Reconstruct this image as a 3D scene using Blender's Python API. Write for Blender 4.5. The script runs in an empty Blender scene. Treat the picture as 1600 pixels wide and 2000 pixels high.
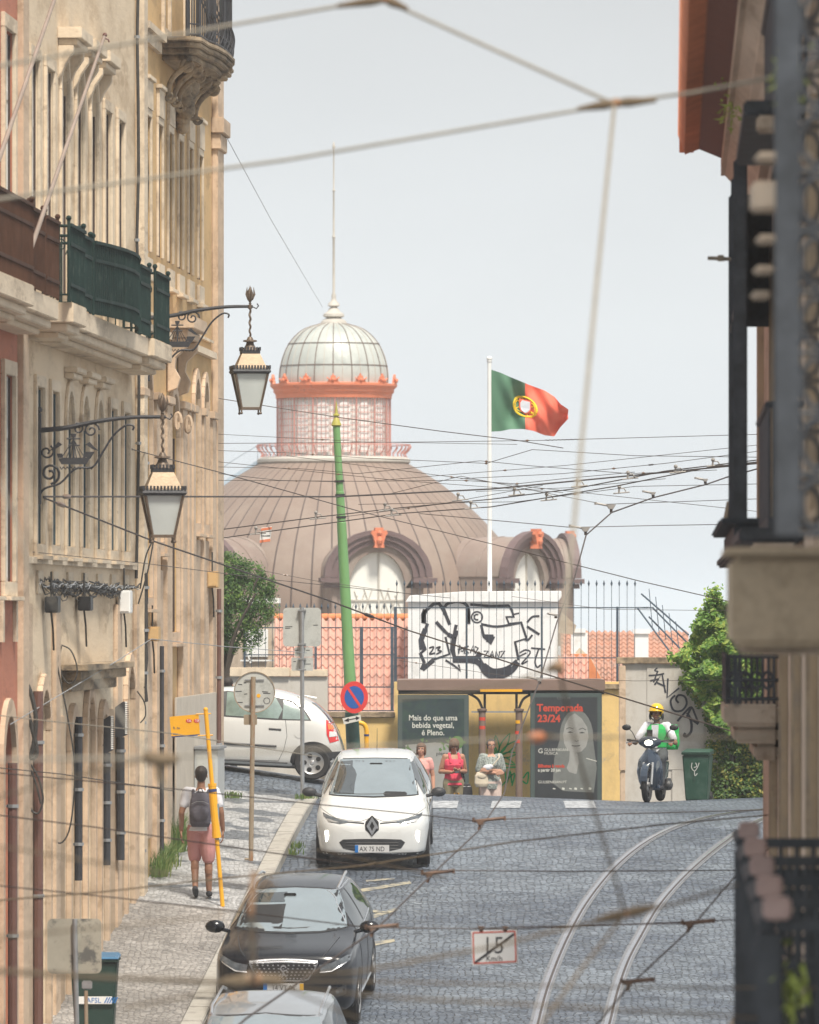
import bpy, bmesh, math, random
from mathutils import Vector, Matrix, noise
from mathutils.bvhtree import BVHTree
from mathutils.geometry import delaunay_2d_cdt
R = math.radians
rnd = random.Random(7)
sc = bpy.context.scene
col = sc.collection
F = 14000.0; CX = 800.0; HY = 1195.0          # focal length in photo pixels, centre column, eye-level row
def P(x, y, D): return Vector(((x - CX) * D / F, D, (HY - y) * D / F))
def lerp(a, b, t): return a + (b - a) * t
def interp(tab, x):
 if x <= tab[0][0]:
  (x0, y0), (x1, y1) = tab[0], tab[1]; return y0 + (y1 - y0) * (x - x0) / (x1 - x0)
 for (x0, y0), (x1, y1) in zip(tab, tab[1:]):
  if x <= x1: return y0 + (y1 - y0) * (x - x0) / (x1 - x0)
 return tab[-1][1]
def sstep(a, b, x):
 t = max(0, min(1, (x - a) / (b - a))); return t * t * (3 - 2 * t)
# ---------------------------------------------------------------- materials
def mat(name, c, rough=.7, metal=0., var=.12, scale=3., bump=.15, bscale=None, c2=None, c2s=1.5, c2lo=.5, c2hi=.65, coat=0., emit=None, estr=0., spec=.5, ior=None, stretch=None, fine=None):
 m = bpy.data.materials.new(name); m.use_nodes = True
 nt = m.node_tree; N = nt.nodes; L = nt.links; b = N['Principled BSDF']
 tc = N.new('ShaderNodeTexCoord'); src = tc.outputs['Object']
 if stretch:
  mp = N.new('ShaderNodeMapping'); mp.inputs['Scale'].default_value = stretch
  L.new(src, mp.inputs['Vector']); src = mp.outputs[0]
 b.inputs['Roughness'].default_value = rough; b.inputs['Metallic'].default_value = metal
 b.inputs['Specular IOR Level'].default_value = spec
 if ior: b.inputs['IOR'].default_value = ior
 b.inputs['Coat Weight'].default_value = coat; b.inputs['Coat Roughness'].default_value = .04
 rgba = (*c, 1)
 out = None
 if var > 0:
  n = N.new('ShaderNodeTexNoise'); n.inputs['Scale'].default_value = scale; n.inputs['Detail'].default_value = 8; n.inputs['Roughness'].default_value = .65
  L.new(src, n.inputs['Vector'])
  r = N.new('ShaderNodeMapRange'); r.inputs[1].default_value = .3; r.inputs[2].default_value = .7; r.inputs[3].default_value = 1 - var; r.inputs[4].default_value = 1 + var
  L.new(n.outputs['Fac'], r.inputs[0])
  mu = N.new('ShaderNodeVectorMath'); mu.operation = 'SCALE'; mu.inputs[0].default_value = c
  L.new(r.outputs[0], mu.inputs['Scale']); out = mu.outputs[0]
 if c2:
  n2 = N.new('ShaderNodeTexNoise'); n2.inputs['Scale'].default_value = c2s; n2.inputs['Detail'].default_value = 6; n2.inputs['Roughness'].default_value = .7
  L.new(src, n2.inputs['Vector'])
  r2 = N.new('ShaderNodeMapRange'); r2.inputs[1].default_value = c2lo; r2.inputs[2].default_value = c2hi
  L.new(n2.outputs['Fac'], r2.inputs[0])
  mx = N.new('ShaderNodeMix'); mx.data_type = 'RGBA'; L.new(r2.outputs[0], mx.inputs[0])
  if out: L.new(out, mx.inputs[6])
  else: mx.inputs[6].default_value = rgba
  mx.inputs[7].default_value = (*c2, 1); out = mx.outputs[2]
 if out: L.new(out, b.inputs['Base Color'])
 else: b.inputs['Base Color'].default_value = rgba
 if bump > 0:
  nb = N.new('ShaderNodeTexNoise'); nb.inputs['Scale'].default_value = bscale or scale * 6; nb.inputs['Detail'].default_value = 5
  L.new(src, nb.inputs['Vector'])
  bp = N.new('ShaderNodeBump'); bp.inputs['Strength'].default_value = bump; bp.inputs['Distance'].default_value = .02
  L.new(nb.outputs['Fac'], bp.inputs['Height']); L.new(bp.outputs[0], b.inputs['Normal'])
 if emit:
  b.inputs['Emission Color'].default_value = (*emit, 1); b.inputs['Emission Strength'].default_value = estr
 return m
M = {}
M['cream'] = mat('cream_plaster', (.74, .60, .43), .9, var=.12, scale=.5, c2=(.46, .33, .20), c2s=1.1, c2lo=.5, c2hi=.72, bump=.25, bscale=18, stretch=(1, .2, 1))
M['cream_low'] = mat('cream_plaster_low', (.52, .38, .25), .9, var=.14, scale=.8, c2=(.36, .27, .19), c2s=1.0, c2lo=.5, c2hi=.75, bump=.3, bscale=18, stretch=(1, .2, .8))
M['tan'] = mat('tan_plaster', (.60, .40, .19), .9, var=.12, scale=.6, c2=(.38, .24, .11), c2s=.8, c2lo=.5, c2hi=.78, bump=.25, bscale=18, stretch=(1, .2, .8))
M['pink'] = mat('pink_plaster', (.50, .19, .115), .9, var=.10, scale=.7, c2=(.40, .17, .12), c2s=.8, bump=.2, bscale=18, stretch=(1, .2, 1))
M['stone'] = mat('limestone', (.70, .585, .44), .85, var=.16, scale=2.5, c2=(.36, .28, .20), c2s=2.2, c2lo=.54, c2hi=.75, bump=.3, bscale=14, stretch=(1, .2, 1))
M['stone_dark'] = mat('weathered_limestone', (.42, .32, .21), .9, var=.2, scale=3, c2=(.09, .07, .05), c2s=2.5, c2lo=.45, c2hi=.66, bump=.5, bscale=14, stretch=(1, .2, 1))
M['stone_pink'] = mat('pinkish_limestone', (.60, .455, .325), .85, var=.16, scale=2.5, c2=(.36, .25, .16), c2s=2.2, c2lo=.54, c2hi=.75, bump=.3, bscale=14, stretch=(1, .2, 1))
M['winframe'] = mat('white_window_paint', (.70, .70, .68), .5, var=.08, scale=6, bump=.05)
M['glass'] = mat('window_glass', (.06, .075, .08), .06, var=.2, scale=1.2, bump=0, spec=.8)
M['glass_pale'] = mat('curtained_glass', (.42, .44, .44), .25, var=.2, scale=1.5, bump=0, spec=.8)
M['shutter'] = mat('pale_shutter', (.36, .28, .19), .7, var=.15, scale=2, bump=.1)
M['louvre'] = mat('dark_louvre', (.05, .075, .085), .55, var=.2, scale=5, bump=.1)
M['rail_green'] = mat('dark_green_painted_iron', (.013, .032, .029), .8, spec=.2, var=.3, scale=2.5, c2=(.05, .07, .06), c2s=5, c2lo=.55, c2hi=.75, bump=.2)
M['rail_brown'] = mat('brown_painted_iron', (.075, .036, .022), .85, spec=.2, var=.25, scale=2.5, bump=.2)
M['iron'] = mat('black_wrought_iron', (.035, .036, .042), .55, var=.3, scale=6, bump=.2)
M['iron_brown'] = mat('bronze_lantern_iron', (.15, .11, .08), .5, metal=.3, var=.3, scale=5, bump=.2)
M['lamp_roof'] = mat('bronze_lantern_roof', (.34, .25, .16), .5, metal=.2, var=.2, scale=6, bump=.15)
M['lampglass'] = mat('frosted_lantern_glass', (.60, .64, .62), .25, var=.06, scale=4, bump=.05)
M['cable'] = mat('black_cable', (.04, .038, .035), .7, var=.3, scale=5, bump=0)
M['cable_brown'] = mat('brown_cable', (.16, .11, .075), .75, var=.3, scale=5, bump=0)
M['cable_grey'] = mat('grey_conduit', (.30, .31, .32), .6, var=.2, scale=3, bump=.1)
M['wire'] = mat('bronze_contact_wire', (.075, .06, .055), .6, metal=.3, var=.2, scale=5, bump=0)
M['rope'] = mat('sheathed_span_wire', (.29, .26, .21), .8, var=.15, scale=9, bump=0)
M['rope_dark'] = mat('greased_span_wire', (.15, .115, .075), .8, var=.25, scale=9, bump=0)
M['ceramic'] = mat('brown_ceramic', (.20, .13, .09), .35, var=.2, scale=9, bump=0)
M['hanger'] = mat('grey_cast_hanger', (.33, .31, .29), .6, metal=.3, var=.2, scale=9, bump=.1)
M['pipe_brown'] = mat('brown_downpipe', (.14, .07, .055), .5, var=.2, scale=3, bump=.1)
M['steel'] = mat('galvanised_steel', (.34, .35, .36), .45, metal=.5, var=.2, scale=5, bump=.1)
M['signback'] = mat('aluminium_sign_back', (.52, .53, .50), .5, metal=.2, var=.08, scale=4, c2=(.42, .43, .40), c2s=6, bump=.05)
M['black'] = mat('black_plastic', (.02, .02, .022), .5, var=.2, scale=5, bump=.05)
M['white'] = mat('white_paint', (.8, .8, .78), .5, var=.04, scale=4, bump=.03)
M['yellow'] = mat('bus_stop_yellow', (.85, .42, .02), .4, var=.05, scale=4, bump=.02)
M['blue_ink'] = mat('dark_blue_print', (.03, .05, .16), .5, var=0, bump=0)
M['red_ink'] = mat('red_print', (.62, .06, .03), .5, var=.05, bump=0)
M['black_ink'] = mat('black_print', (.03, .03, .035), .6, var=.2, scale=3, bump=0)
M['rust'] = mat('rusty_painted_steel', (.30, .24, .17), .75, var=.25, scale=4, c2=(.30, .14, .06), c2s=6, c2lo=.5, c2hi=.62, bump=.3, stretch=(1, 1, .25))
def streaks(k, c, amt=.6, lo=.5, hi=.72):
 """rain-washed grime running down a surface, and a few patched blotches"""
 m = M[k]; nt = m.node_tree; N = nt.nodes; L = nt.links; b = N['Principled BSDF']; src = b.inputs['Base Color'].links[0].from_socket
 tc = N.new('ShaderNodeTexCoord')
 for scl, w, s_, l_, h_ in (((3, .35, 1.1), 1., 1., lo, hi), ((1, .25, 1), .7, 1.7, .59, .62)):
  mp = N.new('ShaderNodeMapping'); mp.inputs['Scale'].default_value = scl; L.new(tc.outputs['Object'], mp.inputs[0])
  n = N.new('ShaderNodeTexNoise'); n.inputs['Scale'].default_value = s_; n.inputs['Detail'].default_value = 7; n.inputs['Roughness'].default_value = .7; L.new(mp.outputs[0], n.inputs['Vector'])
  r = N.new('ShaderNodeMapRange'); r.inputs[1].default_value = l_; r.inputs[2].default_value = h_; r.inputs[4].default_value = amt * w; L.new(n.outputs['Fac'], r.inputs[0])
  x = N.new('ShaderNodeMix'); x.data_type = 'RGBA'; L.new(r.outputs[0], x.inputs[0]); L.new(src, x.inputs[6]); x.inputs[7].default_value = (*c, 1); src = x.outputs[2]
 L.new(src, b.inputs['Base Color'])
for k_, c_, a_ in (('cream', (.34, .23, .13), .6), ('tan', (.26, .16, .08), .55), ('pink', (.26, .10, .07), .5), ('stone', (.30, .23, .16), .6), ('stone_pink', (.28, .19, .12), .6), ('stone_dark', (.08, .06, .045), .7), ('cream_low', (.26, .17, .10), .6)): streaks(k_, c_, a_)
# ---------------------------------------------------------------- scene-graph helpers
def tag(o, label=None, cat=None, group=None, kind=None):
 if label: o['label'] = label
 if cat: o['category'] = cat
 if group: o['group'] = group
 if kind: o['kind'] = kind
 return o
def thing(name, label, cat, loc=(0, 0, 0), rot=None, group=None):
 o = bpy.data.objects.new(name, None); col.objects.link(o)
 o.empty_display_size = .1
 m = Matrix.Translation(Vector(loc))
 if rot is not None: m = m @ rot.to_4x4()
 o.matrix_basis = m
 return tag(o, label, cat, group)
def rootm(o):
 while o.parent: o = o.parent
 return o.matrix_basis.copy()
def link_mesh(name, me, parent=None, local=False, origin=None):
 o = bpy.data.objects.new(name, me); col.objects.link(o)
 if parent:
  if not local: me.transform(rootm(parent).inverted())
  o.parent = parent
 elif not local:
  if origin is None:
   vs = [v.co for v in me.vertices]
   origin = Vector((sum(v.x for v in vs) / len(vs), sum(v.y for v in vs) / len(vs), min(v.z for v in vs)))
  origin = Vector(origin)
  me.transform(Matrix.Translation(-origin)); o.location = origin
 return o
def kids(o): return [c for c in bpy.data.objects if c.parent == o]
def copy_tree(o, parent=None):
 c = o.copy(); col.objects.link(c); c.parent = parent
 for ch in kids(o): copy_tree(ch, c)
 return c
class MB:
 def __init__(s): s.v = []; s.f = []
 def add(s, vs, fs):
  n = len(s.v); s.v += [Vector(v) for v in vs]; s.f += [tuple(i + n for i in f) for f in fs]; return s
 def hexa(s, p):  # 8 corners: bottom ring 0-3, top ring 4-7
  return s.add(p, [(0, 3, 2, 1), (4, 5, 6, 7), (0, 1, 5, 4), (1, 2, 6, 5), (2, 3, 7, 6), (3, 0, 4, 7)])
 def box(s, c, d, rot=None):
  x, y, z = d[0] / 2, d[1] / 2, d[2] / 2
  p = [Vector(q) for q in ((-x, -y, -z), (x, -y, -z), (x, y, -z), (-x, y, -z), (-x, -y, z), (x, -y, z), (x, y, z), (-x, y, z))]
  if rot is not None: p = [rot @ q for q in p]
  return s.hexa([Vector(c) + q for q in p])
 def fr(s, fr, a0, a1, b0, b1, c0, c1):  # box in a frame function fr(a,b,c)
  return s.hexa([fr(a0, b0, c0), fr(a1, b0, c0), fr(a1, b1, c0), fr(a0, b1, c0), fr(a0, b0, c1), fr(a1, b0, c1), fr(a1, b1, c1), fr(a0, b1, c1)])
 def tube(s, pts, r, n=8, cap=True, flat=None):
  pts = [Vector(p) for p in pts]; k = len(pts)
  rs = r if isinstance(r, (list, tuple)) else [r] * k
  base = len(s.v); up = None
  for i, p in enumerate(pts):
   t = (pts[min(i + 1, k - 1)] - pts[max(i - 1, 0)])
   if t.length < 1e-9: t = Vector((0, 0, 1))
   t.normalize()
   if up is None:
    up = Vector((0, 0, 1)) if abs(t.z) < .9 else Vector((1, 0, 0))
   a = t.cross(up)
   if a.length < 1e-6: a = t.cross(Vector((0, 1, 0)))
   a.normalize(); b = a.cross(t).normalized(); up = b
   for j in range(n):
    an = 2 * math.pi * j / n
    s.v.append(p + (a * math.cos(an) + b * math.sin(an)) * rs[i])
  for i in range(k - 1):
   for j in range(n):
    s.f.append((base + i * n + j, base + i * n + (j + 1) % n, base + (i + 1) * n + (j + 1) % n, base + (i + 1) * n + j))
  if cap:
   s.f.append(tuple(base + j for j in reversed(range(n)))); s.f.append(tuple(base + (k - 1) * n + j for j in range(n)))
  return s
 def lathe(s, prof, o=(0, 0, 0), n=24, axis=None, a0=0, a1=2 * math.pi):
  o = Vector(o); full = abs(a1 - a0 - 2 * math.pi) < 1e-6; m = n if full else n + 1
  rot = axis if axis is not None else Matrix.Identity(3)
  base = len(s.v)
  for r, z in prof:
   for j in range(m):
    an = a0 + (a1 - a0) * j / n
    s.v.append(o + rot @ Vector((r * math.cos(an), r * math.sin(an), z)))
  for i in range(len(prof) - 1):
   for j in range(n):
    s.f.append((base + i * m + j, base + i * m + (j + 1) % m, base + (i + 1) * m + (j + 1) % m, base + (i + 1) * m + j))
  return s
 def sphere(s, c, r, n=10, sc_=(1, 1, 1)):
  c = Vector(c); k = max(4, n // 2)
  base = len(s.v)
  for i in range(k + 1):
   th = math.pi * i / k
   for j in range(n):
    ph = 2 * math.pi * j / n
    s.v.append(c + Vector((r * sc_[0] * math.sin(th) * math.cos(ph), r * sc_[1] * math.sin(th) * math.sin(ph), r * sc_[2] * math.cos(th))))
  for i in range(k):
   for j in range(n):
    s.f.append((base + i * n + j, base + (i + 1) * n + j, base + (i + 1) * n + (j + 1) % n, base + i * n + (j + 1) % n))
  return s
 def prism(s, poly, fr, c0, c1):  # 2D poly (a,b) extruded along c in frame fr(a,b,c)
  n = len(poly)
  vs = [fr(a, b, c0) for a, b in poly] + [fr(a, b, c1) for a, b in poly]
  fs = [tuple(range(n))[::-1], tuple(range(n, 2 * n))] + [(i, (i + 1) % n, n + (i + 1) % n, n + i) for i in range(n)]
  return s.add(vs, fs)
 def strip(s, pts2, w, fr, c0, c1):  # stroke of width w along 2D points
  n = len(pts2); ws = w if isinstance(w, (list, tuple)) else [w] * n
  L_, R_ = [], []
  for i, (a, b) in enumerate(pts2):
   p0 = pts2[max(i - 1, 0)]; p1 = pts2[min(i + 1, n - 1)]
   dx, dy = p1[0] - p0[0], p1[1] - p0[1]; l = math.hypot(dx, dy) or 1
   nx, ny = -dy / l * ws[i] / 2, dx / l * ws[i] / 2
   L_.append((a + nx, b + ny)); R_.append((a - nx, b - ny))
  for i in range(n - 1):
   q = [L_[i], R_[i], R_[i + 1], L_[i + 1]]
   s.prism(q, fr, c0, c1)
  return s
 def grid(s, fn, nu, nv):
  base = len(s.v)
  for i in range(nu + 1):
   for j in range(nv + 1): s.v.append(Vector(fn(i / nu, j / nv)))
  for i in range(nu):
   for j in range(nv):
    a = base + i * (nv + 1) + j; s.f.append((a, a + nv + 1, a + nv + 2, a + 1))
  return s
 def mesh(s, name, m, smooth=False, bevel=0):
  me = bpy.data.meshes.new(name); me.from_pydata([tuple(v) for v in s.v], [], s.f); me.materials.append(M[m] if isinstance(m, str) else m)
  bm = bmesh.new(); bm.from_mesh(me)
  bmesh.ops.recalc_face_normals(bm, faces=bm.faces)
  if bevel > 0:
   try: bmesh.ops.bevel(bm, geom=[e for e in bm.edges if len(e.link_faces) == 2 and e.calc_face_angle(0) > .6], offset=bevel, segments=2, affect='EDGES')
   except Exception: pass
  if smooth:
   for f in bm.faces: f.smooth = True
   for e in bm.edges:
    if len(e.link_faces) == 2 and e.calc_face_angle(0) > (smooth if smooth is not True else .7): e.smooth = False
  bm.to_mesh(me); bm.free(); return me
 def B(s, name, m, parent=None, local=False, smooth=False, bevel=0, origin=None):
  return link_mesh(name, s.mesh(name, m, smooth, bevel), parent, local, origin)
def BS(mb, name, m, parent=None, **k):
 """every connected piece of the builder becomes an object of its own"""
 par = list(range(len(mb.v)))
 def f(i):
  while par[i] != i: par[i] = par[par[i]]; i = par[i]
  return i
 for fc in mb.f:
  a = f(fc[0])
  for q in fc[1:]: par[f(q)] = a
 groups = {}
 for fc in mb.f: groups.setdefault(f(fc[0]), []).append(fc)
 out = []
 for fs in groups.values():
  ids = sorted({i for fc in fs for i in fc}); mp = {i: n for n, i in enumerate(ids)}
  q = MB(); q.v = [mb.v[i] for i in ids]; q.f = [tuple(mp[i] for i in fc) for fc in fs]
  out.append(q.B(name, m, parent, **k))
 return out
def text_mesh(txt, size, fr, mat_, name, parent, off=.0, ext=.002, align='LEFT', local=False, bold=0, sx=1., shear=0, font=None):
 """letters in the (a,b) plane of a frame, standing 'off' proud of it"""
 cu = bpy.data.curves.new(name, 'FONT'); cu.body = txt; cu.size = size; cu.align_x = align; cu.offset = bold; cu.extrude = ext; cu.resolution_u = 3; cu.shear = shear
 o = bpy.data.objects.new('tmp', cu); col.objects.link(o)
 dg = bpy.context.evaluated_depsgraph_get()
 me = bpy.data.meshes.new_from_object(o.evaluated_get(dg)); bpy.data.objects.remove(o)
 me.name = name
 for v in me.vertices: v.co = fr(v.co.x * sx, v.co.y, off + v.co.z)
 me.materials.clear(); me.materials.append(M[mat_] if isinstance(mat_, str) else mat_)
 return link_mesh(name, me, parent, local)
# ---------------------------------------------------------------- terrain
PROF = [(15, -12.05), (60, -7.88), (89, -5.2), (100, -4.19), (105, -3.72), (108, -3.46), (111, -3.22), (114, -3.07), (117, -3.0), (119, -2.99), (121, -3.05), (124, -3.42), (128, -4.02), (134, -4.65), (145, -5.2), (160, -6.2), (400, -30)]
def prof(D):
 return sum(interp(PROF, D + d) for d in (-1.2, -.6, 0, .6, 1.2)) / 5
def gz(X, D):
 z = prof(D); f = sstep(111, 118, D)
 if X < 0: z += .15 * min(-X, 6) * f
 else: z -= (.04 * X if X < 4 else .16 - .04 * min(X - 4, 6)) * f
 return z
def kerbX(D): return -1.95 + .043 * (D - 103)
def wallX(D): return (1556 - 128380 / D - 800) * D / F
def pz(X, D):   # pavement surface
 k = kerbX(D); f = 1 - sstep(108, 115, D)
 return gz(X, D) + .14 * (1 - sstep(111.5, 114.5, D)) + .095 * max(0, min(k - X, 2.6)) * f
def Gp(x, y, fn=gz, lo=55, hi=119):   # where a pixel's ray meets the ground
 best = hi
 for i in range(1, 1200):
  D = lo + (hi - lo) * i / 1200; p = P(x, y, D)
  if p.z <= fn(p.x, D): best = D; break
 p = P(x, y, best); p.z = fn(p.x, best); return p
# ================================================================ setting: road, pavement, kerb, markings, rails, water, sky
def cobble(name, c, c2, size, rough, gap, bumpd, rot=0., wave=None, wear=None):
 m = bpy.data.materials.new(name); m.use_nodes = True; nt = m.node_tree; N = nt.nodes; L = nt.links; b = N['Principled BSDF']
 tc = N.new('ShaderNodeTexCoord'); mp = N.new('ShaderNodeMapping'); mp.inputs['Rotation'].default_value = (0, 0, rot)
 L.new(tc.outputs['Object'], mp.inputs[0])
 n0 = N.new('ShaderNodeTexNoise'); n0.inputs['Scale'].default_value = 1.3; n0.inputs['Detail'].default_value = 3; L.new(mp.outputs[0], n0.inputs['Vector'])
 mxv = N.new('ShaderNodeMix'); mxv.data_type = 'RGBA'; mxv.blend_type = 'LINEAR_LIGHT'; mxv.inputs[0].default_value = .10; L.new(mp.outputs[0], mxv.inputs[6]); L.new(n0.outputs['Color'], mxv.inputs[7])
 vo = N.new('ShaderNodeTexVoronoi'); vo.feature = 'DISTANCE_TO_EDGE'; vo.inputs['Scale'].default_value = 1 / size; vo.inputs['Randomness'].default_value = .55; L.new(mxv.outputs[2], vo.inputs['Vector'])
 vc = N.new('ShaderNodeTexVoronoi'); vc.inputs['Scale'].default_value = 1 / size; vc.inputs['Randomness'].default_value = .55; L.new(mxv.outputs[2], vc.inputs['Vector'])
 sep = N.new('ShaderNodeSeparateColor'); L.new(vc.outputs['Color'], sep.inputs[0])
 mr = N.new('ShaderNodeMapRange'); mr.inputs[3].default_value = .72; mr.inputs[4].default_value = 1.28; L.new(sep.outputs[0], mr.inputs[0])
 nl = N.new('ShaderNodeTexNoise'); nl.inputs['Scale'].default_value = .38; nl.inputs['Detail'].default_value = 6; nl.inputs['Roughness'].default_value = .7; L.new(tc.outputs['Object'], nl.inputs['Vector'])
 ml = N.new('ShaderNodeMapRange'); ml.inputs[1].default_value = .42; ml.inputs[2].default_value = .58; L.new(nl.outputs['Fac'], ml.inputs[0])
 mix = N.new('ShaderNodeMix'); mix.data_type = 'RGBA'; mix.inputs[6].default_value = (*c, 1); mix.inputs[7].default_value = (*c2, 1); L.new(ml.outputs[0], mix.inputs[0])
 base = mix.outputs[2]
 if wave:
  w = N.new('ShaderNodeTexNoise'); w.inputs['Scale'].default_value = wave[1]; w.inputs['Detail'].default_value = 2; L.new(tc.outputs['Object'], w.inputs['Vector'])
  mw = N.new('ShaderNodeMapRange'); mw.inputs[1].default_value = .52; mw.inputs[2].default_value = .56; L.new(w.outputs['Fac'], mw.inputs[0])
  mm = N.new('ShaderNodeMix'); mm.data_type = 'RGBA'; L.new(mw.outputs[0], mm.inputs[0]); L.new(base, mm.inputs[6]); mm.inputs[7].default_value = (*wave[0], 1); base = mm.outputs[2]
 sc1 = N.new('ShaderNodeVectorMath'); sc1.operation = 'SCALE'; L.new(base, sc1.inputs[0]); L.new(mr.outputs[0], sc1.inputs['Scale'])
 ge = N.new('ShaderNodeMapRange'); ge.inputs[1].default_value = 0; ge.inputs[2].default_value = .14; ge.inputs[3].default_value = gap; ge.inputs[4].default_value = 1; L.new(vo.outputs['Distance'], ge.inputs[0])
 sc2 = N.new('ShaderNodeVectorMath'); sc2.operation = 'SCALE'; L.new(sc1.outputs[0], sc2.inputs[0]); L.new(ge.outputs[0], sc2.inputs['Scale'])
 L.new(sc2.outputs[0], b.inputs['Base Color'])
 rr = N.new('ShaderNodeMapRange'); rr.inputs[3].default_value = rough - .12; rr.inputs[4].default_value = rough + .15; L.new(sep.outputs[1], rr.inputs[0]); L.new(rr.outputs[0], b.inputs['Roughness'])
 hs = N.new('ShaderNodeMath'); hs.operation = 'MULTIPLY_ADD'; L.new(sep.outputs[2], hs.inputs[0]); hs.inputs[1].default_value = .35; L.new(ge.outputs[0], hs.inputs[2])
 bp = N.new('ShaderNodeBump'); bp.inputs['Strength'].default_value = 1; bp.inputs['Distance'].default_value = bumpd; L.new(hs.outputs[0], bp.inputs['Height']); L.new(bp.outputs[0], b.inputs['Normal'])
 return m
M['road'] = cobble('granite_setts', (.085, .105, .14), (.165, .195, .235), .095, .42, .35, .02)
M['pave'] = cobble('limestone_calcada', (.36, .34, .32), (.25, .235, .22), .075, .5, .5, .012)
M['pave2'] = cobble('limestone_calcada_patterned', (.44, .44, .44), (.36, .36, .36), .07, .45, .5, .012, wave=((.13, .14, .155), .9))
M['track'] = cobble('track_setts', (.10, .11, .13), (.15, .16, .175), .15, .42, .2, .03, rot=.2)
def sheet(name, xs, ds, fn, m, off=0, kind='structure'):
 mb = MB()
 nx, nd = len(xs), len(ds)
 for d in ds:
  for t in xs:
   X = t(d) if callable(t) else t
   mb.v.append(Vector((X, d, fn(X, d) + off)))
 for i in range(nd - 1):
  for j in range(nx - 1):
   a = i * nx + j; mb.f.append((a, a + 1, a + 1 + nx, a + nx))
 o = mb.B(name, m, smooth=3.0, origin=(0, 0, 0)); o['kind'] = kind; return o
ds = [15 + 5 * i for i in range(14)] + [85 + i for i in range(61)]
sheet('road', [lambda d, k=k: lerp(-14, 14, k / 28) for k in range(29)], ds, lambda X, D: gz(X, D) - (.0 if X > kerbX(D) - .3 or D > 114.5 else .0), 'road')
# pavement between the left facades and the kerb, standing on the road sheet
def kb(t): return lambda d: lerp(kerbX(d) - .26, wallX(d) - .5, t)
dp = [60 + 2 * i for i in range(13)] + [86 + i for i in range(14)]
o = sheet('pavement', [kb(k / 6) for k in range(7)], dp, pz, 'pave', .0)
dp2 = [99 + .5 * i for i in range(32)]
o = sheet('pavement_upper', [kb(k / 6) for k in range(7)], dp2, pz, 'pave2', .0)
mb = MB()
dk = [60 + 1.2 * i for i in range(46)]
dk = [d for d in dk if d < 114.4] + [114.4]
for a, b_ in zip(dk, dk[1:]):
 b2 = b_ - .02
 q = []
 for zo in (0, 1):
  for (d, side) in ((a, 0), (a, 1), (b2, 1), (b2, 0)):
   X = kerbX(d) - (.27 if side == 0 else 0)
   q.append(Vector((X, d, pz(kerbX(d), d) + .012 if zo else gz(X, d) - .1)))
 mb.hexa(q)
M['kerb'] = mat('kerb_granite', (.42, .40, .36), .8, var=.2, scale=3, c2=(.27, .25, .23), c2s=3, bump=.3)
tag(mb.B('kerb', 'kerb', bevel=.012), kind='structure')
# zebra stripes near the crest and worn parking marks
M['marking'] = mat('worn_white_road_paint', (.50, .52, .54), .6, var=.1, scale=5, c2=(.18, .19, .21), c2s=9, c2lo=.44, c2hi=.58, bump=.2)
M['marking_y'] = mat('worn_yellow_road_paint', (.42, .38, .27), .6, var=.1, scale=5, c2=(.16, .165, .17), c2s=7, c2lo=.42, c2hi=.56, bump=.2)
mb = MB()
def groundquad(mb, pts, off=.006, n=6):
 a, b_, c, d = [Gp(*p) for p in pts]
 def fn(u, v):
  p = a.lerp(b_, u).lerp(d.lerp(c, u), v); return Vector((p.x, p.y, gz(p.x, p.y) + off))
 mb.grid(fn, n, n)
for x0, x1, x2, x3 in ((842, 896, 893, 838), (962, 1020, 1016, 958), (1100, 1160, 1165, 1105)):
 groundquad(mb, ((x2 if 0 else x3, 1579), (x2, 1579), (x1, 1565), (x0, 1565)))
tag(mb.B('zebra_crossing', 'marking'), kind='structure')
mb = MB()
for q in (((700, 1738), (800, 1722), (804, 1727), (700, 1745)), ((715, 1720), (770, 1716), (772, 1719), (715, 1724)), ((722, 1790), (772, 1775), (778, 1779), (724, 1797)), ((722, 1778), (760, 1782), (762, 1786), (722, 1783)), ((725, 1842), (770, 1835), (772, 1841), (725, 1850))):
 groundquad(mb, q)
tag(mb.B('parking_marking', 'marking_y'), kind='structure')
# tram track: curved strip of coarser setts with two grooved rails
RL = [(1030, 2060), (1046, 2000), (1062, 1940), (1084, 1880), (1106, 1830), (1134, 1778), (1166, 1732), (1204, 1690), (1250, 1652), (1300, 1624), (1360, 1602), (1430, 1588), (1500, 1580)]
RR = [(1168, 2060), (1186, 2000), (1201, 1940), (1222, 1880), (1248, 1830), (1277, 1780), (1310, 1738), (1350, 1698), (1392, 1662), (1430, 1634), (1466, 1612), (1500, 1597), (1570, 1584)]
def cr(pts, n=8):
 out = []
 for i in range(len(pts) - 1):
  p0, p1, p2, p3 = pts[max(i - 1, 0)], pts[i], pts[i + 1], pts[min(i + 2, len(pts) - 1)]
  for k in range(n):
   t = k / n
   out.append(tuple(.5 * ((2 * b) + (-a + c) * t + (2 * a - 5 * b + 4 * c - d) * t * t + (-a + 3 * b - 3 * c + d) * t ** 3) for a, b, c, d in zip(p0, p1, p2, p3)))
 out.append(tuple(pts[-1])); return out
M['rail'] = mat('worn_tram_rail', (.50, .50, .53), .22, metal=.85, var=.15, scale=6, bump=0)
M['rail_groove'] = mat('rail_groove_dirt', (.07, .06, .06), .7, var=.2, scale=6, bump=0)
M['rail_bed'] = mat('concrete_rail_bed', (.20, .21, .23), .6, var=.3, scale=5, c2=(.10, .10, .11), c2s=5, bump=.2)
def ground_path(px):
 return [(p.x, p.y) for p in (Gp(x, y) for x, y in px)]
GL, GR = cr(ground_path(RL), 5), cr(ground_path(RR), 5)
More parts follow.
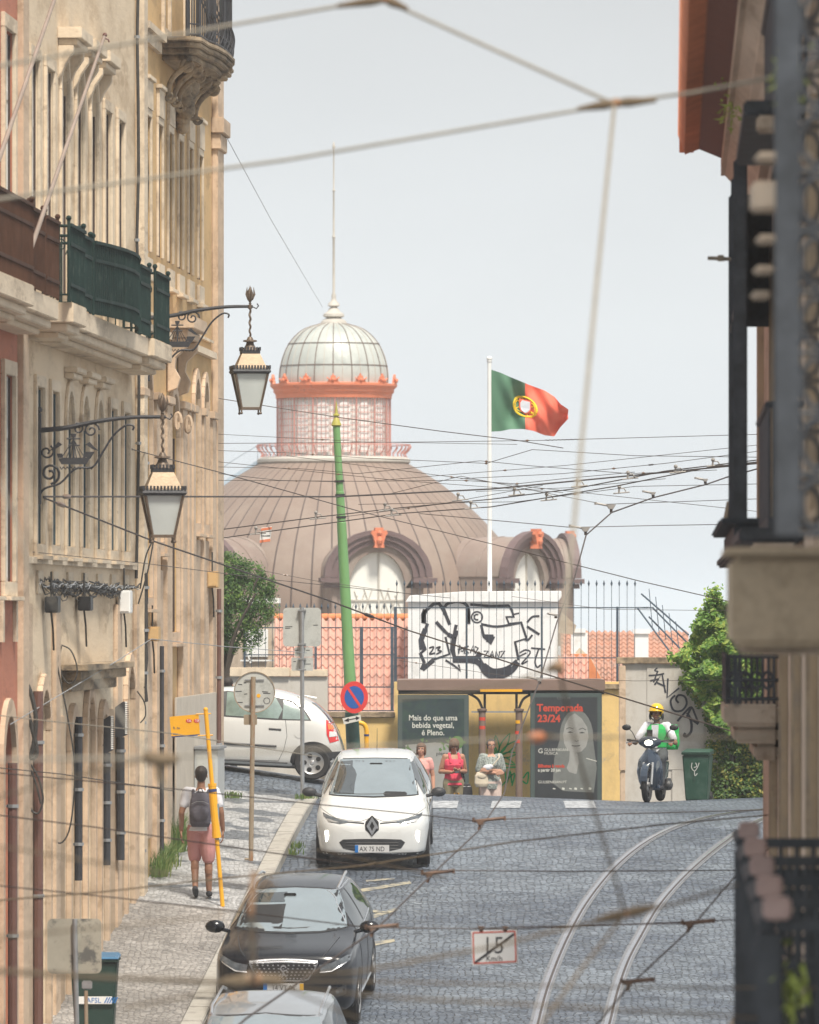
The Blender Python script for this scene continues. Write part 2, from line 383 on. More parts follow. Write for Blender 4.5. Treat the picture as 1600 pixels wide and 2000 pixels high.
def ext(path):
 (x0, y0), (x1, y1) = path[0], path[3]; dx, dy = x1 - x0, y1 - y0; l = math.hypot(dx, dy)
 pre = [(x0 - dx / l * k * 2 - .012 * k * k * 0, y0 - dy / l * k * 2) for k in range(12, 0, -1)]
 return pre + path
GL, GR = ext(GL), ext(GR)
def ribbon(mb, path, o0, o1, h):
 n = len(path)
 for i in range(n):
  a, b_ = path[max(i - 1, 0)], path[min(i + 1, n - 1)]
  dx, dy = b_[0] - a[0], b_[1] - a[1]; l = math.hypot(dx, dy); nx, ny = dy / l, -dx / l
  for o in (o0, (o0 + o1) / 2, o1):
   X, Y = path[i][0] + nx * o, path[i][1] + ny * o
   mb.v.append(Vector((X, Y, gz(X, Y) + h)))
 b0 = len(mb.v) - 3 * n
 for i in range(n - 1):
  for j in range(2):
   a = b0 + 3 * i + j; mb.f.append((a, a + 1, a + 4, a + 3))
mid = [((a[0] + b[0]) / 2, (a[1] + b[1]) / 2) for a, b in zip(GL, GR)]
for nm, path, lab in (('tram_rail', GL, 'left-hand curved steel tram rail sunk in the grey setts'), ('tram_rail', GR, 'right-hand curved steel tram rail nearest the iron balconies')):
 t = thing(nm, lab, 'tram rail', (path[20][0], path[20][1], gz(*path[20])), group='tram rails in the road')
 mb = MB(); ribbon(mb, path, -.075, .10, .008); mb.B('rail_bed', 'rail_bed', t)
 mb = MB(); ribbon(mb, path, -.035, .016, .014); mb.B('rail_head', 'rail', t, smooth=True)
 mb = MB(); ribbon(mb, path, .016, .048, .012); mb.B('rail_groove', 'rail_groove', t)
 mb = MB(); ribbon(mb, path, .048, .066, .014); mb.B('rail_guard', 'rail', t)
 for off in (-.12, .14):
  pass
# base land falling away behind the crest, water and the far shore
M['land'] = mat('hillside_ground', (.20, .17, .13), .9, var=.3, scale=.2, bump=.3)
mb = MB()
def land(u, v):
 D = lerp(140, 900, u ** 1.6); X = lerp(-300, 300, v); return Vector((X, D, -5.0 - (D - 140) * .09 if D < 560 else -42.9))
mb.grid(land, 30, 16); tag(mb.B('hillside', 'land', smooth=3.), kind='structure')
mb = MB(); mb.grid(lambda u, v: Vector((lerp(-14, -330, u), lerp(15, 140, v), lerp(-12, -5.1, v) + .3 * 0)), 4, 4); mb.grid(lambda u, v: Vector((lerp(14, 330, u), lerp(15, 140, v), lerp(-12, -5.1, v))), 4, 4)
tag(mb.B('ground', 'land', smooth=3.), kind='structure')
m = mat('river_water', (.10, .20, .30), .35, var=.1, scale=.01, bump=.3, bscale=.5); M['water'] = m
mb = MB(); mb.grid(lambda u, v: Vector((lerp(-16000, 16000, u), lerp(600, 30000, v), -43)), 4, 4); tag(mb.B('river', 'water'), kind='structure')
M['shore'] = mat('far_shore', (.13, .17, .12), .95, var=.3, scale=.003, bump=0)
mb = MB()
mb.grid(lambda u, v: Vector((lerp(-3000, 3000, u), 7500 + 1500 * v, -43 + math.sin(v * math.pi) * (22 + 14 * noise.noise(Vector((u * 14, 3, 0)))))), 120, 6)
tag(mb.B('hills', 'shore', smooth=3.), kind='structure')
# ================================================================ left-hand facades
def WF(s, o, z): return Vector((wallX(s) + o, s - .054 * o, z))
def DX(x): return 128380 / (1556 - x)
def ZY(y, D): return (HY - y) * D / F
def arc_pts(sa, sb, zs, zt, n=8):      # half ellipse springing at zs, crown at zt
 c, r = (sa + sb) / 2, (sb - sa) / 2
 return [(c - r * math.cos(math.pi * k / n), zs + (zt - zs) * math.sin(math.pi * k / n)) for k in range(n + 1)]
def wall_open(fr, s0, s1, z0, z1, ops, depth=.25, back=.6):
 """one wall mesh with real openings; ops = (sa,sb,za,zb,arch_rise)"""
 mb = MB()
 S = sorted({s0, s1, *[o[0] for o in ops], *[o[1] for o in ops]}); Z = sorted({z0, z1, *[o[2] for o in ops], *[o[3] for o in ops]})
 def inside(s, z): return any(o[0] < s < o[1] and o[2] < z < o[3] for o in ops)
 for i in range(len(S) - 1):
  j = 0
  while j < len(Z) - 1:
   if inside((S[i] + S[i + 1]) / 2, (Z[j] + Z[j + 1]) / 2): j += 1; continue
   k = j
   while k + 1 < len(Z) - 1 and not inside((S[i] + S[i + 1]) / 2, (Z[k + 1] + Z[k + 2]) / 2): k += 1
   mb.add([fr(S[i], 0, Z[j]), fr(S[i + 1], 0, Z[j]), fr(S[i + 1], 0, Z[k + 1]), fr(S[i], 0, Z[k + 1])], [(0, 1, 2, 3)]); j = k + 1
 for o in ops:
  sa, sb, za, zb = o[:4]; rise = o[4] if len(o) > 4 else 0
  top = [(sa, zb), (sb, zb)]
  if rise:
   arc = arc_pts(sa, sb, zb - rise, zb - .002)
   for h, seg in ((0, arc[:5]), (1, arc[4:])):
    poly = [(sa if h == 0 else sb, zb)] + (seg if h else seg[::-1])
    n = len(poly); mb.add([fr(a, 0, b) for a, b in poly], [tuple(range(n))])
   top = arc
  out = [(sb, za), (sa, za)] + ([(sa, zb - rise)] if rise else []) + top + ([(sb, zb - rise)] if rise else [])
  lst = [(sa, za)] + top + [(sb, za), (sa, za)]
  for (a, b_), (c, d) in zip(lst, lst[1:]):
   if (a, b_) != (c, d): mb.add([fr(a, 0, b_), fr(c, 0, d), fr(c, -depth, d), fr(a, -depth, b_)], [(0, 1, 2, 3)])
 # returns and back, a closed block
 mb.add([fr(s0, 0, z0), fr(s0, 0, z1), fr(s0, -back, z1), fr(s0, -back, z0)], [(0, 1, 2, 3)])
 mb.add([fr(s1, 0, z0), fr(s1, 0, z1), fr(s1, -back, z1), fr(s1, -back, z0)], [(0, 1, 2, 3)])
 mb.add([fr(s0, -back, z0), fr(s0, -back, z1), fr(s1, -back, z1), fr(s1, -back, z0)], [(0, 1, 2, 3)])
 mb.add([fr(s0, 0, z1), fr(s1, 0, z1), fr(s1, -back, z1), fr(s0, -back, z1)], [(0, 1, 2, 3)])
 return mb
def ring(mb, fr, sa, sb, za, zb, w, o0, o1, rise=0, sill=True):
 if rise:
  inn = arc_pts(sa, sb, zb - rise, zb, 10); outr = arc_pts(sa - w, sb + w, zb - rise, zb + w, 10)
  for k in range(10):
   q = [inn[k], inn[k + 1], outr[k + 1], outr[k]]
   mb.prism(q, lambda a, b, c: fr(a, c, b), o0, o1)
  zt = zb - rise
 else:
  zt = zb; mb.fr(fr, sa - w, sb + w, o0, o1, zb, zb + w)
 mb.fr(fr, sa - w, sa, o0, o1, za, zt); mb.fr(fr, sb, sb + w, o0, o1, za, zt)
 if sill: mb.fr(fr, sa - w, sb + w, o0, o1, za - w, za)
def window(par, fr, sa, sb, za, zb, rise=0, rec=.075, sur=.13, surm='stone', proud=.035, glass='glass', fm='winframe', transom=.72, sill=True, edge='strip_dark'):
 g = .002; mb = MB(); w = .055
 ring(mb, fr, sa + w + g, sb - w - g, za + w + g, zb - w - g, w, -rec, -rec + .03, rise, True)
 c = (sa + sb) / 2
 mb.fr(fr, c - .035, c + .035, -rec + .001, -rec + .04, za + w, zb - (rise * .25 if rise else w))
 if transom: zt = lerp(za, zb, transom); mb.fr(fr, sa + w, sb - w, -rec + .002, -rec + .035, zt - .05, zt + .05)
 fo = mb.B('window', fm, par)
 mb = MB()
 if rise:
  poly = [(sa, za)] + arc_pts(sa, sb, zb - rise, zb) + [(sb, za)]
  mb.prism(poly, lambda a, b, c_: fr(a, c_, b), -rec - .02, -rec + .008)
 else: mb.fr(fr, sa, sb, -rec - .02, -rec + .008, za, zb)
 mb.B('pane', glass, fo)
 mb = MB(); mb.fr(fr, sb - .022, sb - .001, -rec + .012, -.018, za + .01, zb - rise - .02); mb.B('reveal_strip', edge, fo)  # thin dark strip along the far reveal of the opening
 if sur:
  mb = MB(); ring(mb, fr, sa, sb, za, zb, sur, 0.001, proud, rise, sill)
  if sill: mb.fr(fr, sa - sur - .05, sb + sur + .05, .002, proud + .08, za - sur - .05, za - sur)
  mb.B('surround', surm, fo, bevel=.006)
 return fo
# ---- pink building, cream building, tan corner building
base_z = -12
# PINK
M['strip_dark'] = mat('dark_reveal_strip', (.07, .045, .035), .7, var=.2, scale=3, bump=.1)
T = thing('pink_building', 'pink plastered townhouse at the far left edge of the street', 'building', WF(80, -1, -6))
ops = [(82.75, 83.75, .35, 2.75), (80.8, 81.8, .35, 2.75), (78.6, 79.6, .35, 2.75), (82.75, 83.75, 4.15, 6.75), (80.8, 81.8, 4.15, 6.75), (82.55, 83.75, -6.5, -1.2, .55), (80.2, 81.4, -6.5, -1.2, .55)]
wall_open(WF, 60, 84.35, base_z, 13, ops, depth=.3, back=6).B('wall', 'pink', T)
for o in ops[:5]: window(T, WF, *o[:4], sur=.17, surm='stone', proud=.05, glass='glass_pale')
for o in ops[5:]:
 mb = MB(); mb.fr(WF, o[0], o[1], -.25, -.2, o[2], o[3] - .1); mb.B('door', 'iron', T)
 mb = MB(); ring(mb, WF, o[0], o[1], o[2], o[3], .2, .001, .06, o[4], False); mb.B('door_surround', 'stone_pink', T)
mb = MB()
for a in (82.45, 83.85): mb.fr(WF, a, a + .16, .001, .045, -.35, .15)
BS(mb, 'apron_strip', 'stone', T)
mb = MB(); mb.fr(WF, 84.36, 85.0, -.3, .07, base_z, 13); mb.B('quoin_pilaster', 'stone_pink', T, bevel=.01)
# CREAM
T = thing('cream_building', 'cream plastered building with tall narrow windows between the pink and the tan houses', 'building', WF(92, -1, -6))
cols3 = [86.1, 87.85, 89.65, 91.55, 93.4, 95.25, 97.1]
hw = .44
ops = [(c - hw, c + hw, 3.95, 6.65 + (.35 if 2 <= i <= 4 else 0), .5 if 2 <= i <= 4 else 0) for i, c in enumerate(cols3)]
cols2 = [86.7, 88.45, 90.3, 92.2, 94.1, 96.0, 97.85]
ops2 = [(c - .42, c + .42, .82, 2.72 + (.06 if 2 <= i <= 4 else 0), .42 if 2 <= i <= 4 else 0) for i, c in enumerate(cols2)]
ops1 = [(86.5, 87.5, -6.6, -.95, .5), (90.15, 90.95, -6, -1.35, .4), (92.2, 93.1, -6, -1.1, .45), (94.1, 94.9, -6, -1.35, .4), (97.75, 98.65, -5, -.75, .45)]
wall_open(WF, 85.002, 99.4, base_z, 13, ops + ops2 + ops1, depth=.3, back=7).B('wall', 'cream', T)
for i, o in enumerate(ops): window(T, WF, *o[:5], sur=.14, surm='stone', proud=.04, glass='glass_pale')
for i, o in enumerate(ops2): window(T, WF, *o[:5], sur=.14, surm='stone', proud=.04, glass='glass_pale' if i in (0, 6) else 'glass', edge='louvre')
M['door_paint'] = mat('weathered_door_paint', (.20, .17, .14), .7, var=.2, scale=3, bump=.2)
for o in ops1:
 mb = MB(); mb.fr(WF, o[0], o[1], -.22, -.16, o[2], o[3] - .03)
 d = mb.B('door', 'door_paint', T)
 mb = MB(); ring(mb, WF, o[0], o[1], o[2], o[3], .2, .001, .07, o[4], False); mb.B('door_surround', 'stone_pink', T, bevel=.008)
for c in cols3[2:5]:      # bracketed hoods over the three middle windows
 mb = MB(); mb.fr(WF, c - .72, c + .72, .001, .30, 7.12, 7.26); mb.fr(WF, c - .67, c + .67, .001, .24, 7.04, 7.118)
 for s in (c - .6, c + .6):
  pts = [(.001, 6.62), (.05, 6.7), (.09, 6.8), (.19, 6.95), (.2, 7.038), (.001, 7.038)]
  mb.prism(pts, lambda a, b, c_: WF(c_, a, b), s - .08, s + .08)
 mb.B('window_hood', 'stone', T, bevel=.008)
for c in cols2[2:5]:
 mb = MB(); mb.fr(WF, c - .6, c + .6, .001, .17, 3.0, 3.07); mb.fr(WF, c - .56, c + .56, .001, .12, 2.93, 2.998); mb.B('window_cap', 'stone', T, bevel=.01)
for c in cols2:
 mb = MB(); mb.fr(WF, c - .3, c + .3, .001, .03, .22, .5); mb.B('apron_panel', 'stone', T, bevel=.004)
mb = MB(); mb.fr(WF, 85.01, 99.39, .001, .05, .58, .66); BS(mb, 'string_course', 'stone', T)
mb = MB()
for a, b in ((85.02, 85.5), (88.2, 88.75), (96.2, 96.8), (99.0, 99.38)): mb.fr(WF, a, b, .001, .06, base_z, .1)
BS(mb, 'ground_pilaster', 'stone_pink', T, bevel=.01)
mb = MB(); mb.fr(WF, 89.3, 95.6, .001, .34, -.74, -.66); mb.fr(WF, 89.4, 95.5, .001, .24, -.86, -.742); mb.fr(WF, 89.5, 95.4, .001, .12, -1.0, -.862)
mb.B('portal_cornice', 'stone_dark', T, bevel=.01)
mb = MB()
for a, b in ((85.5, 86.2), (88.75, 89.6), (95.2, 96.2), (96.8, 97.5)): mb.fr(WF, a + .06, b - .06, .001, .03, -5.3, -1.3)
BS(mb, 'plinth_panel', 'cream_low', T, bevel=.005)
# TAN CORNER
T = thing('tan_corner_building', 'tall ochre corner building with blind shuttered windows and giant stone console', 'building', WF(106, -1, -4))
colsC = [101.2, 103.1, 104.8, 106.5, 108.25, 110.05]
opsC = [(c - .36, c + .36, 5.1, 7.0) for c in colsC]
opsA = [(100.55, 101.45, .2, 3.45, .45), (104.6, 105.9, -.3, 3.2, .62), (108.75, 109.6, 1.35, 3.55, .42), (110.4, 111.2, 1.35, 3.55, .42), (102.6, 103.2, 1.0, 2.9, 0)]
opsG = [(101.9, 102.9, -5, -.35, 0), (104.4, 105.2, -5, -1.15, 0)]
wall_open(WF, 99.402, 113.5, base_z, 13, opsC + opsA, depth=.3, back=9).B('wall', 'tan', T)
for o in opsC:
 f = window(T, WF, *o, sur=.10, surm='stone', proud=.035, glass='shutter', fm='shutter', rec=.16, transom=0, sill=False)
 mb = MB(); mb.fr(WF, o[0] - .1, o[1] + .1, .002, .05, 7.10, 7.5); mb.fr(WF, o[0] - .14, o[1] + .14, .002, .09, 7.502, 7.56); mb.B('lintel', 'stone', f, bevel=.005)
 mb = MB(); mb.fr(WF, o[0] - .1, o[1] + .1, .002, .045, 4.72, 5.0); mb.fr(WF, o[0] - .14, o[1] + .14, .002, .10, 4.66, 4.718); mb.B('apron', 'stone', f, bevel=.005)
for i, o in enumerate(opsA):
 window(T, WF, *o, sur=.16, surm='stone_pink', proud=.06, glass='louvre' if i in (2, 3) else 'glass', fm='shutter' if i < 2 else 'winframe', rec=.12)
mb = MB()
mb.fr(WF, 112.35, 113.52, .001, .10, base_z, 13); mb.fr(WF, 112.25, 113.6, .001, .2, 7.5, 7.75); mb.fr(WF, 112.3, 113.56, .001, .15, 7.25, 7.498)
mb.B('corner_pilaster', 'stone_pink', T, bevel=.015)
mb = MB()
for a, b in ((99.5, 100.2), (101.75, 102.35), (103.45, 104.3), (106.1, 106.9), (107.2, 107.6), (107.95, 108.45), (109.85, 110.15), (111.5, 112.2)):
 mb.fr(WF, a, b, .001, .09, base_z, 3.0); mb.fr(WF, a - .08, b + .08, .001, .13, 3.002, 3.12)
BS(mb, 'pilaster', 'stone_pink', T, bevel=.012)
mb = MB()
for a, b, z0, z1 in ((100.3, 101.6, -3.2, -.2), (102.4, 103.35, -3.2, .6), (106.95, 107.15, -3.2, 1.1), (108.5, 109.8, -3.2, 1.1), (110.2, 111.4, -3.2, 1.1)):
 mb.fr(WF, a, b, .001, .04, z0, z1)
BS(mb, 'wall_panel', 'stone_pink', T, bevel=.01)
mb = MB(); mb.fr(WF, 99.5, 112.2, .14, .16, 3.0, 3.001 + .05) if 0 else None
mb.fr(WF, 99.45, 112.2, .001, .10, 3.95, 4.05); mb.fr(WF, 99.45, 112.2, .001, .05, 4.2, 4.24); BS(mb, 'string_course', 'stone', T)
mb = MB(); mb.fr(WF, 104.1, 106.4, .001, .42, 4.12, 4.3); mb.fr(WF, 104.2, 106.3, .001, .32, 3.99, 4.118)
for s in (104.35, 106.15):
 pts = [(.02, 3.2), (.16, 3.25), (.2, 3.4), (.12, 3.55), (.14, 3.7), (.3, 3.85), (.3, 3.985), (.02, 3.985)]
 mb.prism(pts, lambda a, b, c_: WF(c_, a, b), s - .1, s + .1)
mb.B('portal_hood', 'stone_pink', T, bevel=.01)
for s in (104.35, 106.15):   # scrolls flanking the portal
 mb = MB(); pts = []
 for k in range(20):
  a = k * .35; r = .13 - .005 * k; pts.append(WF(s, .1 + .03 * math.cos(a), 2.7 + .15 * math.sin(a * .5) * 3 + .0)) if 0 else pts.append(WF(s, .16 + r * .35 * math.cos(a), 2.75 + r * 1.3 * math.sin(a)))
 mb.tube(pts, .035, 6); mb.B('scroll', 'stone_pink', T, smooth=True)
M['gulch'] = mat('pale_stone_plinth', (.56, .50, .42), .8, var=.1, scale=3, bump=.1)
mb = MB(); mb.fr(WF, 104.6, 111.9, .092, .12, -3.6, -1.25); mb.B('plinth', 'gulch', T, bevel=.01)
# giant corner balcony: parent building parts balcony > rail etc.
def BQ(z): return z
mb = MB()
prof_b = [(103.0, .0), (102.9, .45), (103.15, .60), (104.2, .64), (104.6, .70), (105.6, .76), (106.9, .76), (107.6, .70), (108.0, .60), (109.0, .58), (109.3, .0)]
def offp(k): return [((s - 106) * k + 106, o * k) for s, o in prof_b]
for k, z0, z1 in ((1.0, 8.12, 8.19), (1.04, 8.192, 8.26), (.93, 8.05, 8.118), (.80, 7.97, 8.048)):
 mb.prism(offp(k), lambda a, b, c_: WF(a, b + .001, c_), z0, z1)
bal = mb.B('balcony_slab', 'stone_dark', T, bevel=.015)
for s, oo, zt in ((103.5, .36, 7.97), (104.4, .42, 7.97), (105.2, .40, 7.95), (106.3, .40, 7.95), (107.2, .42, 7.97), (108.2, .36, 7.97)):
 mb = MB()      # S-shaped console
 pts = []
 for k in range(22): a = k * .36; r = .10 - .0035 * k; pts.append(WF(s, oo + .02 + r * math.cos(a + 1.6), zt - .09 + r * math.sin(a + 1.6)))
 mb.tube(pts, .034, 7)
 pts = [WF(s, lerp(oo + .1, .1, t) - .12 * math.sin(t * math.pi), zt - .05 - .50 * t ** 1.2) for t in [q / 8 for q in range(9)]]
 mb.tube(pts, [.05 - .002 * q for q in range(9)], 7)
 pts = []
 for k in range(18): a = -k * .38; r = .07 - .003 * k; pts.append(WF(s, .12 + r * math.cos(a), zt - .54 + r * math.sin(a)))
 mb.tube(pts, .028, 7)
 mb.B('scroll_console', 'stone_dark', T, smooth=True)
mb = MB()
for s, z, r in ((105.6, 7.55, .12), (105.8, 7.42, .14), (106.0, 7.5, .12), (105.9, 7.3, .12), (106.0, 7.22, .10), (105.9, 7.15, .09), (105.9, 7.75, .2), (105.5, 7.7, .12), (106.3, 7.70, .12)):
 mb.sphere(WF(s, .16 if z > 7.3 else .1, z), r, 10, (1, 1, 1.1))
mb.B('carved_pendant', 'stone_dark', T, smooth=True)
# balcony ironwork
mb = MB(); path = prof_b[1:-1]
dense = []
for (a, b), (c, d) in zip(path, path[1:]):
 for k in range(5): dense.append((lerp(a, c, k / 5), lerp(b, d, k / 5)))
dense.append(path[-1])
for z, r in ((8.30, .02), (8.45, .012), (9.15, .02), (9.3, .028)): mb.tube([WF(a, b - .03, z) for a, b in dense], r, 6)
for i, (a, b) in enumerate(dense):
 mb.tube([WF(a, b - .03, 8.26), WF(a, b - .03, 9.3)], .028 if i % 5 == 0 else .011, 6)
 if i % 2 == 0 and i > 6:
  pts = [WF(a + .12 * math.sin(t * 6.28), b - .03 + .05 * math.sin(t * 6.28), 8.32 + .84 * t) for t in [q / 12 for q in range(13)]]
  mb.tube(pts, .013, 5)
mb.B('balcony_railing', 'iron', T)
mb = MB()
for k0, k1 in ((19, 24), (26, 30), (30, 40)):   # solid iron sheets behind the outer rails
 q = dense[k0:k1 + 1]
 for (a, b), (c, d) in zip(q, q[1:]):
  mb.hexa([WF(a, b - .05, 8.3), WF(c, d - .05, 8.3), WF(c, d - .06, 8.3), WF(a, b - .06, 8.3), WF(a, b - .05, 9.25), WF(c, d - .05, 9.25), WF(c, d - .06, 9.25), WF(a, b - .06, 9.25)])
mb.B('balcony_screen', 'rail_green', T)
mb = MB(); mb.fr(WF, 100.1, 102.8, .001, .14, 8.16, 8.26); mb.fr(WF, 100.1, 102.8, .001, .07, 8.0, 8.158); mb.fr(WF, 109.4, 112.2, .001, .14, 8.16, 8.26); BS(mb, 'cornice', 'stone', T)
mb = MB(); ring(mb, WF, 103.6, 104.5, 8.45, 11, .14, .001, .05); ring(mb, WF, 107.3, 108.2, 8.45, 11, .14, .001, .05); BS(mb, 'balcony_door_surround', 'stone', T)
mb = MB()
mb.fr(WF, 99.45, 100.0, .001, .12, base_z, 9.2); mb.fr(WF, 99.42, 100.06, .001, .2, 9.2, 9.5); mb.B('party_wall_pilaster', 'stone', T, bevel=.01)
# ---- long iron balconies: slab, panels, posts
def balcony(name, label, cat, segs, panels, m, z0, parent_loc):
 T = thing(name, label, cat, parent_loc)
 for i, (a, b, o) in enumerate(segs):
  mb = MB(); g = .004 * i
  mb.fr(WF, a, b, .001, o, z0, z0 + .24); mb.fr(WF, a + .08, b - .08, .001, o - .08, z0 - .10, z0 - .001); mb.fr(WF, a + .2, b - .2, .001, o - .2, z0 - .17, z0 - .101)
  mb.B('slab', 'stone', T, bevel=.012)
 for a, b, o, bulge in panels:
  mb = MB(); n = 6
  for k in range(n):
   a0, a1 = lerp(a, b, k / n), lerp(a, b, (k + 1) / n)
   o0, o1 = o + bulge * math.sin(math.pi * k / n), o + bulge * math.sin(math.pi * (k + 1) / n)
   def q(z, t): return [WF(a0, o0 - t, z), WF(a1, o1 - t, z), WF(a1, o1, z), WF(a0, o0, z)]
   mb.hexa(q(z0 + .28, .02) + q(z0 + 1.12, .02))
   for j in range(max(1, int((a1 - a0) / .11))): t = (j + .5) / max(1, int((a1 - a0) / .11)); mb.tube([WF(lerp(a0, a1, t), lerp(o0, o1, t) + .004, z0 + .25), WF(lerp(a0, a1, t), lerp(o0, o1, t) + .004, z0 + 1.14)], .013, 4)
   for zz in (z0 + .42, z0 + .9):
    mb.hexa([WF(a0, o0, zz), WF(a1, o1, zz), WF(a1, o1 + .02, zz), WF(a0, o0 + .02, zz), WF(a0, o0, zz + .04), WF(a1, o1, zz + .04), WF(a1, o1 + .02, zz + .04), WF(a0, o0 + .02, zz + .04)])
   mb.hexa([WF(a0, o0 - .03, z0 + 1.121), WF(a1, o1 - .03, z0 + 1.121), WF(a1, o1 + .03, z0 + 1.121), WF(a0, o0 + .03, z0 + 1.121), WF(a0, o0 - .03, z0 + 1.16), WF(a1, o1 - .03, z0 + 1.16), WF(a1, o1 + .03, z0 + 1.16), WF(a0, o0 + .03, z0 + 1.16)])
  # near end return of the rail: bars and scrolls back to the wall
  mb.B('rail_panel', m, T)
  mb = MB()
  for s in (a + .0, b):
   mb.tube([WF(s, o - .01, z0 + .24), WF(s, o - .01, z0 + 1.2)], .022, 6); mb.sphere(WF(s, o - .01, z0 + 1.22), .035, 8)
  for k in range(4): mb.tube([WF(a, o - .12 - .1 * k, z0 + .24), WF(a, o - .12 - .1 * k, z0 + 1.12)], .01, 5)
  mb.tube([WF(a, .0, z0 + 1.13), WF(a, o, z0 + 1.13)], .02, 6); mb.tube([WF(a, .0, z0 + .32), WF(a, o, z0 + .32)], .014, 6)
  pts = [WF(a, o - .1 - .07 * math.cos(t * 6.283 * 1.5) * (1 - t), z0 + .9 + .09 * math.sin(t * 6.283 * 1.5) * (1 - t)) for t in [q / 14 for q in range(15)]]
  mb.tube(pts, .008, 5)
  BS(mb, 'rail_post', m, T)
 return T
balcony('balcony', 'long balcony with dark green sheeted iron railing on the cream building', 'balcony',
  [(84.75, 86.35, .62), (86.354, 95.9, .50), (95.904, 98.6, .58), (87.9, 88.1, .501)],
  [(84.5, 86.25, .60, 0), (86.7, 88.1, .50, 0), (88.45, 94.2, .50, .22), (94.4, 95.9, .52, 0), (96.3, 98.3, .56, 0)], 'rail_green', 3.42, WF(91, .2, 3.42))
balcony('balcony', 'balcony with brown sheeted iron railing on the pink building', 'balcony',
  [(74, 80.4, .62), (80.404, 84.2, .50)], [(74, 80.6, .58, 0), (80.9, 82.4, .52, 0), (82.75, 84.2, .50, 0)], 'rail_brown', 3.42, WF(80, .2, 3.42))
# ---- pipes, conduits, loose cables, junction boxes on the facades
def tubething(name, label, cat, pts, r, m, n=8, group=None, parts=None):
 o = MB().tube(pts, r, n).B(name, m, smooth=True); return tag(o, label, cat, group)
def vpipe(name, label, cat, x, y0, y1, r, m, out=.08, wob=0, group=None):
 s = DX(x); n = 9
 pts = [WF(s + wob * rnd.uniform(-1, 1) * 3, out + wob * rnd.uniform(-1, 1), lerp(ZY(y0, s), ZY(y1, s), k / n)) for k in range(n + 1)]
 T = thing(name, label, cat, pts[-1], group=group)
 MB().tube(pts, r, 8).B('pipe', m, T, smooth=True)
 mb = MB()
 for k in range(1, n, 3): p = pts[k]; mb.lathe([(r, -.02), (r + .015, -.02), (r + .015, .02), (r, .02)], p, 8); mb.tube([p, p - Vector((out, 0, 0))], .008, 5)
 BS(mb, 'clamp', 'steel', T)
 return T
vpipe('downpipe', 'brown downpipe where the pink house meets the cream one', 'pipe', 55, 1350, 2250, .06, 'pipe_brown', .12)
vpipe('downpipe', 'brown downpipe on the ground floor of the pink house', 'pipe', 8, 1490, 2250, .055, 'pipe_brown', .1)
vpipe('downpipe', 'pale grey conduit right of the arched doorway on the cream house', 'pipe', 267, 1370, 1745, .05, 'cable_grey', .07)
vpipe('downpipe', 'dark downpipe below the nearer toothed bracket board', 'pipe', 193, 1470, 1690, .055, 'iron', .10)
vpipe('downpipe', 'dark downpipe below the farther toothed bracket board', 'pipe', 221, 1440, 1680, .055, 'iron', .10)
vpipe('downpipe', 'dark downpipe on the ground floor left of the portal', 'pipe', 138, 1400, 1720, .05, 'iron', .10)
vpipe('downpipe', 'thin dark downpipe on the tan house above the grass', 'pipe', 300, 1262, 1700, .03, 'iron', .12)
vpipe('downpipe', 'thin grey downpipe beside the corner of the tan house', 'pipe', 408, 1150, 1540, .035, 'pipe_brown', .16)
vpipe('cable_run', 'left-hand dark cable running up the joint of cream and tan houses', 'cable', 262, -60, 1130, .022, 'cable', .05, .02)
vpipe('cable_run', 'right-hand dark cable running up the joint of cream and tan houses', 'cable', 275, -60, 1180, .022, 'cable', .07, .02)
vpipe('cable_run', 'bundle of dark cables hanging down the party wall below the lantern', 'cable', 266, 1120, 1370, .04, 'cable', .12, .01)
# cable tangle under the first-floor windows
mb = MB()
for k in range(46):
 s0 = rnd.uniform(86.0, 97.5); L_ = rnd.uniform(1.0, 4.5); s1 = min(s0 + L_, 99.2); z = .33 + rnd.gauss(0, .035); pts = []
 n = 9
 for i in range(n + 1):
  t = i / n; pts.append(WF(lerp(s0, s1, t), .04 + abs(rnd.gauss(0, .025)), z + rnd.gauss(0, .016) - .12 * abs(math.sin(t * 2 * math.pi)) * (k % 3) / 2))
 mb.tube(pts, rnd.choice((.006, .008, .011)), 5)
tag(mb.B('cable_tangle', 'cable', smooth=True), 'tangle of loose dark cables sagging across the cream facade under its first-floor windows', 'cables')
mb = MB()
for k in range(16):
 s0 = rnd.uniform(86.0, 97.5); s1 = s0 + rnd.uniform(1, 4); s1 = min(s1, 99.2)
 mb.tube([WF(lerp(s0, s1, i / 10), .06 + abs(rnd.gauss(0, .02)), .33 + rnd.gauss(0, .02)) for i in range(11)], .007, 5)
tag(mb.B('cable_tangle', 'cable_grey', smooth=True), 'pale grey cables mixed into the dark tangle on the cream facade', 'cables')
def loop(label, pts_px, D, out, r, m='cable', grp=None):
 pts = []
 for x, y in pts_px:
  p = P(x, y, D); pts.append(p)
 pts = [Vector(p) for p in cr([tuple(p) for p in pts], 5)]
 return tubething('hanging_cable', label, 'cable', pts, r, m, 6, 'loose cables hanging on the left facades')
loop('long hanging cable loop left of the portal', [(110, 1150), (98, 1220), (112, 1280), (108, 1320), (98, 1400), (94, 1530), (100, 1620), (118, 1647), (138, 1610), (146, 1500), (132, 1400), (118, 1330), (112, 1300)], 88.4, .2, .011)
loop('oval hanging cable loop beneath the tangle', [(120, 1260), (138, 1270), (150, 1300), (148, 1325), (135, 1335), (122, 1320), (116, 1290), (120, 1262)], 89, .2, .010)
loop('round coil of cable hanging beside the brown downpipe', [(58, 1490), (75, 1520), (84, 1560), (75, 1588), (60, 1580), (52, 1540), (56, 1500), (70, 1530), (80, 1570)], 85.3, .2, .014)
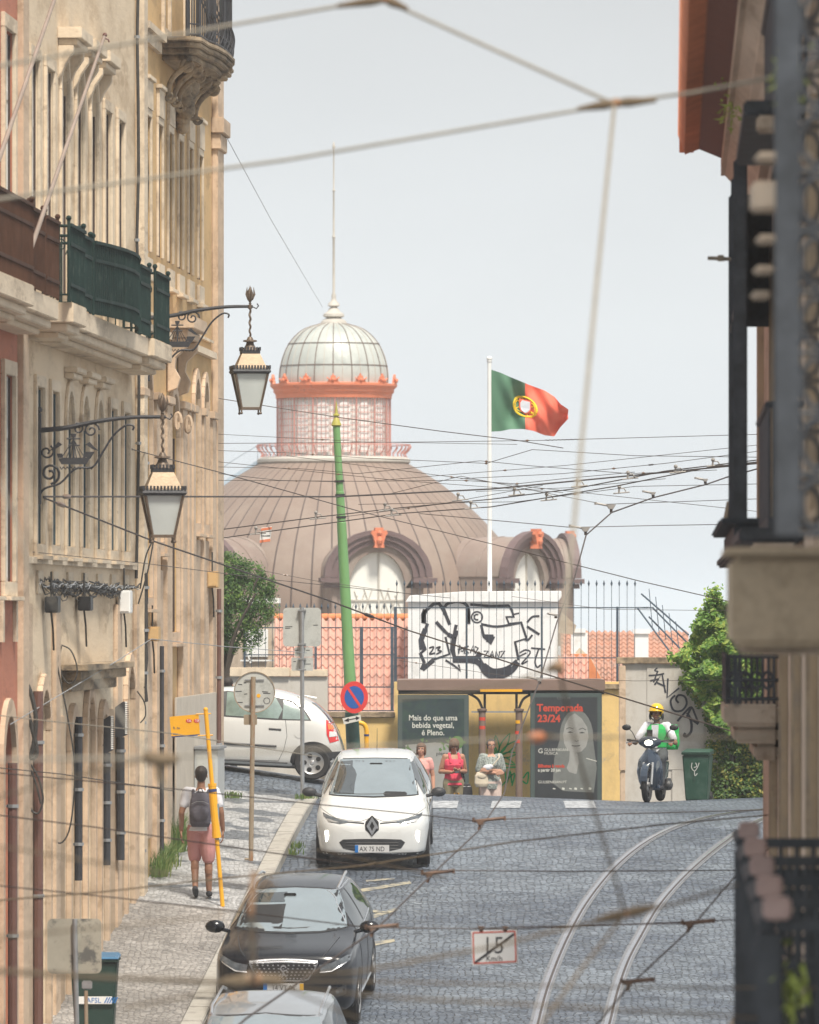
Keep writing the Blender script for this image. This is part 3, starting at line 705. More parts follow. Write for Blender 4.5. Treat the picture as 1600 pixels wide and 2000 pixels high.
loop('thick black cable arching over the first doorway', [(40, 1345), (55, 1340), (70, 1400), (66, 1450), (60, 1480), (72, 1470), (62, 1420), (50, 1380)], 85, .2, .03)
loop('dark cable bending down beside the dark meter box', [(95, 1190), (98, 1240), (106, 1290), (104, 1340), (96, 1365)], 88.3, .1, .014)
loop('curved cables hanging from the bundle below the lantern', [(274, 1150), (284, 1090), (296, 1060), (302, 1040), (290, 1110), (270, 1180)], 98.5, .2, .012)
loop('cable whose loop hangs above the grey conduit', [(268, 1350), (282, 1372), (284, 1398), (274, 1412)], 98.5, .2, .010)
def jbox(label, x, y0, y1, m, ds=.35, out=.2, nm='junction_box'):
 s = DX(x); z0, z1 = ZY(y1, s), ZY(y0, s)
 T = thing(nm, label, 'junction box', WF(s, .1, z0), group='junction boxes on the left facades')
 MB().fr(WF, s - ds / 2, s + ds / 2, .035, out, z0, z1).B('case', m, T, bevel=.012)
 MB().fr(WF, s - ds / 2 - .01, s - ds / 2 - .002, .06, out - .02, z0 + .03, z1 - .03).B('lid', m, T)
 mb = MB(); mb.tube([WF(s, .1, z0), WF(s, .12, z0 - .18), WF(s + .3, .1, z0 - .45)], .014, 6); mb.tube([WF(s, .1, z1), WF(s, .1, z1 + .3)], .014, 6); mb.B('lead', 'cable', T)
jbox('dark meter box hanging under the cable tangle, nearest of the three boxes', 84, 1165, 1197, 'black')
jbox('dark meter box in the middle of the three boxes under the tangle', 149, 1165, 1193, 'black')
jbox('pale grey box with a drooping black cable under the tangle', 228, 1153, 1198, 'white')
jbox('small ochre box on the corner pilaster of the tan house', 402, 1116, 1148, 'tan', .4)
jbox('small ochre box at the left edge of the tan house', 284, 1224, 1252, 'tan', .4)
# toothed boards
for x, y0, y1, lab in ((193, 1398, 1470, 'nearer dark board with toothed edge over a downpipe'), (221, 1370, 1440, 'farther dark board with toothed edge over a downpipe')):
 s = DX(x); T = thing('bracket_board', lab, 'board', WF(s, .1, ZY(y1, s)), group='toothed dark boards on the cream facade')
 z0, z1 = ZY(y1, s), ZY(y0, s)
 pts = [(.03, z0), (.12, z0)] ; n = 16
 for k in range(n): pts += [(.20 + .015 * math.sin(k / n * 3.1), lerp(z0 + .04, z1, k / n)), (.17, lerp(z0 + .04, z1, (k + .5) / n))]
 pts += [(.14, z1), (.03, z1 - .08)]
 MB().prism(pts, lambda a, b, c_: WF(c_, a, b), s - .05, s + .05).B('board', 'iron', T)
 mb = MB()
 for k in range(n): zz = lerp(z0 + .04, z1, (k + .5) / n); mb.fr(WF, s - .056, s - .051, .165, .195, zz - .008, zz + .012)
 BS(mb, 'edge_stripe', 'white', T)
# electricity cabinet
T = thing('electricity_cabinet', 'pale grey electricity cabinet standing against the tan house behind the walker', 'cabinet', WF(108, .25, -3.4))
MB().fr(WF, 107.6, 108.9, .13, .48, pz(-3.3, 108), -2.07).B('case', mat('grey_cabinet', (.50, .52, .52), .5, var=.06, bump=.05), T, bevel=.015)
MB().fr(WF, 107.55, 108.95, .125, .51, -2.068, -2.02).B('lid', 'steel', T, bevel=.01)
MB().fr(WF, 107.585, 107.598, .17, .44, -3.15, -2.15).B('door', 'signback', T)
# ---- wall lanterns
def make_lantern(label, s, zarm, L_, k=1.0):
 T = thing('wall_lantern', label, 'street lamp', WF(s, 0, zarm - .9), group='bracketed street lanterns on the left facades')
 def fr(o, z): return WF(s, o, z)
 mb = MB()
 arm = [fr(.02, zarm - .16), fr(.35, zarm - .13), fr(.75, zarm - .05), fr(1.15, zarm - .004), fr(L_ + .04, zarm + .0)]
 arm = [Vector(p) for p in cr([tuple(p) for p in arm], 4)]
 mb.tube(arm, [.032 - .012 * i / len(arm) for i in range(len(arm))], 8)
 mb.tube([fr(L_ + .03, zarm), fr(L_ + .09, zarm - .03), fr(L_ + .12, zarm + .01), fr(L_ + .10, zarm + .04)], .010, 6)
 mb.B('arm', 'iron', T, smooth=True)
 mb = MB(); mb.tube([fr(.03, zarm + .05), fr(.03, zarm - 1.05)], .028, 8); mb.sphere(fr(.03, zarm + .09), .04, 8)
 mb.B('wall_bar', 'iron', T, smooth=True)
 mb = MB()
 lower = [fr(.03, zarm - .95), fr(.10, zarm - .86), fr(.28, zarm - .80), fr(.42, zarm - .66), fr(.52, zarm - .61), fr(.68, zarm - .60), fr(.80, zarm - .42), fr(.93, zarm - .22), fr(1.08, zarm - .10), fr(1.17, zarm - .11), fr(1.16, zarm - .16)]
 mb.tube([Vector(p) for p in cr([tuple(p) for p in lower], 4)], .014, 6)
 def spiral(o, z, r, turns, sgn=1, a0=0, th=.012):
  pts = []
  for q in range(int(turns * 12) + 1):
   a = a0 + sgn * q * math.pi / 6; rr = r * (1 - q / (turns * 12 + 4)); pts.append(fr(o + rr * math.cos(a), z + rr * math.sin(a)))
  mb.tube(pts, th, 5)
 spiral(.16, zarm - .68, .13, 1.6, 1, -1.5, .016); spiral(.12, zarm - .42, .09, 1.4, -1, 1, .012); spiral(.66, zarm - .16, .10, 1.5, 1, 0); spiral(.50, zarm - .14, .07, 1.3, -1, 2); spiral(.60, zarm - .50, .05, 1.2, 1, 0)
 mb.B('scrollwork', 'iron', T, smooth=True)
 # little sailing ship with two ravens
 mb = MB()
 def sh(poly): mb.prism(poly, lambda a, b, c_: WF(s + c_, a, b), -.012, .012)
 z = zarm
 sh([(.26, z - .50), (.30, z - .57), (.60, z - .57), (.66, z - .47), (.60, z - .49), (.34, z - .49)])
 sh([(.24, z - .44), (.31, z - .44), (.32, z - .492), (.26, z - .492)]); sh([(.58, z - .42), (.70, z - .42), (.66, z - .485), (.58, z - .485)])
 for a, b in ((.445, .24),): mb.tube([fr(a, z - .5), fr(a, z - b)], .012, 5)
 mb.tube([fr(.36, z - .26), fr(.53, z - .26)], .010, 5); mb.tube([fr(.38, z - .34), fr(.52, z - .34)], .008, 5)
 for a in (.30, .36, .41, .48, .53, .58): mb.tube([fr(a, z - .49), fr(.445, z - .27)], .005, 4)
 sh([(.41, z - .20), (.48, z - .20), (.47, z - .245), (.42, z - .245)])
 for sx, c in ((-1, .24), (1, .66)):
  sh([(c - .07 * sx, z - .33), (c - .02 * sx, z - .30), (c + .02 * sx, z - .345), (c + .09 * sx, z - .41), (c + .02 * sx, z - .39)])
 for k in range(9): mb.tube([fr(.28 + .045 * k, z - .60), fr(.30 + .045 * k, z - .63), fr(.325 + .045 * k, z - .60)], .007, 4)
 for k in range(3): mb.sphere(fr(.36 + .09 * k, z - .53), .014, 6)
 mb.B('ship_ornament', 'iron', T)
 # stem and lantern body (square, tapered)
 c = WF(s, L_, 0); cx, cy = c.x, c.y
 mb = MB()
 pts = [Vector((cx + .008 * math.cos(q * 1.1), cy + .008 * math.sin(q * 1.1), lerp(z + .05, z - .42, q / 24))) for q in range(25)]
 mb.tube(pts, .016, 6); mb.lathe([(.0, .30), (.012, .26), (.035, .22), (.05, .16), (.045, .11), (.02, .07), (.012, .06), (.02, .045), (.012, .03), (.03, .02), (.03, -.03), (.0, -.04)], (cx, cy, z), 10)
 for a in range(5):
  an = a * 1.2566; mb.tube([Vector((cx + .03 * math.cos(an), cy + .03 * math.sin(an), z + .09)), Vector((cx + .062 * math.cos(an), cy + .062 * math.sin(an), z + .17)), Vector((cx + .05 * math.cos(an), cy + .05 * math.sin(an), z + .27))], [.012, .016, .003], 5)
 mb.B('stem', 'iron_brown', T, smooth=True)
 def sq(mb, levels, rot=R(8)):
  b = len(mb.v)
  for h, zz in levels:
   for q in range(4):
    an = rot + R(45) + q * R(90); mb.v.append(Vector((cx + h * 1.414 * math.cos(an), cy + h * 1.414 * math.sin(an), zz)))
  for i in range(len(levels) - 1):
   for q in range(4): mb.f.append((b + i * 4 + q, b + i * 4 + (q + 1) % 4, b + i * 4 + 4 + (q + 1) % 4, b + i * 4 + 4 + q))
  mb.f.append((b, b + 1, b + 2, b + 3)); e = b + 4 * (len(levels) - 1); mb.f.append((e + 3, e + 2, e + 1, e))
 zt = z - .42
 mb = MB(); mb.lathe([(.0, 0), (.03, -.01), (.05, -.05), (.095, -.055), (.10, -.075), (.05, -.085), (.06, -.12), (.10, -.19), (.12, -.20)], (cx, cy, zt), 12); mb.B('cap', 'iron_brown', T, smooth=.5)
 mb = MB(); sq(mb, [(.13, zt - .20), (.13, zt - .245)])
 for q in range(4):
  an = R(8) + q * R(90); ca, sa = math.cos(an), math.sin(an)
  for j in range(7):
   t = lerp(-.125, .125, j / 6); mb.box((cx + ca * .128 - sa * t, cy + sa * .128 + ca * t, zt - .18), (.022, .022, .05), Matrix.Rotation(an, 3, 'Z'))
 mb.B('upper_crown', 'iron', T)
 mb = MB(); sq(mb, [(.125, zt - .246), (.15, zt - .30), (.21, zt - .44), (.215, zt - .46)]); mb.B('roof', 'lamp_roof', T)
 mb = MB(); sq(mb, [(.255, zt - .461), (.27, zt - .50), (.25, zt - .53)])
 for q in range(4):
  an = R(8) + q * R(90); ca, sa = math.cos(an), math.sin(an)
  for j in range(13):
   t = lerp(-.25, .25, j / 12); mb.box((cx + ca * .256 - sa * t, cy + sa * .256 + ca * t, zt - .44), (.02, .024, .05), Matrix.Rotation(an, 3, 'Z'))
 mb.B('lower_crown', 'iron', T)
 z1, z2, h1, h2 = zt - .531, zt - 1.0, .228, .135
 mb = MB(); sq(mb, [(h1 - .012, z1), (h2 - .012, z2)]); mb.B('glass', 'lampglass', T)
 mb = MB()
 for q in range(4):
  an = R(8) + R(45) + q * R(90); ca, sa = math.cos(an) * 1.414, math.sin(an) * 1.414
  mb.tube([(cx + ca * h1, cy + sa * h1, z1), (cx + ca * h2, cy + sa * h2, z2), (cx + ca * h2, cy + sa * h2, z2 - .07)], [.02, .018, .012], 6); mb.sphere((cx + ca * h2, cy + sa * h2, z2 - .085), .02, 6)
 sq(mb, [(h2 + .008, z2 - .001), (h2 + .008, z2 - .035)]); sq(mb, [(h1 + .01, z1 + .0), (h1 + .01, z1 - .03)]) if 0 else None
 mb.B('lantern_frame', 'iron_brown', T)
 return T
make_lantern('nearer black lantern on a ship-ornamented scroll bracket fixed to the cream house', 86.5, 2.35, 1.52)
make_lantern('farther black lantern on a ship-ornamented scroll bracket, hanging against the sky', 101.0, 4.30, 1.47)
# flagpoles leaning out of the pink house balcony
def pole_thing(name, label, a, b, r0, r1, m='rope'):
 T = thing(name, label, 'flagpole', a, group='bare flagpoles on the pink house balcony')
 MB().tube([a, b], [r0, r1], 8).B('pole', m, T, smooth=True)
 mb = MB(); d = (b - a).normalized(); mb.sphere(b, r1 * 1.6, 8); mb.tube([b - d * .04, b - d * .04 + Vector((.05, 0, -.02)), b - d * .04 + Vector((.06, 0, -.05))], .01, 5); mb.B('tip', 'pipe_brown', T)
M['polewood'] = mat('weathered_flagpole', (.33, .27, .23), .7, var=.15, scale=5, bump=.1)
pole_thing('flagpole', 'bare flagpole slanting over the brown railing to a hooked tip', P(40, 545, 80.5), P(205, 68, 82), .028, .018, 'polewood')
pole_thing('flagpole', 'bare flagpole slanting out of the top left corner', P(-40, 420, 78), P(120, -40, 79.5), .028, .02, 'polewood')
# ================================================================ right-hand house with iron balconies (close, out of focus)
def RF(s, o, z):     # s along the street, o = offset of the facade line towards +X, z up
 return Vector((.0366 * s + o, s - .0366 * o, z))
M['rwall'] = mat('beige_render', (.52, .43, .34), .9, var=.15, scale=1.2, c2=(.34, .25, .17), c2s=1.6, c2lo=.5, c2hi=.75, bump=.3, bscale=16, stretch=(1, .2, 1))
M['rwall_ochre'] = mat('ochre_render', (.42, .32, .21), .9, var=.15, scale=1.4, c2=(.30, .25, .2), c2s=2, c2lo=.48, c2hi=.7, bump=.3, bscale=16)
M['parapet'] = mat('mottled_parapet_render', (.50, .40, .28), .9, var=.25, scale=5, c2=(.24, .19, .13), c2s=5, c2lo=.46, c2hi=.68, bump=.3)
streaks('rwall', (.22, .16, .11), .6); streaks('rwall_ochre', (.22, .16, .11), .6)
M['eave'] = mat('red_brown_eave_boards', (.17, .065, .045), .8, var=.15, scale=2, bump=.2, stretch=(1, 8, 1))
M['rtile'] = mat('orange_edge_tile', (.60, .23, .12), .7, var=.15, scale=3, bump=.2)
M['darkiron'] = mat('blue_black_cast_iron', (.045, .05, .058), .7, var=.5, scale=5, bump=.2)
M['planter'] = mat('pinkish_stone_post', (.42, .30, .27), .85, var=.12, scale=6, bump=.2)
T = thing('balcony_house', 'weathered house on the right edge with stacked iron balconies and red tiled eave', 'building', RF(50, 1.2, -8))
WO = .864
opsR = []
for zc in (-1.1, 1.6):
 for s in (32, 37, 42.5, 48, 53.5, 59): opsR.append((s, s + 1.1, zc - 1.2 if zc < 0 else .7, zc + 1.3 if zc < 0 else 2.9, 0))
def RW(s, o, z): return RF(s, WO - o, z)
wall_open(RW, 25.6, 68, -12, 4.2, [(s, s + 1.1, a, b, 0) for s, _, a, b, _ in opsR], depth=.25, back=8).B('wall', 'rwall', T)
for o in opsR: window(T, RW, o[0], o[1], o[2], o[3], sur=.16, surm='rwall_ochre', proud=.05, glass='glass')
mb = MB(); mb.fr(RF, 67.3, 68.04, WO - .06, WO - .001, .62, 4.1); mb.B('corner_quoin', 'rwall_ochre', T)
# eave: stepped cornice, boards, edge tiles
mb = MB()
pr = [(.0, 3.55), (.05, 3.55), (.05, 3.70), (.12, 3.75), (.12, 3.82), (.20, 3.92), (.26, 3.96), (.26, 4.02), (.36, 4.13), (.40, 4.13), (.40, 4.28), (.0, 4.28)]
mb.prism([(WO - a, z) for a, z in pr], lambda a, b, c: RF(c, a, b), 30, 67.9); mb.B('cornice', 'rwall', T)
mb = MB()
mb.prism([(.47, 4.30), (.13, 4.44), (.13, 4.47), (1.5, 4.9), (1.5, 4.30)], lambda a, b, c: RF(c, a, b), 30, 67.98); mb.B('eave_boards', 'eave', T)
mb = MB()
for k in range(int((68 - 30) / .22)):
 s = 68 - .11 - .22 * k; mb.tube([RF(s, .09, 4.43), RF(s, .5, 4.58), RF(s, 1.4, 4.9)], [.105, .10, .10], 8)
mb.B('roof_tiles', 'rtile', T, smooth=True)
mb = MB(); mb.tube([RF(68.02, .14, 4.36), RF(68.02, .14, 4.5)], .07, 8); mb.B('eave_tile', 'rtile', T)
# the upper enclosed veranda: floor slab, dark posts and side panels with a slot of sky
mb = MB(); mb.fr(RF, 52, 62, .45, WO - .002, .46, .64); mb.fr(RF, 51.8, 62.3, .39, WO - .002, .38, .458)
mb.fr(RF, 51.9, 62.15, .34, WO - .002, .641, .68); vs_ = mb.B('veranda_floor', 'darkiron', T, bevel=.02)
mb = MB()
for s in (61.9, 59.4, 57): mb.fr(RF, s, s + .16, .49, .60, .682, 3.60)
BS(mb, 'veranda_post', 'darkiron', T, bevel=.015)
mb = MB(); mb.fr(RF, 61.85, 61.9, .601, WO - .002, 2.46, 3.6); mb.fr(RF, 57.2, 61.84, .52, .56, 2.46, 3.6); mb.fr(RF, 57.2, 61.84, .50, .58, 2.40, 2.458)
mb.B('veranda_panel', 'darkiron', T)
mb = MB()
for k in range(6): mb.tube([RF(62.0, .56, .9 + .05 * k), RF(62.02, .50 - .0 * k, .95 + .05 * k), RF(62, .56, 1.0 + .05 * k)], .012, 5)
mb.tube([RF(62, .5, .7), RF(62, .47, .8), RF(62, .5, .95)], .03, 6)
mb.tube([RF(60, .53, 2.95), RF(60, .34, 2.96), RF(60, .30, 2.96)], .018, 6); mb.box(RF(60, .41, 2.96), (.05, .06, .05))
mb.B('veranda_bracket', 'rust', T)
# masonry balcony mid-height: parapet block and console below
T2 = thing('masonry_balcony', 'pale rendered masonry balcony bulging from the right-hand house', 'balcony', RF(32.5, .5, .0))
mb = MB(); mb.fr(RF, 31.5, 34, .262, WO - .003, -.155, .25); mb.fr(RF, 31.4, 34.1, .235, WO - .003, .251, .285)
mb.B('parapet', 'parapet', T2, bevel=.03)
mb = MB(); mb.fr(RF, 31.7, 33.9, .30, WO - .003, -.19, -.156); mb.B('moulding', 'rwall', T2, bevel=.02)
mb = MB();
for s in (31.9, 33.5): mb.fr(RF, s, s + .05, .28, .30, -.42, -.191)
BS(mb, 'hanging_ironwork', 'darkiron', T2)
# small stone balcony with railing further down (z about -.9), greenery seen through it
T3 = thing('stone_balcony', 'small stepped stone balcony with iron railing below the masonry one', 'balcony', RF(60, .6, -1.3))
mb = MB(); mb.fr(RF, 57.5, 61.5, .42, WO - .003, -.92, -.74); mb.fr(RF, 57.7, 61.3, .50, WO - .003, -1.06, -.921); mb.fr(RF, 57.9, 61.1, .66, WO - .003, -1.2, -1.061)
mb.B('slab', 'rwall', T3, bevel=.03)
mb = MB()
for k in range(9): mb.tube([RF(57.6, .46 + .045 * k, -.74), RF(57.6, .46 + .045 * k, -.34)], .012, 5)
for z in (-.70, -.55, -.36): mb.tube([RF(57.6, .44, z), RF(57.6, WO, z)], .016, 5); mb.tube([RF(57.6, .44, z), RF(61.4, .44, z)], .016, 5)
for k in range(16): mb.tube([RF(57.6 + k * .25, .44, -.74), RF(57.6 + .25 * k, .44, -.34)], .012, 5)
for k in range(4): mb.tube([RF(57.6, .50 + .09 * k + .04 * math.cos(a * .5), -.55 + .07 * math.sin(a * .5)) for a in range(13)], .012, 5)
mb.B('railing', 'darkiron', T3)
# column of cast-iron balconies close to the camera (seen end-on, large and blurred)
def iron_balcony(label, s0, s1, zt, h, off, dense=12, slab=True):
 T = thing('iron_balcony', label, 'balcony', RF(s0, off + .25, zt - h), group='dark iron balconies on the right-hand house')
 mb = MB(); mb.fr(RF, s0, s1, off - .03, off + .03, zt - .05, zt); mb.fr(RF, s0 - .03, s0 + .03, off + .035, WO - .005, zt - .05, zt)
 mb.B('handrail', 'darkiron', T, bevel=.01)
 mb = MB(); mb.fr(RF, s0 + .001, s0 + .02, off + .03, WO - .01, zt - .20, zt - .16); mb.fr(RF, s0, s1, off - .015, off + .015, zt - .20, zt - .16); mb.fr(RF, s0, s1, off - .02, off + .02, zt - h + .05, zt - h + .1); mb.fr(RF, s0 + .001, s0 + .02, off + .02, WO - .01, zt - h + .05, zt - h + .1)
 mb.B('lower_rail', 'darkiron', T)
 mb = MB()
 for k in range(6):
  a = lerp(off + .04, WO - .03, k / 5); mb.tube([RF(s0, a, zt - h + .05), RF(s0, a, zt - .05)], .014, 6)
  if k < 5:
   for zz in (zt - .55, zt - .8): mb.tube([RF(s0, a + .033 + .025 * math.cos(q * .7), zz + .08 * math.sin(q * .7)) for q in range(10)], .008, 5)
 for k in range(dense): a = lerp(s0, s1, (k + .5) / dense); mb.tube([RF(a, off, zt - h + .05), RF(a, off, zt - .05)], .012, 6)
 mb.B('baluster', 'darkiron', T)
 mb = MB(); mb.fr(RF, s0 - .05, s0 + .05, off - .035, off + .065, zt - h, zt - .055)
 mb.B('corner_post', 'darkiron', T, bevel=.01)
 mb = MB(); mb.fr(RF, s0 - .10, s0 + .11, off - .01, off + .10, zt + .001, zt + .085); mb.B('post_cap', 'planter', T, bevel=.012)
 if slab:
  mb = MB(); mb.fr(RF, s0 - .05, s1, off - .05, WO - .004, zt - h - .12, zt - h - .001); mb.B('slab', 'rwall', T, bevel=.015)
 return T
i_ = 0
for s, lab in ((38, 'farthest of the low dark iron balconies'), (35.2, 'fourth low dark iron balcony from the camera'), (32.6, 'middle one of the low dark iron balconies'), (30.2, 'second low dark iron balcony from the camera'), (28, 'nearest low dark iron balcony')):
 iron_balcony(lab, s, s + 1.7, -1.20 - .0 * s, 1.05, .365)
# upper column of dark ironwork on the far right
def ironscreen(label, s, z0, z1, o0, m='darkiron'):
 T = thing('iron_screen', label, 'railing', RF(s, o0, z0), group='tall dark iron screens on the right-hand house')
 mb = MB(); mb.fr(RF, s, s + .06, o0, o0 + .09, z0, z1); mb.fr(RF, s, s + .06, o0 + .22, o0 + .26, z0, z1); mb.B('upright', m, T)
 mb = MB()
 n = int((z1 - z0) / .22)
 for k in range(n):
  z = z0 + (k + .5) * .22
  mb.tube([RF(s + .03, o0 + .15 + .055 * math.cos(q * .6), z + .09 * math.sin(q * .6)) for q in range(12)], .011, 5)
  mb.tube([RF(s + .03, o0 + .09, z - .11), RF(s + .03, o0 + .36, z - .11)], .010, 5)
 mb.B('scroll', m, T)
 return T
ironscreen('tall dark cast-iron screen at the right edge above eye level, nearer one', 26, .28, 2.6, .375)
ironscreen('tall dark cast-iron screen at the right edge above eye level, farther one', 31, .34, 3.0, .44)
for s, z, lab in ((47, .46, 'dark projecting balcony floor above the masonry balcony'), (44, 3.05, 'dark projecting balcony floor high on the right edge')):
 T = thing('balcony_floor', lab, 'balcony', RF(s, .6, z))
 mb = MB(); mb.fr(RF, s, s + 5, .44, WO - .004, z, z + .09); mb.B('floor', 'darkiron', T, bevel=.015)
 mb = MB(); mb.fr(RF, s + .01, s + 4.9, .63, .66, z + .092, z + .16);
 for k in range(20): mb.tube([RF(s + .05 + .25 * k, .64, z + .16), RF(s + .05 + .25 * k, .64, z + .9)], .012, 5)
 for k in range(7): mb.tube([RF(s + .03, .64 + .03 * k, z + .09), RF(s + .03, .64 + .03 * k, z + .9)], .012, 5)
 mb.tube([RF(s + .03, .63, z + .9), RF(s + 4.9, .63, z + .9)], .025, 6); mb.tube([RF(s + .03, .63, z + .9), RF(s + .03, WO, z + .9)], .025, 6)
 mb.B('railing', 'darkiron', T)
 mb = MB(); mb.fr(RF, s - .12, s + .25, .52, WO - .05, z + 0.2 - .30, z + .2 - .21); mb.B('sill_block', 'rwall', T, bevel=.015)
# stone window sills catching light between the ironwork
for i, (x, y, D, w_, h_, lab) in enumerate(((1532, 308, 30, .24, .035, 'pale sill under the top window at the right edge'), (1500, 385, 30, .14, .12, 'pale carved bracket below the top sill'), (1497, 468, 30, .085, .032, 'pale sill block above three darker panels, upper one'), (1492, 528, 31, .085, .032, 'pale sill block, middle of the column by the sky slot'), (1486, 577, 32, .085, .032, 'pale sill block, lowest of the column by the sky slot'))):
 p = P(x, y, D); o = MB().box(p, (w_, .3, h_)).B('sill_block', 'rwall', bevel=.012); tag(o, lab, 'sill')
# wall lamp cable
pts = [P(1600, 1300, 55), P(1580, 1340, 55), P(1566, 1420, 55), P(1578, 1500, 55), P(1580, 1560, 55), P(1568, 1640, 55)]
tubething('wall_cable', 'brown cable snaking down the pale wall at the right edge', 'cable', [Vector(p) for p in cr([tuple(p) for p in pts], 5)], .022, 'cable_brown')
tubething('downpipe', 'slim dark pipe on the wall below the stepped stone balcony', 'pipe', [P(1541, 1470, 58), P(1541, 1640, 58)], .014, 'iron')
M['weed'] = mat('weed_leaves', (.30, .36, .06), .6, var=.4, scale=20, bump=0)
for x, y, D, n_, lab in ((1428, 200, 58, 90, 'yellow-green weed growing from the cornice under the tiled eave'), (1532, 160, 30, 110, 'blurred leafy pot plant high on the right-hand balcony'), (1545, 1940, 28, 90, 'blurred leaves behind the lowest iron balcony')):
 T = thing('balcony_plant', lab, 'plant', P(x, y + 70, D)); mb = MB(); c0 = P(x, y + 60, D)
 for k in range(n_): p = P(x + rnd.gauss(0, 13), y + rnd.gauss(0, 30), D) + Vector((0, rnd.gauss(0, .05), 0)); q = Vector((rnd.gauss(0, .03), rnd.gauss(0, .03), rnd.gauss(0, .03))); mb.add([p, p + q, p + Vector((.02, 0, .025))], [(0, 1, 2)])
 mb.B('foliage', 'weed', T)
 mb = MB(); mb.tube([c0, P(x + 2, y, D), P(x - 4, y - 50, D)], [.006, .004, .002], 5); mb.B('stem', 'weed', T)
# ================================================================ background: domed market hall, walls, fence, shelter, houses, plants
def radial_mat(name, c, line, nseam, rough=.6, lw=.05, c2=None):
 m = mat(name, c, rough, var=.12, scale=.5, c2=c2, c2s=.6, c2lo=.48, c2hi=.8, bump=0); nt = m.node_tree; N = nt.nodes; L = nt.links; b = N['Principled BSDF']
 base = b.inputs['Base Color'].links[0].from_socket
 tc = N.new('ShaderNodeTexCoord'); sp = N.new('ShaderNodeSeparateXYZ'); L.new(tc.outputs['Object'], sp.inputs[0])
 at = N.new('ShaderNodeMath'); at.operation = 'ARCTAN2'; L.new(sp.outputs[1], at.inputs[0]); L.new(sp.outputs[0], at.inputs[1])
 mu = N.new('ShaderNodeMath'); mu.operation = 'MULTIPLY'; L.new(at.outputs[0], mu.inputs[0]); mu.inputs[1].default_value = nseam / (2 * math.pi)
 pp = N.new('ShaderNodeMath'); pp.operation = 'PINGPONG'; L.new(mu.outputs[0], pp.inputs[0]); pp.inputs[1].default_value = .5
 mr = N.new('ShaderNodeMapRange'); mr.inputs[1].default_value = lw; mr.inputs[2].default_value = lw * .5; L.new(pp.outputs[0], mr.inputs[0])
 mx = N.new('ShaderNodeMix'); mx.data_type = 'RGBA'; L.new(mr.outputs[0], mx.inputs[0]); L.new(base, mx.inputs[6]); mx.inputs[7].default_value = (*line, 1); L.new(mx.outputs[2], b.inputs['Base Color'])
 bp = N.new('ShaderNodeBump'); bp.inputs['Strength'].default_value = .6; bp.inputs['Distance'].default_value = .06; L.new(mr.outputs[0], bp.inputs['Height']); L.new(bp.outputs[0], b.inputs['Normal'])
 return m
M['dome'] = radial_mat('standing_seam_zinc', (.25, .185, .15), (.085, .06, .055), 60, lw=.05, c2=(.31, .25, .205))
M['dome_plain'] = mat('brown_zinc', (.27, .205, .175), .6, var=.15, scale=.8, c2=(.30, .25, .215), c2s=1.0, bump=.05)
M['dome_dark'] = mat('dark_zinc_moulding', (.15, .10, .10), .6, var=.15, scale=1.5, bump=.05)
M['orange'] = mat('orange_painted_iron', (.72, .22, .11), .6, var=.15, scale=2, c2=(.30, .12, .08), c2s=2, c2lo=.6, c2hi=.75, bump=.1)
M['pinkiron'] = mat('faded_pink_iron', (.55, .24, .20), .6, var=.15, scale=2, bump=0)
M['cupola'] = mat('frosted_cupola_glass', (.50, .53, .50), .35, var=.14, scale=.7, c2=(.36, .39, .37), c2s=.8, bump=0)
M['cuprib'] = mat('rusty_cupola_rib', (.16, .11, .09), .7, var=.3, scale=2, bump=0)
M['drumglass'] = mat('lantern_drum_glass', (.80, .80, .76), .4, var=.08, scale=.6, bump=0)
M['cap'] = mat('pale_zinc_cap', (.50, .47, .42), .6, var=.12, scale=2, bump=0)
DD = 250.0; K = DD / F; DXC = (652 - CX) * K
def zd(y): return (HY - y) * K
T = thing('domed_market_hall', 'great brown seamed dome with glazed lantern, orange cornice and tall spire', 'domed building', (DXC, DD, zd(1700)))
dc = Vector((DXC, DD, 0))
shell = [(145, 905), (198, 937), (246, 974), (285, 1009), (320, 1047), (344, 1082), (362, 1122), (372, 1167), (376, 1215), (376, 1260)]
shell = cr([(float(a), float(b)) for a, b in shell], 3)
MB().lathe([(a * K, zd(b)) for a, b in shell], dc, 120).B('dome', 'dome', T, smooth=True)
MB().lathe([(376 * K, zd(1262)), (390 * K, zd(1262)), (396 * K, zd(1275)), (382 * K, zd(1290)), (382 * K, zd(1700))], dc, 96).B('drum_wall', 'rwall', T, smooth=.5)
MB().lathe([(112 * K, zd(893)), (143 * K, zd(893)), (150 * K, zd(898)), (150 * K, zd(903)), (145 * K, zd(907)), (112 * K, zd(907))], dc, 96).B('walkway', 'cap', T, smooth=.5)
MB().lathe([(105 * K, zd(892)), (105 * K, zd(776))], dc, 64).B('lantern_glazing', 'drumglass', T, smooth=True)
def ringz(mb, r, y, t, n=72): mb.lathe([((r - t) * K, zd(y - t)), ((r + t) * K, zd(y - t)), ((r + t) * K, zd(y + t)), ((r - t) * K, zd(y + t)), ((r - t) * K, zd(y - t))], dc, n)
mb = MB()
for y in [782 + 12.6 * k for k in range(9)]: ringz(mb, 110, y, .5)
for k in range(80):
 a = 2 * math.pi * k / 80 + .03; r = 110.5 * K; t = 1.5 if k % 5 == 0 else .5
 mb.tube([dc + Vector((r * math.cos(a), r * math.sin(a), zd(893))), dc + Vector((r * math.cos(a), r * math.sin(a), zd(776)))], t * K, 5, cap=False)
mb.B('lantern_cage', 'pinkiron', T)
mb = MB()   # tall arched lights inside the cage
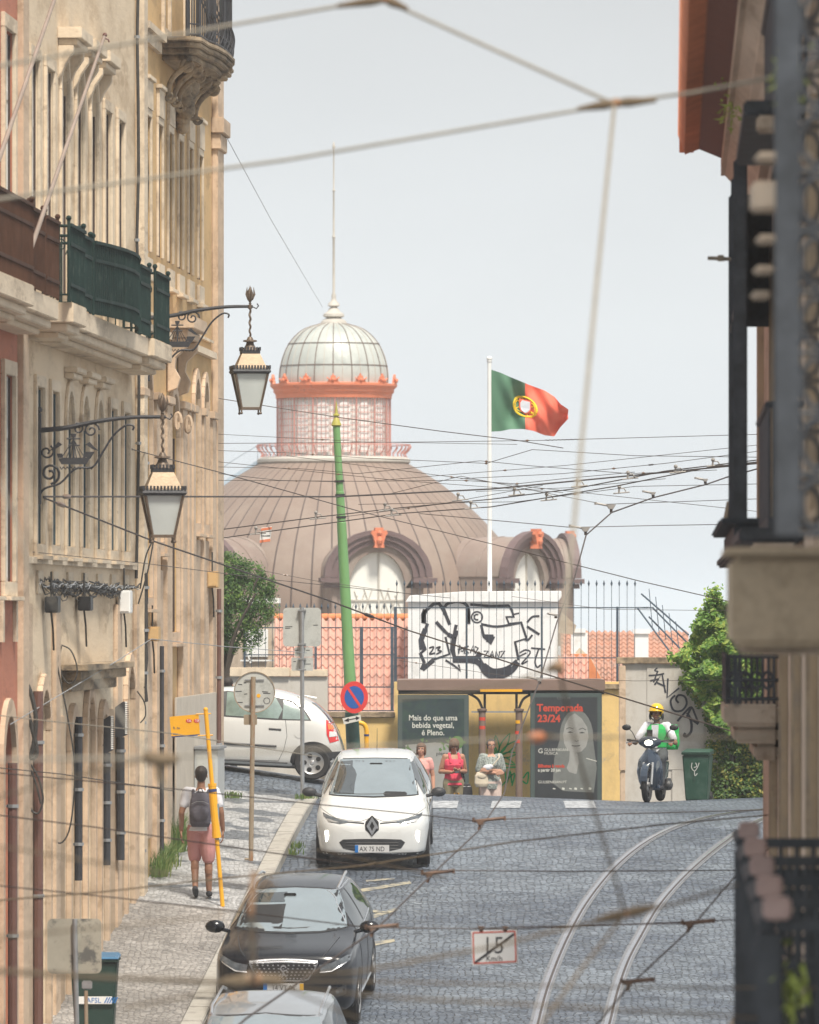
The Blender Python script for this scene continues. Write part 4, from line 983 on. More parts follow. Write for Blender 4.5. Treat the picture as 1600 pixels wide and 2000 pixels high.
for k in range(16):
 a = 2 * math.pi * k / 16 + .2; r = 106 * K
 pts = [(-12, 885), (-12, 800)] + [(-12 * math.cos(math.pi * q / 8), 800 - 13 * math.sin(math.pi * q / 8)) for q in range(9)] + [(12, 800), (12, 885)]
 mb.prism([(u * K, zd(y)) for u, y in pts], lambda u, z, c: dc + Vector(((r + c) * math.cos(a) - u * math.sin(a), (r + c) * math.sin(a) + u * math.cos(a), z)), -.02, .03)
BS(mb, 'arched_light', 'white', T)
MB().lathe([(108 * K, zd(779)), (113 * K, zd(779)), (114 * K, zd(771)), (118 * K, zd(766)), (118 * K, zd(761)), (124 * K, zd(755)), (124 * K, zd(751)), (106 * K, zd(749))], dc, 96).B('cornice', 'orange', T, smooth=.4)
orn = []
for k in range(14):
 a = 2 * math.pi * (k + .0) / 14 - R(90); mb = MB(); r = 121 * K
 poly = [(-14, 752), (-10, 748), (-9, 744), (-5, 743), (-5, 738), (-2, 737), (0, 732), (2, 737), (5, 738), (5, 743), (9, 744), (10, 748), (14, 752)]
 fr_ = lambda u, z, c, a=a: dc + Vector(((r + c) * math.cos(a) - u * math.sin(a), (r + c) * math.sin(a) + u * math.cos(a), z))
 mb.prism([(u * K, zd(y)) for u, y in poly], fr_, -.03, .05)
 mb.sphere(fr_(0, zd(745), .06), .07, 8); mb.tube([fr_(-5 * K, zd(747), .05), fr_(-9 * K, zd(743), .09), fr_(-12 * K, zd(741), .05)], .025, 5); mb.tube([fr_(5 * K, zd(747), .05), fr_(9 * K, zd(743), .09), fr_(12 * K, zd(741), .05)], .025, 5)
 mb.B('antefix', 'orange', T)
cup = [(106, 750), (106.5, 735), (104, 715), (98, 693), (88, 672), (73, 654), (54, 641), (25, 632)]
cup = cr([(float(a), float(b)) for a, b in cup], 4)
MB().lathe([(a * K, zd(b)) for a, b in cup], dc, 96).B('cupola', 'cupola', T, smooth=True)
mb = MB()
for k in range(18):
 a = 2 * math.pi * k / 18 - R(90)
 mb.tube([dc + Vector(((r + .6) * K * math.cos(a), (r + .6) * K * math.sin(a), zd(y))) for r, y in cup], 1.0 * K, 5)
for r, y in ((89, 672), (104.6, 715)): ringz(mb, r, y, .7)
mb.B('cupola_ribs', 'cuprib', T)
mb = MB()
for k in range(18):
 a = 2 * math.pi * (k + .5) / 18 - R(90)
 mb.tube([dc + Vector(((r + .3) * K * math.cos(a), (r + .3) * K * math.sin(a), zd(y))) for r, y in cup], .8 * K, 5)
mb.B('cupola_bars', 'cap', T)
MB().lathe([(26 * K, zd(634)), (25 * K, zd(628)), (20 * K, zd(624)), (14 * K, zd(621)), (21 * K, zd(618)), (20 * K, zd(613)), (12 * K, zd(608)), (9 * K, zd(602)), (6 * K, zd(600)), (12 * K, zd(597)), (10 * K, zd(592)), (6 * K, zd(588)), (4 * K, zd(582)), (5 * K, zd(577)), (2.6 * K, zd(572)), (2.2 * K, zd(466)), (3.6 * K, zd(463)), (2 * K, zd(459)), (1.6 * K, zd(375)), (3.0 * K, zd(372)), (1.5 * K, zd(369)), (1.2 * K, zd(292)), (3.4 * K, zd(287)), (2.4 * K, zd(283)), (.3 * K, zd(276))], dc, 16).B('spire', 'cap', T, smooth=.8)
mb = MB(); ringz(mb, 149, 869, .9)
for k in range(52):
 a = 2 * math.pi * k / 52
 def q(r, y): return dc + Vector((r * K * math.cos(a), r * K * math.sin(a), zd(y)))
 mb.tube([q(149, 869), q(151, 873), q(147, 880), q(140, 887), q(143, 894)], 1.1 * K, 5)
mb.B('walkway_railing', 'pinkiron', T)
# dormers
arcn = 14
def dormer(phi):
 ca, sa = math.sin(phi), -math.cos(phi)     # radial direction (phi=0 faces the camera)
 def fr_(u, v, z): return dc + Vector((v * K * ca - u * K * sa, v * K * sa + u * K * ca, 0)) + Vector((0, 0, z))
 # u runs to the right seen from outside
 def arc(r, ztop, zs, n=arcn): return [(-r * math.cos(math.pi * k / n), zs + (ztop - zs) * math.sin(math.pi * k / n)) for k in range(n + 1)]
 mb = MB()
 o_ = arc(90, zd(1051), zd(1128)); k_ = len(o_)
 for v0, v1 in ((250, 464),):
  vs = [fr_(a, v0, b) for a, b in o_] + [fr_(a, v1, b) for a, b in o_]
  mb.add(vs, [(i, i + 1, k_ + i + 1, k_ + i) for i in range(k_ - 1)])
 for s in (-1, 1): mb.fr(lambda a, b, c: fr_(a, b, c), min(s * 78, s * 88), max(s * 78, s * 88), 300, 461, zd(1262), zd(1128))
 for v in (345, 395, 445):   # seams over the barrel
  mb.tube([fr_(a * 1.008, v, b + .01) for a, b in o_], 1.0 * K, 5)
 body = mb.B('dormer', 'dome_plain', T, smooth=.9)
 mb = MB()
 for r0, t0, r1, t1, v0, v1 in ((92, 1049, 104, 1040, 455, 473), (80, 1058, 92, 1049, 459, 469), (68, 1068, 80, 1058, 458, 464)):
  A_, B_ = arc(r0, zd(t0), zd(1130)), arc(r1, zd(t1), zd(1130))
  for i in range(arcn): mb.prism([A_[i], A_[i + 1], B_[i + 1], B_[i]], lambda a, b, c: fr_(a, c, b), v0, v1)
 for s in (-1, 1):
  a, b = sorted((s * 66, s * 112)); mb.fr(lambda u, v, z: fr_(u, v, z), a, b, 451, 477, zd(1140), zd(1131)); a, b = sorted((s * 70, s * 104)); mb.fr(lambda u, v, z: fr_(u, v, z), a, b, 453, 469, zd(1150), zd(1140.5))
 mb.B('moulding', 'dome_dark', body, bevel=0)
 mb = MB(); A_, B_ = arc(54, zd(1082), zd(1150)), arc(68, zd(1068), zd(1130))
 for i in range(arcn): mb.prism([A_[i], A_[i + 1], B_[i + 1], B_[i]], lambda a, b, c: fr_(a, c, b), 439, 457)
 for s in (-1, 1): a, b = sorted((s * 54, s * 78)); mb.fr(lambda u, v, z: fr_(u, v, z), a, b, 439, 457, zd(1262), zd(1150.2))
 mb.B('arch_frame', 'dome_plain', body)
 mb = MB(); poly = [(-54, zd(1250))] + arc(54, zd(1082), zd(1150)) + [(54, zd(1250))]; mb.prism(poly, lambda a, b, c: fr_(a, c, b), 443, 445)
 mb.B('dormer_window', 'drumglass', body)
 mb = MB(); mb.fr(lambda u, v, z: fr_(u, v, z), 3, 6, 445.2, 448, zd(1250), zd(1084)); mb.fr(lambda u, v, z: fr_(u, v, z), -53, 53, 445.2, 447.5, zd(1175), zd(1172))
 for s in (-1, 1):
  for q in range(3): mb.tube([fr_(s * (6 + 20 * q), 446, zd(1205)), fr_(s * (24 + 18 * q) if s * 1 else 0, 446, zd(1150 + 6 * q))], .9 * K, 5); mb.tube([fr_(s * (26 + 14 * q), 446, zd(1205)), fr_(s * (8 + 14 * q), 446, zd(1152 + 6 * q))], .9 * K, 5)
 mb.fr(lambda u, v, z: fr_(u, v, z), -53, 53, 445.2, 448, zd(1208), zd(1204))
 mb.B('glazing_bar', 'cap', body)
 mb = MB(); poly = [(-10, 1074), (-8, 1066), (-12, 1052), (-16, 1047), (-14, 1041), (-8, 1042), (-8, 1036), (8, 1036), (8, 1042), (14, 1041), (16, 1047), (12, 1052), (8, 1066), (10, 1074)]
 mb.prism([(a, zd(b)) for a, b in poly], lambda a, b, c: fr_(a, c, b), 464, 479); mb.sphere(fr_(0, 480, zd(1060)), 6 * K, 8, (1, 1, 1.4)); mb.sphere(fr_(0, 480, zd(1046)), 5 * K, 8)
 mb.B('keystone', 'orange', body)
for k in range(8): dormer(R(11 + 45 * k))
# maintenance stair with handrails up the left of the dome
mb = MB(); a = math.pi * .985
pts = [(r, y) for r, y in shell[:22]]
def q_(r, y, da=0, up=0): return dc + Vector((r * K * math.cos(a + da), r * K * math.sin(a + da), zd(y) + up))
for (r0, y0), (r1, y1) in zip(pts, pts[1:]):
 mb.hexa([q_(r0 + 1, y0, -.03), q_(r1 + 1, y1, -.03), q_(r1 + 1, y1, .03), q_(r0 + 1, y0, .03), q_(r0 + 6, y0 - 5, -.03), q_(r1 + 6, y1 - 5, -.03), q_(r1 + 6, y1 - 5, .03), q_(r0 + 6, y0 - 5, .03)])
mb.B('roof_stair', mat('pale_blue_stair', (.45, .56, .66), .5, bump=0), T)
mb = MB(); mb.tube([q_(r + 4, y - 5, 0, 30 * K) for r, y in pts], .9 * K, 5)
for r, y in pts[::4]: mb.tube([q_(r + 4, y, 0, 0), q_(r + 4, y - 5, 0, 30 * K)], .7 * K, 5)
mb.B('stair_handrail', mat('grey_blue_rail', (.36, .42, .48), .5, bump=0), T)
# ---- flag on its white pole
T = thing('flagpole', 'tall white flagpole with ball finial behind the graffiti house', 'flagpole', P(957, 1180, 141))
MB().tube([P(957, 1400, 141), P(956, 704, 141)], [.052, .04], 10).B('pole', 'white', T, smooth=True)
mb = MB(); mb.sphere(P(956, 700, 141), .06, 10, (1, 1, .8)); mb.lathe([(.0, .04), (.05, .03), (.05, -.01), (.03, -.04)], P(956, 706, 141), 10); mb.B('finial', 'white', T, smooth=True)
D_ = 141.0
def cell(name, c, **k): return mat(name, c, .75, var=.05, scale=2, bump=.1, bscale=60, **k)
M['fl_g'] = cell('flag_green', (.09, .21, .13)); M['fl_r'] = cell('flag_red', (.80, .15, .09)); M['fl_y'] = cell('flag_yellow', (.85, .60, .03)); M['fl_w'] = cell('flag_white', (.6, .62, .68)); M['fl_b'] = cell('flag_blue', (.07, .10, .35))
FT = [(0, 722), (.12, 728), (.25, 737), (.40, 746), (.55, 754), (.7, 763), (.82, 775), (.9, 790), (1, 800)]
FB = [(0, 843), (.12, 842), (.25, 838), (.40, 838), (.55, 842), (.7, 850), (.82, 852), (.9, 834), (1, 818)]
def flagpt(u, v, off=0):   # u along the fly, v 0 bottom 1 top
 x = 960 + 150 * u - (6 * math.sin(v * 3.1) if u > .85 else 0) * 0
 yt, yb = interp(FT, u), interp(FB, u); y = lerp(yb, yt, v)
 d = .16 * math.sin(u * 9 - v * 4.0 + .5) * min(1, u * 3) + .05 * math.sin(u * 22 + v * 9) * min(1, u * 3)
 p = P(x, y, D_); p.y += d - off; return p
T = thing('national_flag', 'green and red flag with yellow armillary emblem blowing from the white pole', 'flag', flagpt(0, .5))
for nm, u0, u1, m in (('green_field', 0, .44, 'fl_g'), ('red_field', .44, 1, 'fl_r')):
 mb = MB(); mb.grid(lambda a, b: flagpt(lerp(u0, u1, a), b), 40, 24); mb.grid(lambda a, b: flagpt(lerp(u0, u1, a), b, -.006), 40, 24); mb.B(nm, m, T, smooth=True)
ec, er = (.44, .49), .175
def emb(a, r, off=.01): return flagpt(ec[0] + r * math.cos(a) * .86, ec[1] + r * math.sin(a) * 1.2, off)
mb = MB()
def estrip(fn0, n=40, w=.008):
 pts = [fn0(k / n) for k in range(n + 1)]; mb.tube(pts, w * 1.6, 5)
estrip(lambda t: emb(t * 6.2832, er), 40, .013); estrip(lambda t: emb(t * 6.2832, er * .82 * abs(math.cos(t * 6.2832)) + er * .25 * abs(math.sin(t * 6.2832)), .012), 40, .006)
for k in (-1, 1): estrip(lambda t: flagpt(ec[0] + lerp(-er, er, t) * .8, ec[1] + k * er * .65 + .09 * math.sin(t * 6.28), .012), 20, .006)
estrip(lambda t: flagpt(ec[0] + lerp(-er, er, t) * .75, ec[1] + lerp(.14, -.14, t), .012), 20, .008)
mb.B('armillary_sphere', 'fl_y', T)
for (w_, h_, off, m, nm) in ((.078, .155, .030, 'fl_r', 'shield_border'), (.062, .13, .062, 'fl_w', 'shield')):
 mb = MB(); out = [(-1, 1), (1, 1), (1, -.2), (.7, -.75), (0, -1), (-.7, -.75), (-1, -.2)]
 vs = [flagpt(ec[0] + a * w_, ec[1] + b * h_, off + .02) for a, b in out] + [flagpt(ec[0] + a * w_, ec[1] + b * h_, off - .01 + .02) for a, b in out]
 n = len(out); mb.add(vs, [tuple(range(n)), tuple(range(2 * n - 1, n - 1, -1))] + [(i, (i + 1) % n, n + (i + 1) % n, n + i) for i in range(n)]); mb.B(nm, m, T)
mb = MB()
for a, b in ((0, .07), (0, 0), (0, -.08), (-.03, 0), (.03, 0)): mb.sphere(flagpt(ec[0] + a, ec[1] + b, .095), .022, 6, (1, .3, 1.2))
BS(mb, 'small_shield', 'fl_b', T)
# ---- graffiti house, tiled roofs, fences, walls
def FP(D, x0=0, y0=0):     # frame of a plane facing the street at depth D: a, b in metres from photo pixel (x0, y0)
 o = P(x0, y0, D); return lambda a, b, c=0: Vector((o.x + a, o.y - c, o.z + b))
def pxframe(D):            # a,b given as photo pixels, c metres towards camera
 return lambda a, b, c=0: (P(a, b, D) - Vector((0, c, 0)))
M['whitewall'] = mat('whitewash', (.84, .84, .84), .85, var=.06, scale=1.5, c2=(.60, .59, .56), c2s=2, c2lo=.55, c2hi=.75, bump=.15)
M['yellowwall'] = mat('peeling_yellow_wall', (.80, .56, .23), .9, var=.08, scale=1.6, c2=(.60, .45, .27), c2s=1.8, c2lo=.58, c2hi=.64, bump=.25)
M['greywall'] = mat('pale_grey_render', (.56, .53, .48), .9, var=.06, scale=1.5, c2=(.44, .40, .34), c2s=1.6, c2lo=.52, c2hi=.72, bump=.15)
M['paint'] = mat('black_spray_paint', (.035, .037, .05), .6, var=.2, scale=6, bump=0)
M['paintg'] = mat('green_spray_paint', (.03, .42, .10), .6, var=.2, scale=6, bump=0)
for k_, c_, a_ in (('greywall', (.34, .29, .23), .5), ('yellowwall', (.42, .31, .18), .4)): streaks(k_, c_, a_)
T = thing('graffiti_house', 'small white rendered house covered in black graffiti behind the spiked fence', 'building', P(945, 1340, 140))
pf = pxframe(140)
def pbox(mb, x0, x1, y0, y1, D, c0, c1): f = pxframe(D); mb.fr(lambda a, b, c: f(a, c, b), x0, x1, c0, c1, y1, y0)
mb = MB(); pbox(mb, 797, 1090, 1168, 1420, 140, -3, 0); mb.B('wall', 'whitewall', T)
mb = MB(); mb.prism([(792, 1176), (800, 1163), (905, 1155), (1097, 1154), (1097, 1166), (1090, 1176)], pf, -3.1, .08); mb.B('parapet', 'whitewall', T, bevel=.01)
GS = lambda pts: [(700 + x / 3.2, 1000 + y / 3.2) for x, y in pts]
mb = MB()
def stroke(pts, w, cv=GS, smooth_=True):
 q = cv(pts)
 if smooth_ and len(q) > 2: q = cr(q, 4)
 mb.strip(q, w * 1.45, pf, .003 + .0006 * (len(mb.v) % 7), .006 + .0006 * (len(mb.v) % 7))
stroke([(395, 985), (412, 940), (388, 885), (418, 858), (398, 800), (432, 700), (404, 690), (412, 625), (470, 575), (505, 572), (530, 610), (550, 650), (572, 705)], 4.5, smooth_=False)
stroke([(398, 860), (392, 800), (420, 730)], 7, smooth_=False); stroke([(410, 690), (408, 640), (420, 610)], 7, smooth_=False)
stroke([(540, 595), (560, 572), (620, 560), (665, 572), (690, 610), (692, 690)], 4); stroke([(525, 590), (545, 640)], 5); stroke([(682, 600), (690, 700)], 5)
stroke([(700, 578), (820, 588), (940, 585), (958, 610), (972, 655), (925, 655), (942, 700), (1018, 690), (1052, 790), (980, 812), (1002, 925)], 3.5, smooth_=False)
stroke([(755, 905), (790, 960), (850, 985), (930, 970), (990, 925)], 3); stroke([(600, 780), (588, 860), (605, 915), (735, 915), (765, 880)], 7, smooth_=False); stroke([(590, 925), (740, 935), (800, 1010), (870, 1032), (950, 1000), (1000, 940)], 7)
stroke([(780, 960), (860, 1005), (960, 975)], 9); stroke([(486, 686), (540, 745), (592, 790), (612, 705)], 4.5, smooth_=False); stroke([(560, 765), (600, 780), (612, 740)], 6)
stroke([(395, 975), (470, 922), (570, 888), (545, 780)], 3, smooth_=False); stroke([(545, 925), (600, 960), (640, 992), (628, 955)], 2.5, smooth_=False); stroke([(400, 985), (470, 925)], 6)
stroke([(768, 700), (870, 716), (1010, 692)], 3); stroke([(768, 705), (785, 780), (830, 822), (848, 778)], 3.5, smooth_=False); stroke([(790, 778), (845, 780)], 6); stroke([(800, 800), (840, 805)], 5)
for r, w in ((34, 2.0), (17, 2.0)): stroke([(742 + r * math.cos(a * .5236), 657 + r * math.sin(a * .5236)) for a in (range(13) if r > 20 else range(2, 11))], w)
stroke([(1055, 690), (1088, 655), (1132, 650)], 2.5); stroke([(1055, 715), (1132, 765)], 3); stroke([(1088, 768), (1060, 800), (1040, 795)], 2.5); stroke([(968, 640), (1005, 632)], 2)
stroke([(1080, 850), (1168, 858)], 2.2); stroke([(1128, 856), (1105, 930), (1118, 970), (1140, 955)], 2.2); stroke([(1010, 880), (1045, 862), (1075, 880), (1020, 950), (1060, 930)], 2); stroke([(1000, 905), (1050, 880)], 1.8)
stroke([(443, 850), (470, 842), (462, 865), (445, 888), (482, 880)], 2); stroke([(485, 850), (512, 842), (498, 862), (520, 870), (488, 888)], 2)
for pts in ([(622, 862), (690, 838)], [(635, 830), (628, 885)], [(640, 850), (662, 848), (655, 870), (640, 868)], [(670, 840), (662, 885), (690, 880), (672, 862)], [(700, 880), (718, 835), (730, 880)], [(705, 862), (728, 862)], [(728, 840), (750, 850), (730, 884), (758, 880)],
   [(785, 870), (812, 868), (788, 905), (815, 908)], [(820, 910), (838, 868), (848, 912)], [(826, 895), (845, 893)], [(858, 910), (860, 872), (880, 908), (884, 870)], [(890, 872), (915, 868), (890, 908), (918, 912)]):
 stroke(pts, 1.8, smooth_=False)
mb.B('graffiti', 'paint', T)
# spiked iron fence
M['fence'] = mat('blue_grey_iron', (.055, .08, .11), .55, var=.2, scale=4, bump=0)
def fence(name, label, D, x0, x1, ytop, rails, ybot, posts, step=15.0, spike=True):
 T = thing(name, label, 'fence', P((x0 + x1) / 2, ybot, D))
 mb = MB(); n = int((x1 - x0) / step)
 for k in range(n + 1):
  x = x0 + k * step; lean = rnd.uniform(-.6, .6)
  mb.tube([P(x, ybot, D), P(x + lean, ytop + 10, D)], .0055, 5, cap=False)
  if spike: mb.lathe([(.007, 0), (.022, .05), (.0, .125)], P(x + lean, ytop + 12, D), 6)
 mb.B('bars', 'fence', T)
 mb = MB()
 for y in rails: mb.fr(lambda a, b, c: pxframe(D)(a, c, b), x0 - 3, x1 + 3, -.018, .018, y + 1.1, y - 1.1)
 BS(mb, 'rail', 'fence', T)
 for x, w in posts:
  mb = MB(); mb.fr(lambda a, b, c: pxframe(D)(a, c, b), x - w, x + w, -.025, .025, ybot, rails[0] - 2); mb.B('post', 'fence', T)
 return T
fence('iron_fence', 'tall blue-grey fence with arrow spikes in front of the graffiti house', 137, 775, 1252, 1133, (1187, 1285, 1338), 1340, ((772, 2.5), (912, 1.5), (1058, 1.5), (1206, 2.2)))
fence('iron_fence', 'lower spiked fence with gate frame in front of the tile wall and tree', 136, 478, 768, 1178, (1226, 1279, 1342, 1388), 1388, ((478, 2), (617, 2), (706, 3), (766, 3)), 13.6)
T = thing('fence_wing', 'slanting iron wing bolted to the end of the spiked fence', 'fence', P(1250, 1290, 136.5))
mb = MB()
for a, b in (((1245, 1187), (1310, 1275)), ((1268, 1205), (1330, 1268)), ((1275, 1187), (1345, 1258)), ((1253, 1160), (1345, 1240))): mb.tube([P(*a, 136.5), P(*b, 135.5)], .016, 6)
for k in range(5): mb.tube([P(1268 + 13 * k, 1150 + 16 * k, 136.5), P(1275 + 13 * k, 1230 + 10 * k, 136)], .008, 5)
mb.tube([P(1240, 1187, 136.5), P(1277, 1187, 136.5)], .018, 6)
mb.B('wing_bars', 'fence', T)
# Roman-tile roof behind the gate
M['rooftile'] = mat('faded_pink_roof_tile', (.60, .33, .26), .85, var=.14, scale=3, c2=(.46, .28, .23), c2s=2.2, bump=.15)
M['ridge'] = mat('orange_ridge_tile', (.68, .24, .10), .8, var=.15, scale=4, bump=.1)
M['farroof'] = mat('terracotta_roof', (.50, .26, .18), .85, var=.18, scale=2, c2=(.36, .23, .18), c2s=1.4, bump=.2)
def tile_roof(par, x0, x1, y0, y1, D0, D1, cols=15., rows=18., m='rooftile', amp=.035, name='roof_tiles', skew=0):
 nr = max(1, round((y0 - y1) / rows)); nc = (x1 - x0) / cols; mb = MB(); seg = int(nc * 6)
 for r in range(nr):
  ya, yb = lerp(y0, y1, r / nr), lerp(y0, y1, (r + 1.12) / nr); Da, Db = lerp(D0, D1, r / nr), lerp(D0, D1, (r + 1.12) / nr)
  def fn(u, v, ya=ya, yb=yb, Da=Da, Db=Db):
   D = lerp(Da, Db, v); x = lerp(x0, x1, u); w = math.sin(2 * math.pi * u * nc); p = P(x + skew * (lerp(ya, yb, v) - y0), lerp(ya, yb, v), D)
   return p + Vector((0, -.02 * (1 - v), amp * w + .03 * (1 - v)))
  mb.grid(fn, seg, 2)
  mb.grid(lambda u, v, fn=fn: fn(u, 0) - Vector((0, -.002, .022 * v)), seg, 1)
 return mb.B(name, m, par, smooth=.8)
T = thing('tiled_outhouse', 'low outhouse with pink wavy roof tiles and orange ridge behind the gate', 'building', P(670, 1420, 144))
tile_roof(T, 536, 800, 1395, 1212, 140.2, 143.8)
mb = MB()
for k in range(18): mb.tube([P(536 + 15 * k, 1207, 144), P(552 + 15 * k, 1205, 144)], [.09, .075], 10)
mb.B('ridge_tiles', 'ridge', T, smooth=True)
mb = MB(); pbox(mb, 538, 798, 1230, 1480, 144.5, -2, -.3); pbox(mb, 538, 798, 1390, 1500, 140, -.3, .0); mb.B('wall', 'greywall', T)
T = thing('tiled_outhouse', 'tiled lean-to with wavy pink roof right of the graffiti house', 'building', P(1150, 1420, 144))
tile_roof(T, 1085, 1150, 1345, 1282, 139.5, 141.5, skew=.0); mb = MB()
mb.prism([(1118, 1278), (1150, 1278), (1185, 1345), (1118, 1345)], pxframe(143), -2.0, -.1); mb.B('gable', 'ridge', T)
# white house with shutters behind the tree
T = thing('white_house', 'small white house with sloping brown roof behind the tree on the left', 'building', P(520, 1330, 146))
mb = MB(); pbox(mb, 400, 600, 1240, 1460, 147, -3, 0); mb.B('wall', 'greywall', T)
mb = MB(); mb.prism([(455, 1235), (545, 1215), (592, 1292), (600, 1305), (450, 1305)], pxframe(147), .002, .08); mb.B('roof_slope', 'rwall', T)
mb = MB(); pbox(mb, 478, 524, 1229, 1283, 147, .085, .2); mb.B('shutter_box', 'white', T, bevel=.01)
mb = MB(); mb.strip([(480, 1262), (490, 1295)], 3, pxframe(147), .21, .24); mb.strip([(537, 1228), (577, 1285)], 4, pxframe(147), .21, .24); mb.strip([(470, 1290), (536, 1290)], 3, pxframe(147), .21, .24); BS(mb, 'white_verge', 'white', T)
mb = MB(); pbox(mb, 400, 545, 1168, 1178, 149, -2, .1); mb.B('cornice', 'white', T)
# low stone walls
T = thing('garden_wall', 'low weathered stone garden wall behind the white hatchback', 'wall', P(530, 1460, 134))
mb = MB(); pbox(mb, 380, 640, 1322, 1560, 134.5, -.3, 0); mb.B('wall', 'greywall', T)
mb = MB(); pbox(mb, 380, 566, 1304, 1321.5, 134.5, -.35, .07); pbox(mb, 566.5, 640, 1308, 1321.5, 134.5, -.35, .05); BS(mb, 'coping', 'stone', T, bevel=.01)
mb = MB(); mb.strip([(538, 1352), (545, 1362), (552, 1350), (556, 1372)], 2, pxframe(134.5), .003, .006); mb.strip([(480, 1350), (495, 1356), (500, 1346), (512, 1362), (520, 1352)], 2, pxframe(134.5), .003, .006); mb.B('graffiti', 'paint', T)
T = thing('yellow_wall', 'peeling yellow retaining wall with stone coping behind the bus shelter', 'wall', P(900, 1640, 134))
mb = MB(); pbox(mb, 641, 770, 1402, 1680, 134, -.5, 0); mb.fr(lambda a, b, c: pxframe(134)(a, c, b), 770.01, 1214, -.5, 0, 1680, 1332); mb.B('wall', 'yellowwall', T)
mb = MB(); pbox(mb, 636, 772, 1391, 1401.5, 134, -.5, .07); mb.B('coping', 'stone_dark', T, bevel=.01)
mb = MB(); pbox(mb, 1170, 1216, 1336, 1346, 134, -.5, .07) ; mb.B('coping', 'stone_dark', T, bevel=.01)
mb = MB(); gf = pxframe(134)
def leafp(cx, cy, ang, L_, w):
 pts = []
 for k in range(17):
  t = k / 8 if k <= 8 else (16 - k) / 8; s = 1 if k <= 8 else -1
  a = math.sin(t * math.pi) * w * s; x = t * L_; pts.append((cx + x * math.cos(ang) - a * math.sin(ang), cy - x * math.sin(ang) - a * math.cos(ang)))
 mb.strip(pts, 2.6, gf, .003, .006)
for ang, L_, w in ((95, 42, 5), (62, 52, 6), (38, 55, 6), (115, 30, 4), (10, 40, 5), (-25, 38, 5), (-60, 30, 5)): leafp(972, 1478, R(ang), L_, w)
for pts in ([(975, 1515), (985, 1500), (990, 1530), (996, 1505), (1000, 1530)], [(980, 1535), (1005, 1510), (1000, 1535)], [(1022, 1520), (1032, 1508), (1030, 1530), (1020, 1525)], [(985, 1500), (1010, 1498)]): mb.strip(cr([(float(a), float(b)) for a, b in pts], 4), 3, gf, .007, .010)
mb.B('graffiti', 'paintg', T)
T = thing('tagged_wall', 'pale grey rendered wall with a big black diagonal tag beside the ivy', 'wall', P(1300, 1640, 125))
mb = MB(); pbox(mb, 1217, 1500, 1297, 1680, 125, -.4, 0); mb.B('wall', 'greywall', T)
mb = MB(); pbox(mb, 1205, 1330, 1284, 1296.5, 125, -.45, .07); mb.B('coping', 'stone_dark', T, bevel=.01)
mb = MB(); pbox(mb, 1209, 1222, 1300, 1505, 125, .002, .10); pbox(mb, 1211, 1221, 1505.5, 1600, 125, .002, .07); BS(mb, 'pilaster', 'stone_pink', T, bevel=.01)
mb = MB(); pbox(mb, 1264, 1375, 1296.8, 1503, 125, .002, .02); pbox(mb, 1313, 1400, 1504, 1640, 125, .002, .03); BS(mb, 'render_panel', 'greywall', T)
pf = pxframe(125); FV = lambda pts: [(1100 + x / 3.2, 1050 + y / 3.2) for x, y in pts]
mb = MB()
_o = [0]
def st2(pts, w, s=True):
 q = FV(pts); q = cr(q, 5) if s and len(q) > 2 else q; _o[0] += 1; mb.strip(q, w, pf, .0205 + .001 * _o[0], .0215 + .001 * _o[0])
st2([(590, 815), (572, 830), (596, 838)], 2.6); st2([(592, 832), (566, 905)], 3); st2([(535, 862), (590, 858), (632, 850)], 3); st2([(545, 895), (600, 882)], 3)
st2([(572, 920), (618, 850), (640, 970)], 3.6, False); st2([(585, 905), (640, 930)], 3); st2([(655, 880), (650, 1000), (725, 940)], 3.6, False)
st2([(700, 985), (672, 1020), (690, 1078), (740, 1082), (772, 1040), (760, 995), (722, 985), (706, 1010), (722, 1034)], 4)
st2([(714, 1148), (760, 1095), (800, 1060), (822, 1100), (845, 1160)], 4); st2([(800, 1062), (775, 1115), (845, 1165)], 5, False); st2([(775, 1095), (800, 1150), (800, 1210), (775, 1240), (755, 1238), (765, 1222)], [6] * 0 or 5)
mb.B('graffiti', 'paint', T)
# far roofs and chimneys
T = thing('red_roofed_house', 'distant red roofed house with white chimney stacks below the spiked fence', 'building', P(1240, 1500, 190))
tile_roof(T, 1095, 1345, 1330, 1234, 186, 192, 12, 8, 'farroof', .03, 'roof')
mb = MB(); pbox(mb, 1095, 1345, 1325, 1600, 187, -4, 0); mb.B('wall', 'greywall', T)
mb = MB(); pbox(mb, 1240, 1267, 1238, 1300, 184, -.5, 0); pbox(mb, 1237, 1270, 1229, 1237.8, 184, -.55, .05); ch = mb.B('chimney', 'whitewall', T)
mb = MB(); pbox(mb, 1116, 1148, 1236, 1300, 184, -.5, 0); pbox(mb, 1120, 1144, 1228, 1235.8, 184, -.5, .05); mb.B('chimney', 'whitewall', T)
mb = MB(); mb.prism([(1090, 1236), (1098, 1196), (1126, 1222), (1120, 1240)], pxframe(183), -.5, 0); mb.B('gable', 'rwall', T)
T = thing('red_roofed_house', 'distant red roof with pale gable slope seen just above the shelter end', 'building', P(1230, 1500, 170))
tile_roof(T, 1150, 1340, 1345, 1298, 168, 171, 12, 9, 'farroof', .03, 'roof'); mb = MB(); pbox(mb, 1150, 1340, 1340, 1600, 168.5, -3, 0); mb.B('wall', 'rwall', T)
mb = MB(); mb.strip([(1128, 1270), (1150, 1290), (1178, 1345)], 12, pxframe(167), 0, .3); mb.B('verge', 'stone', T)
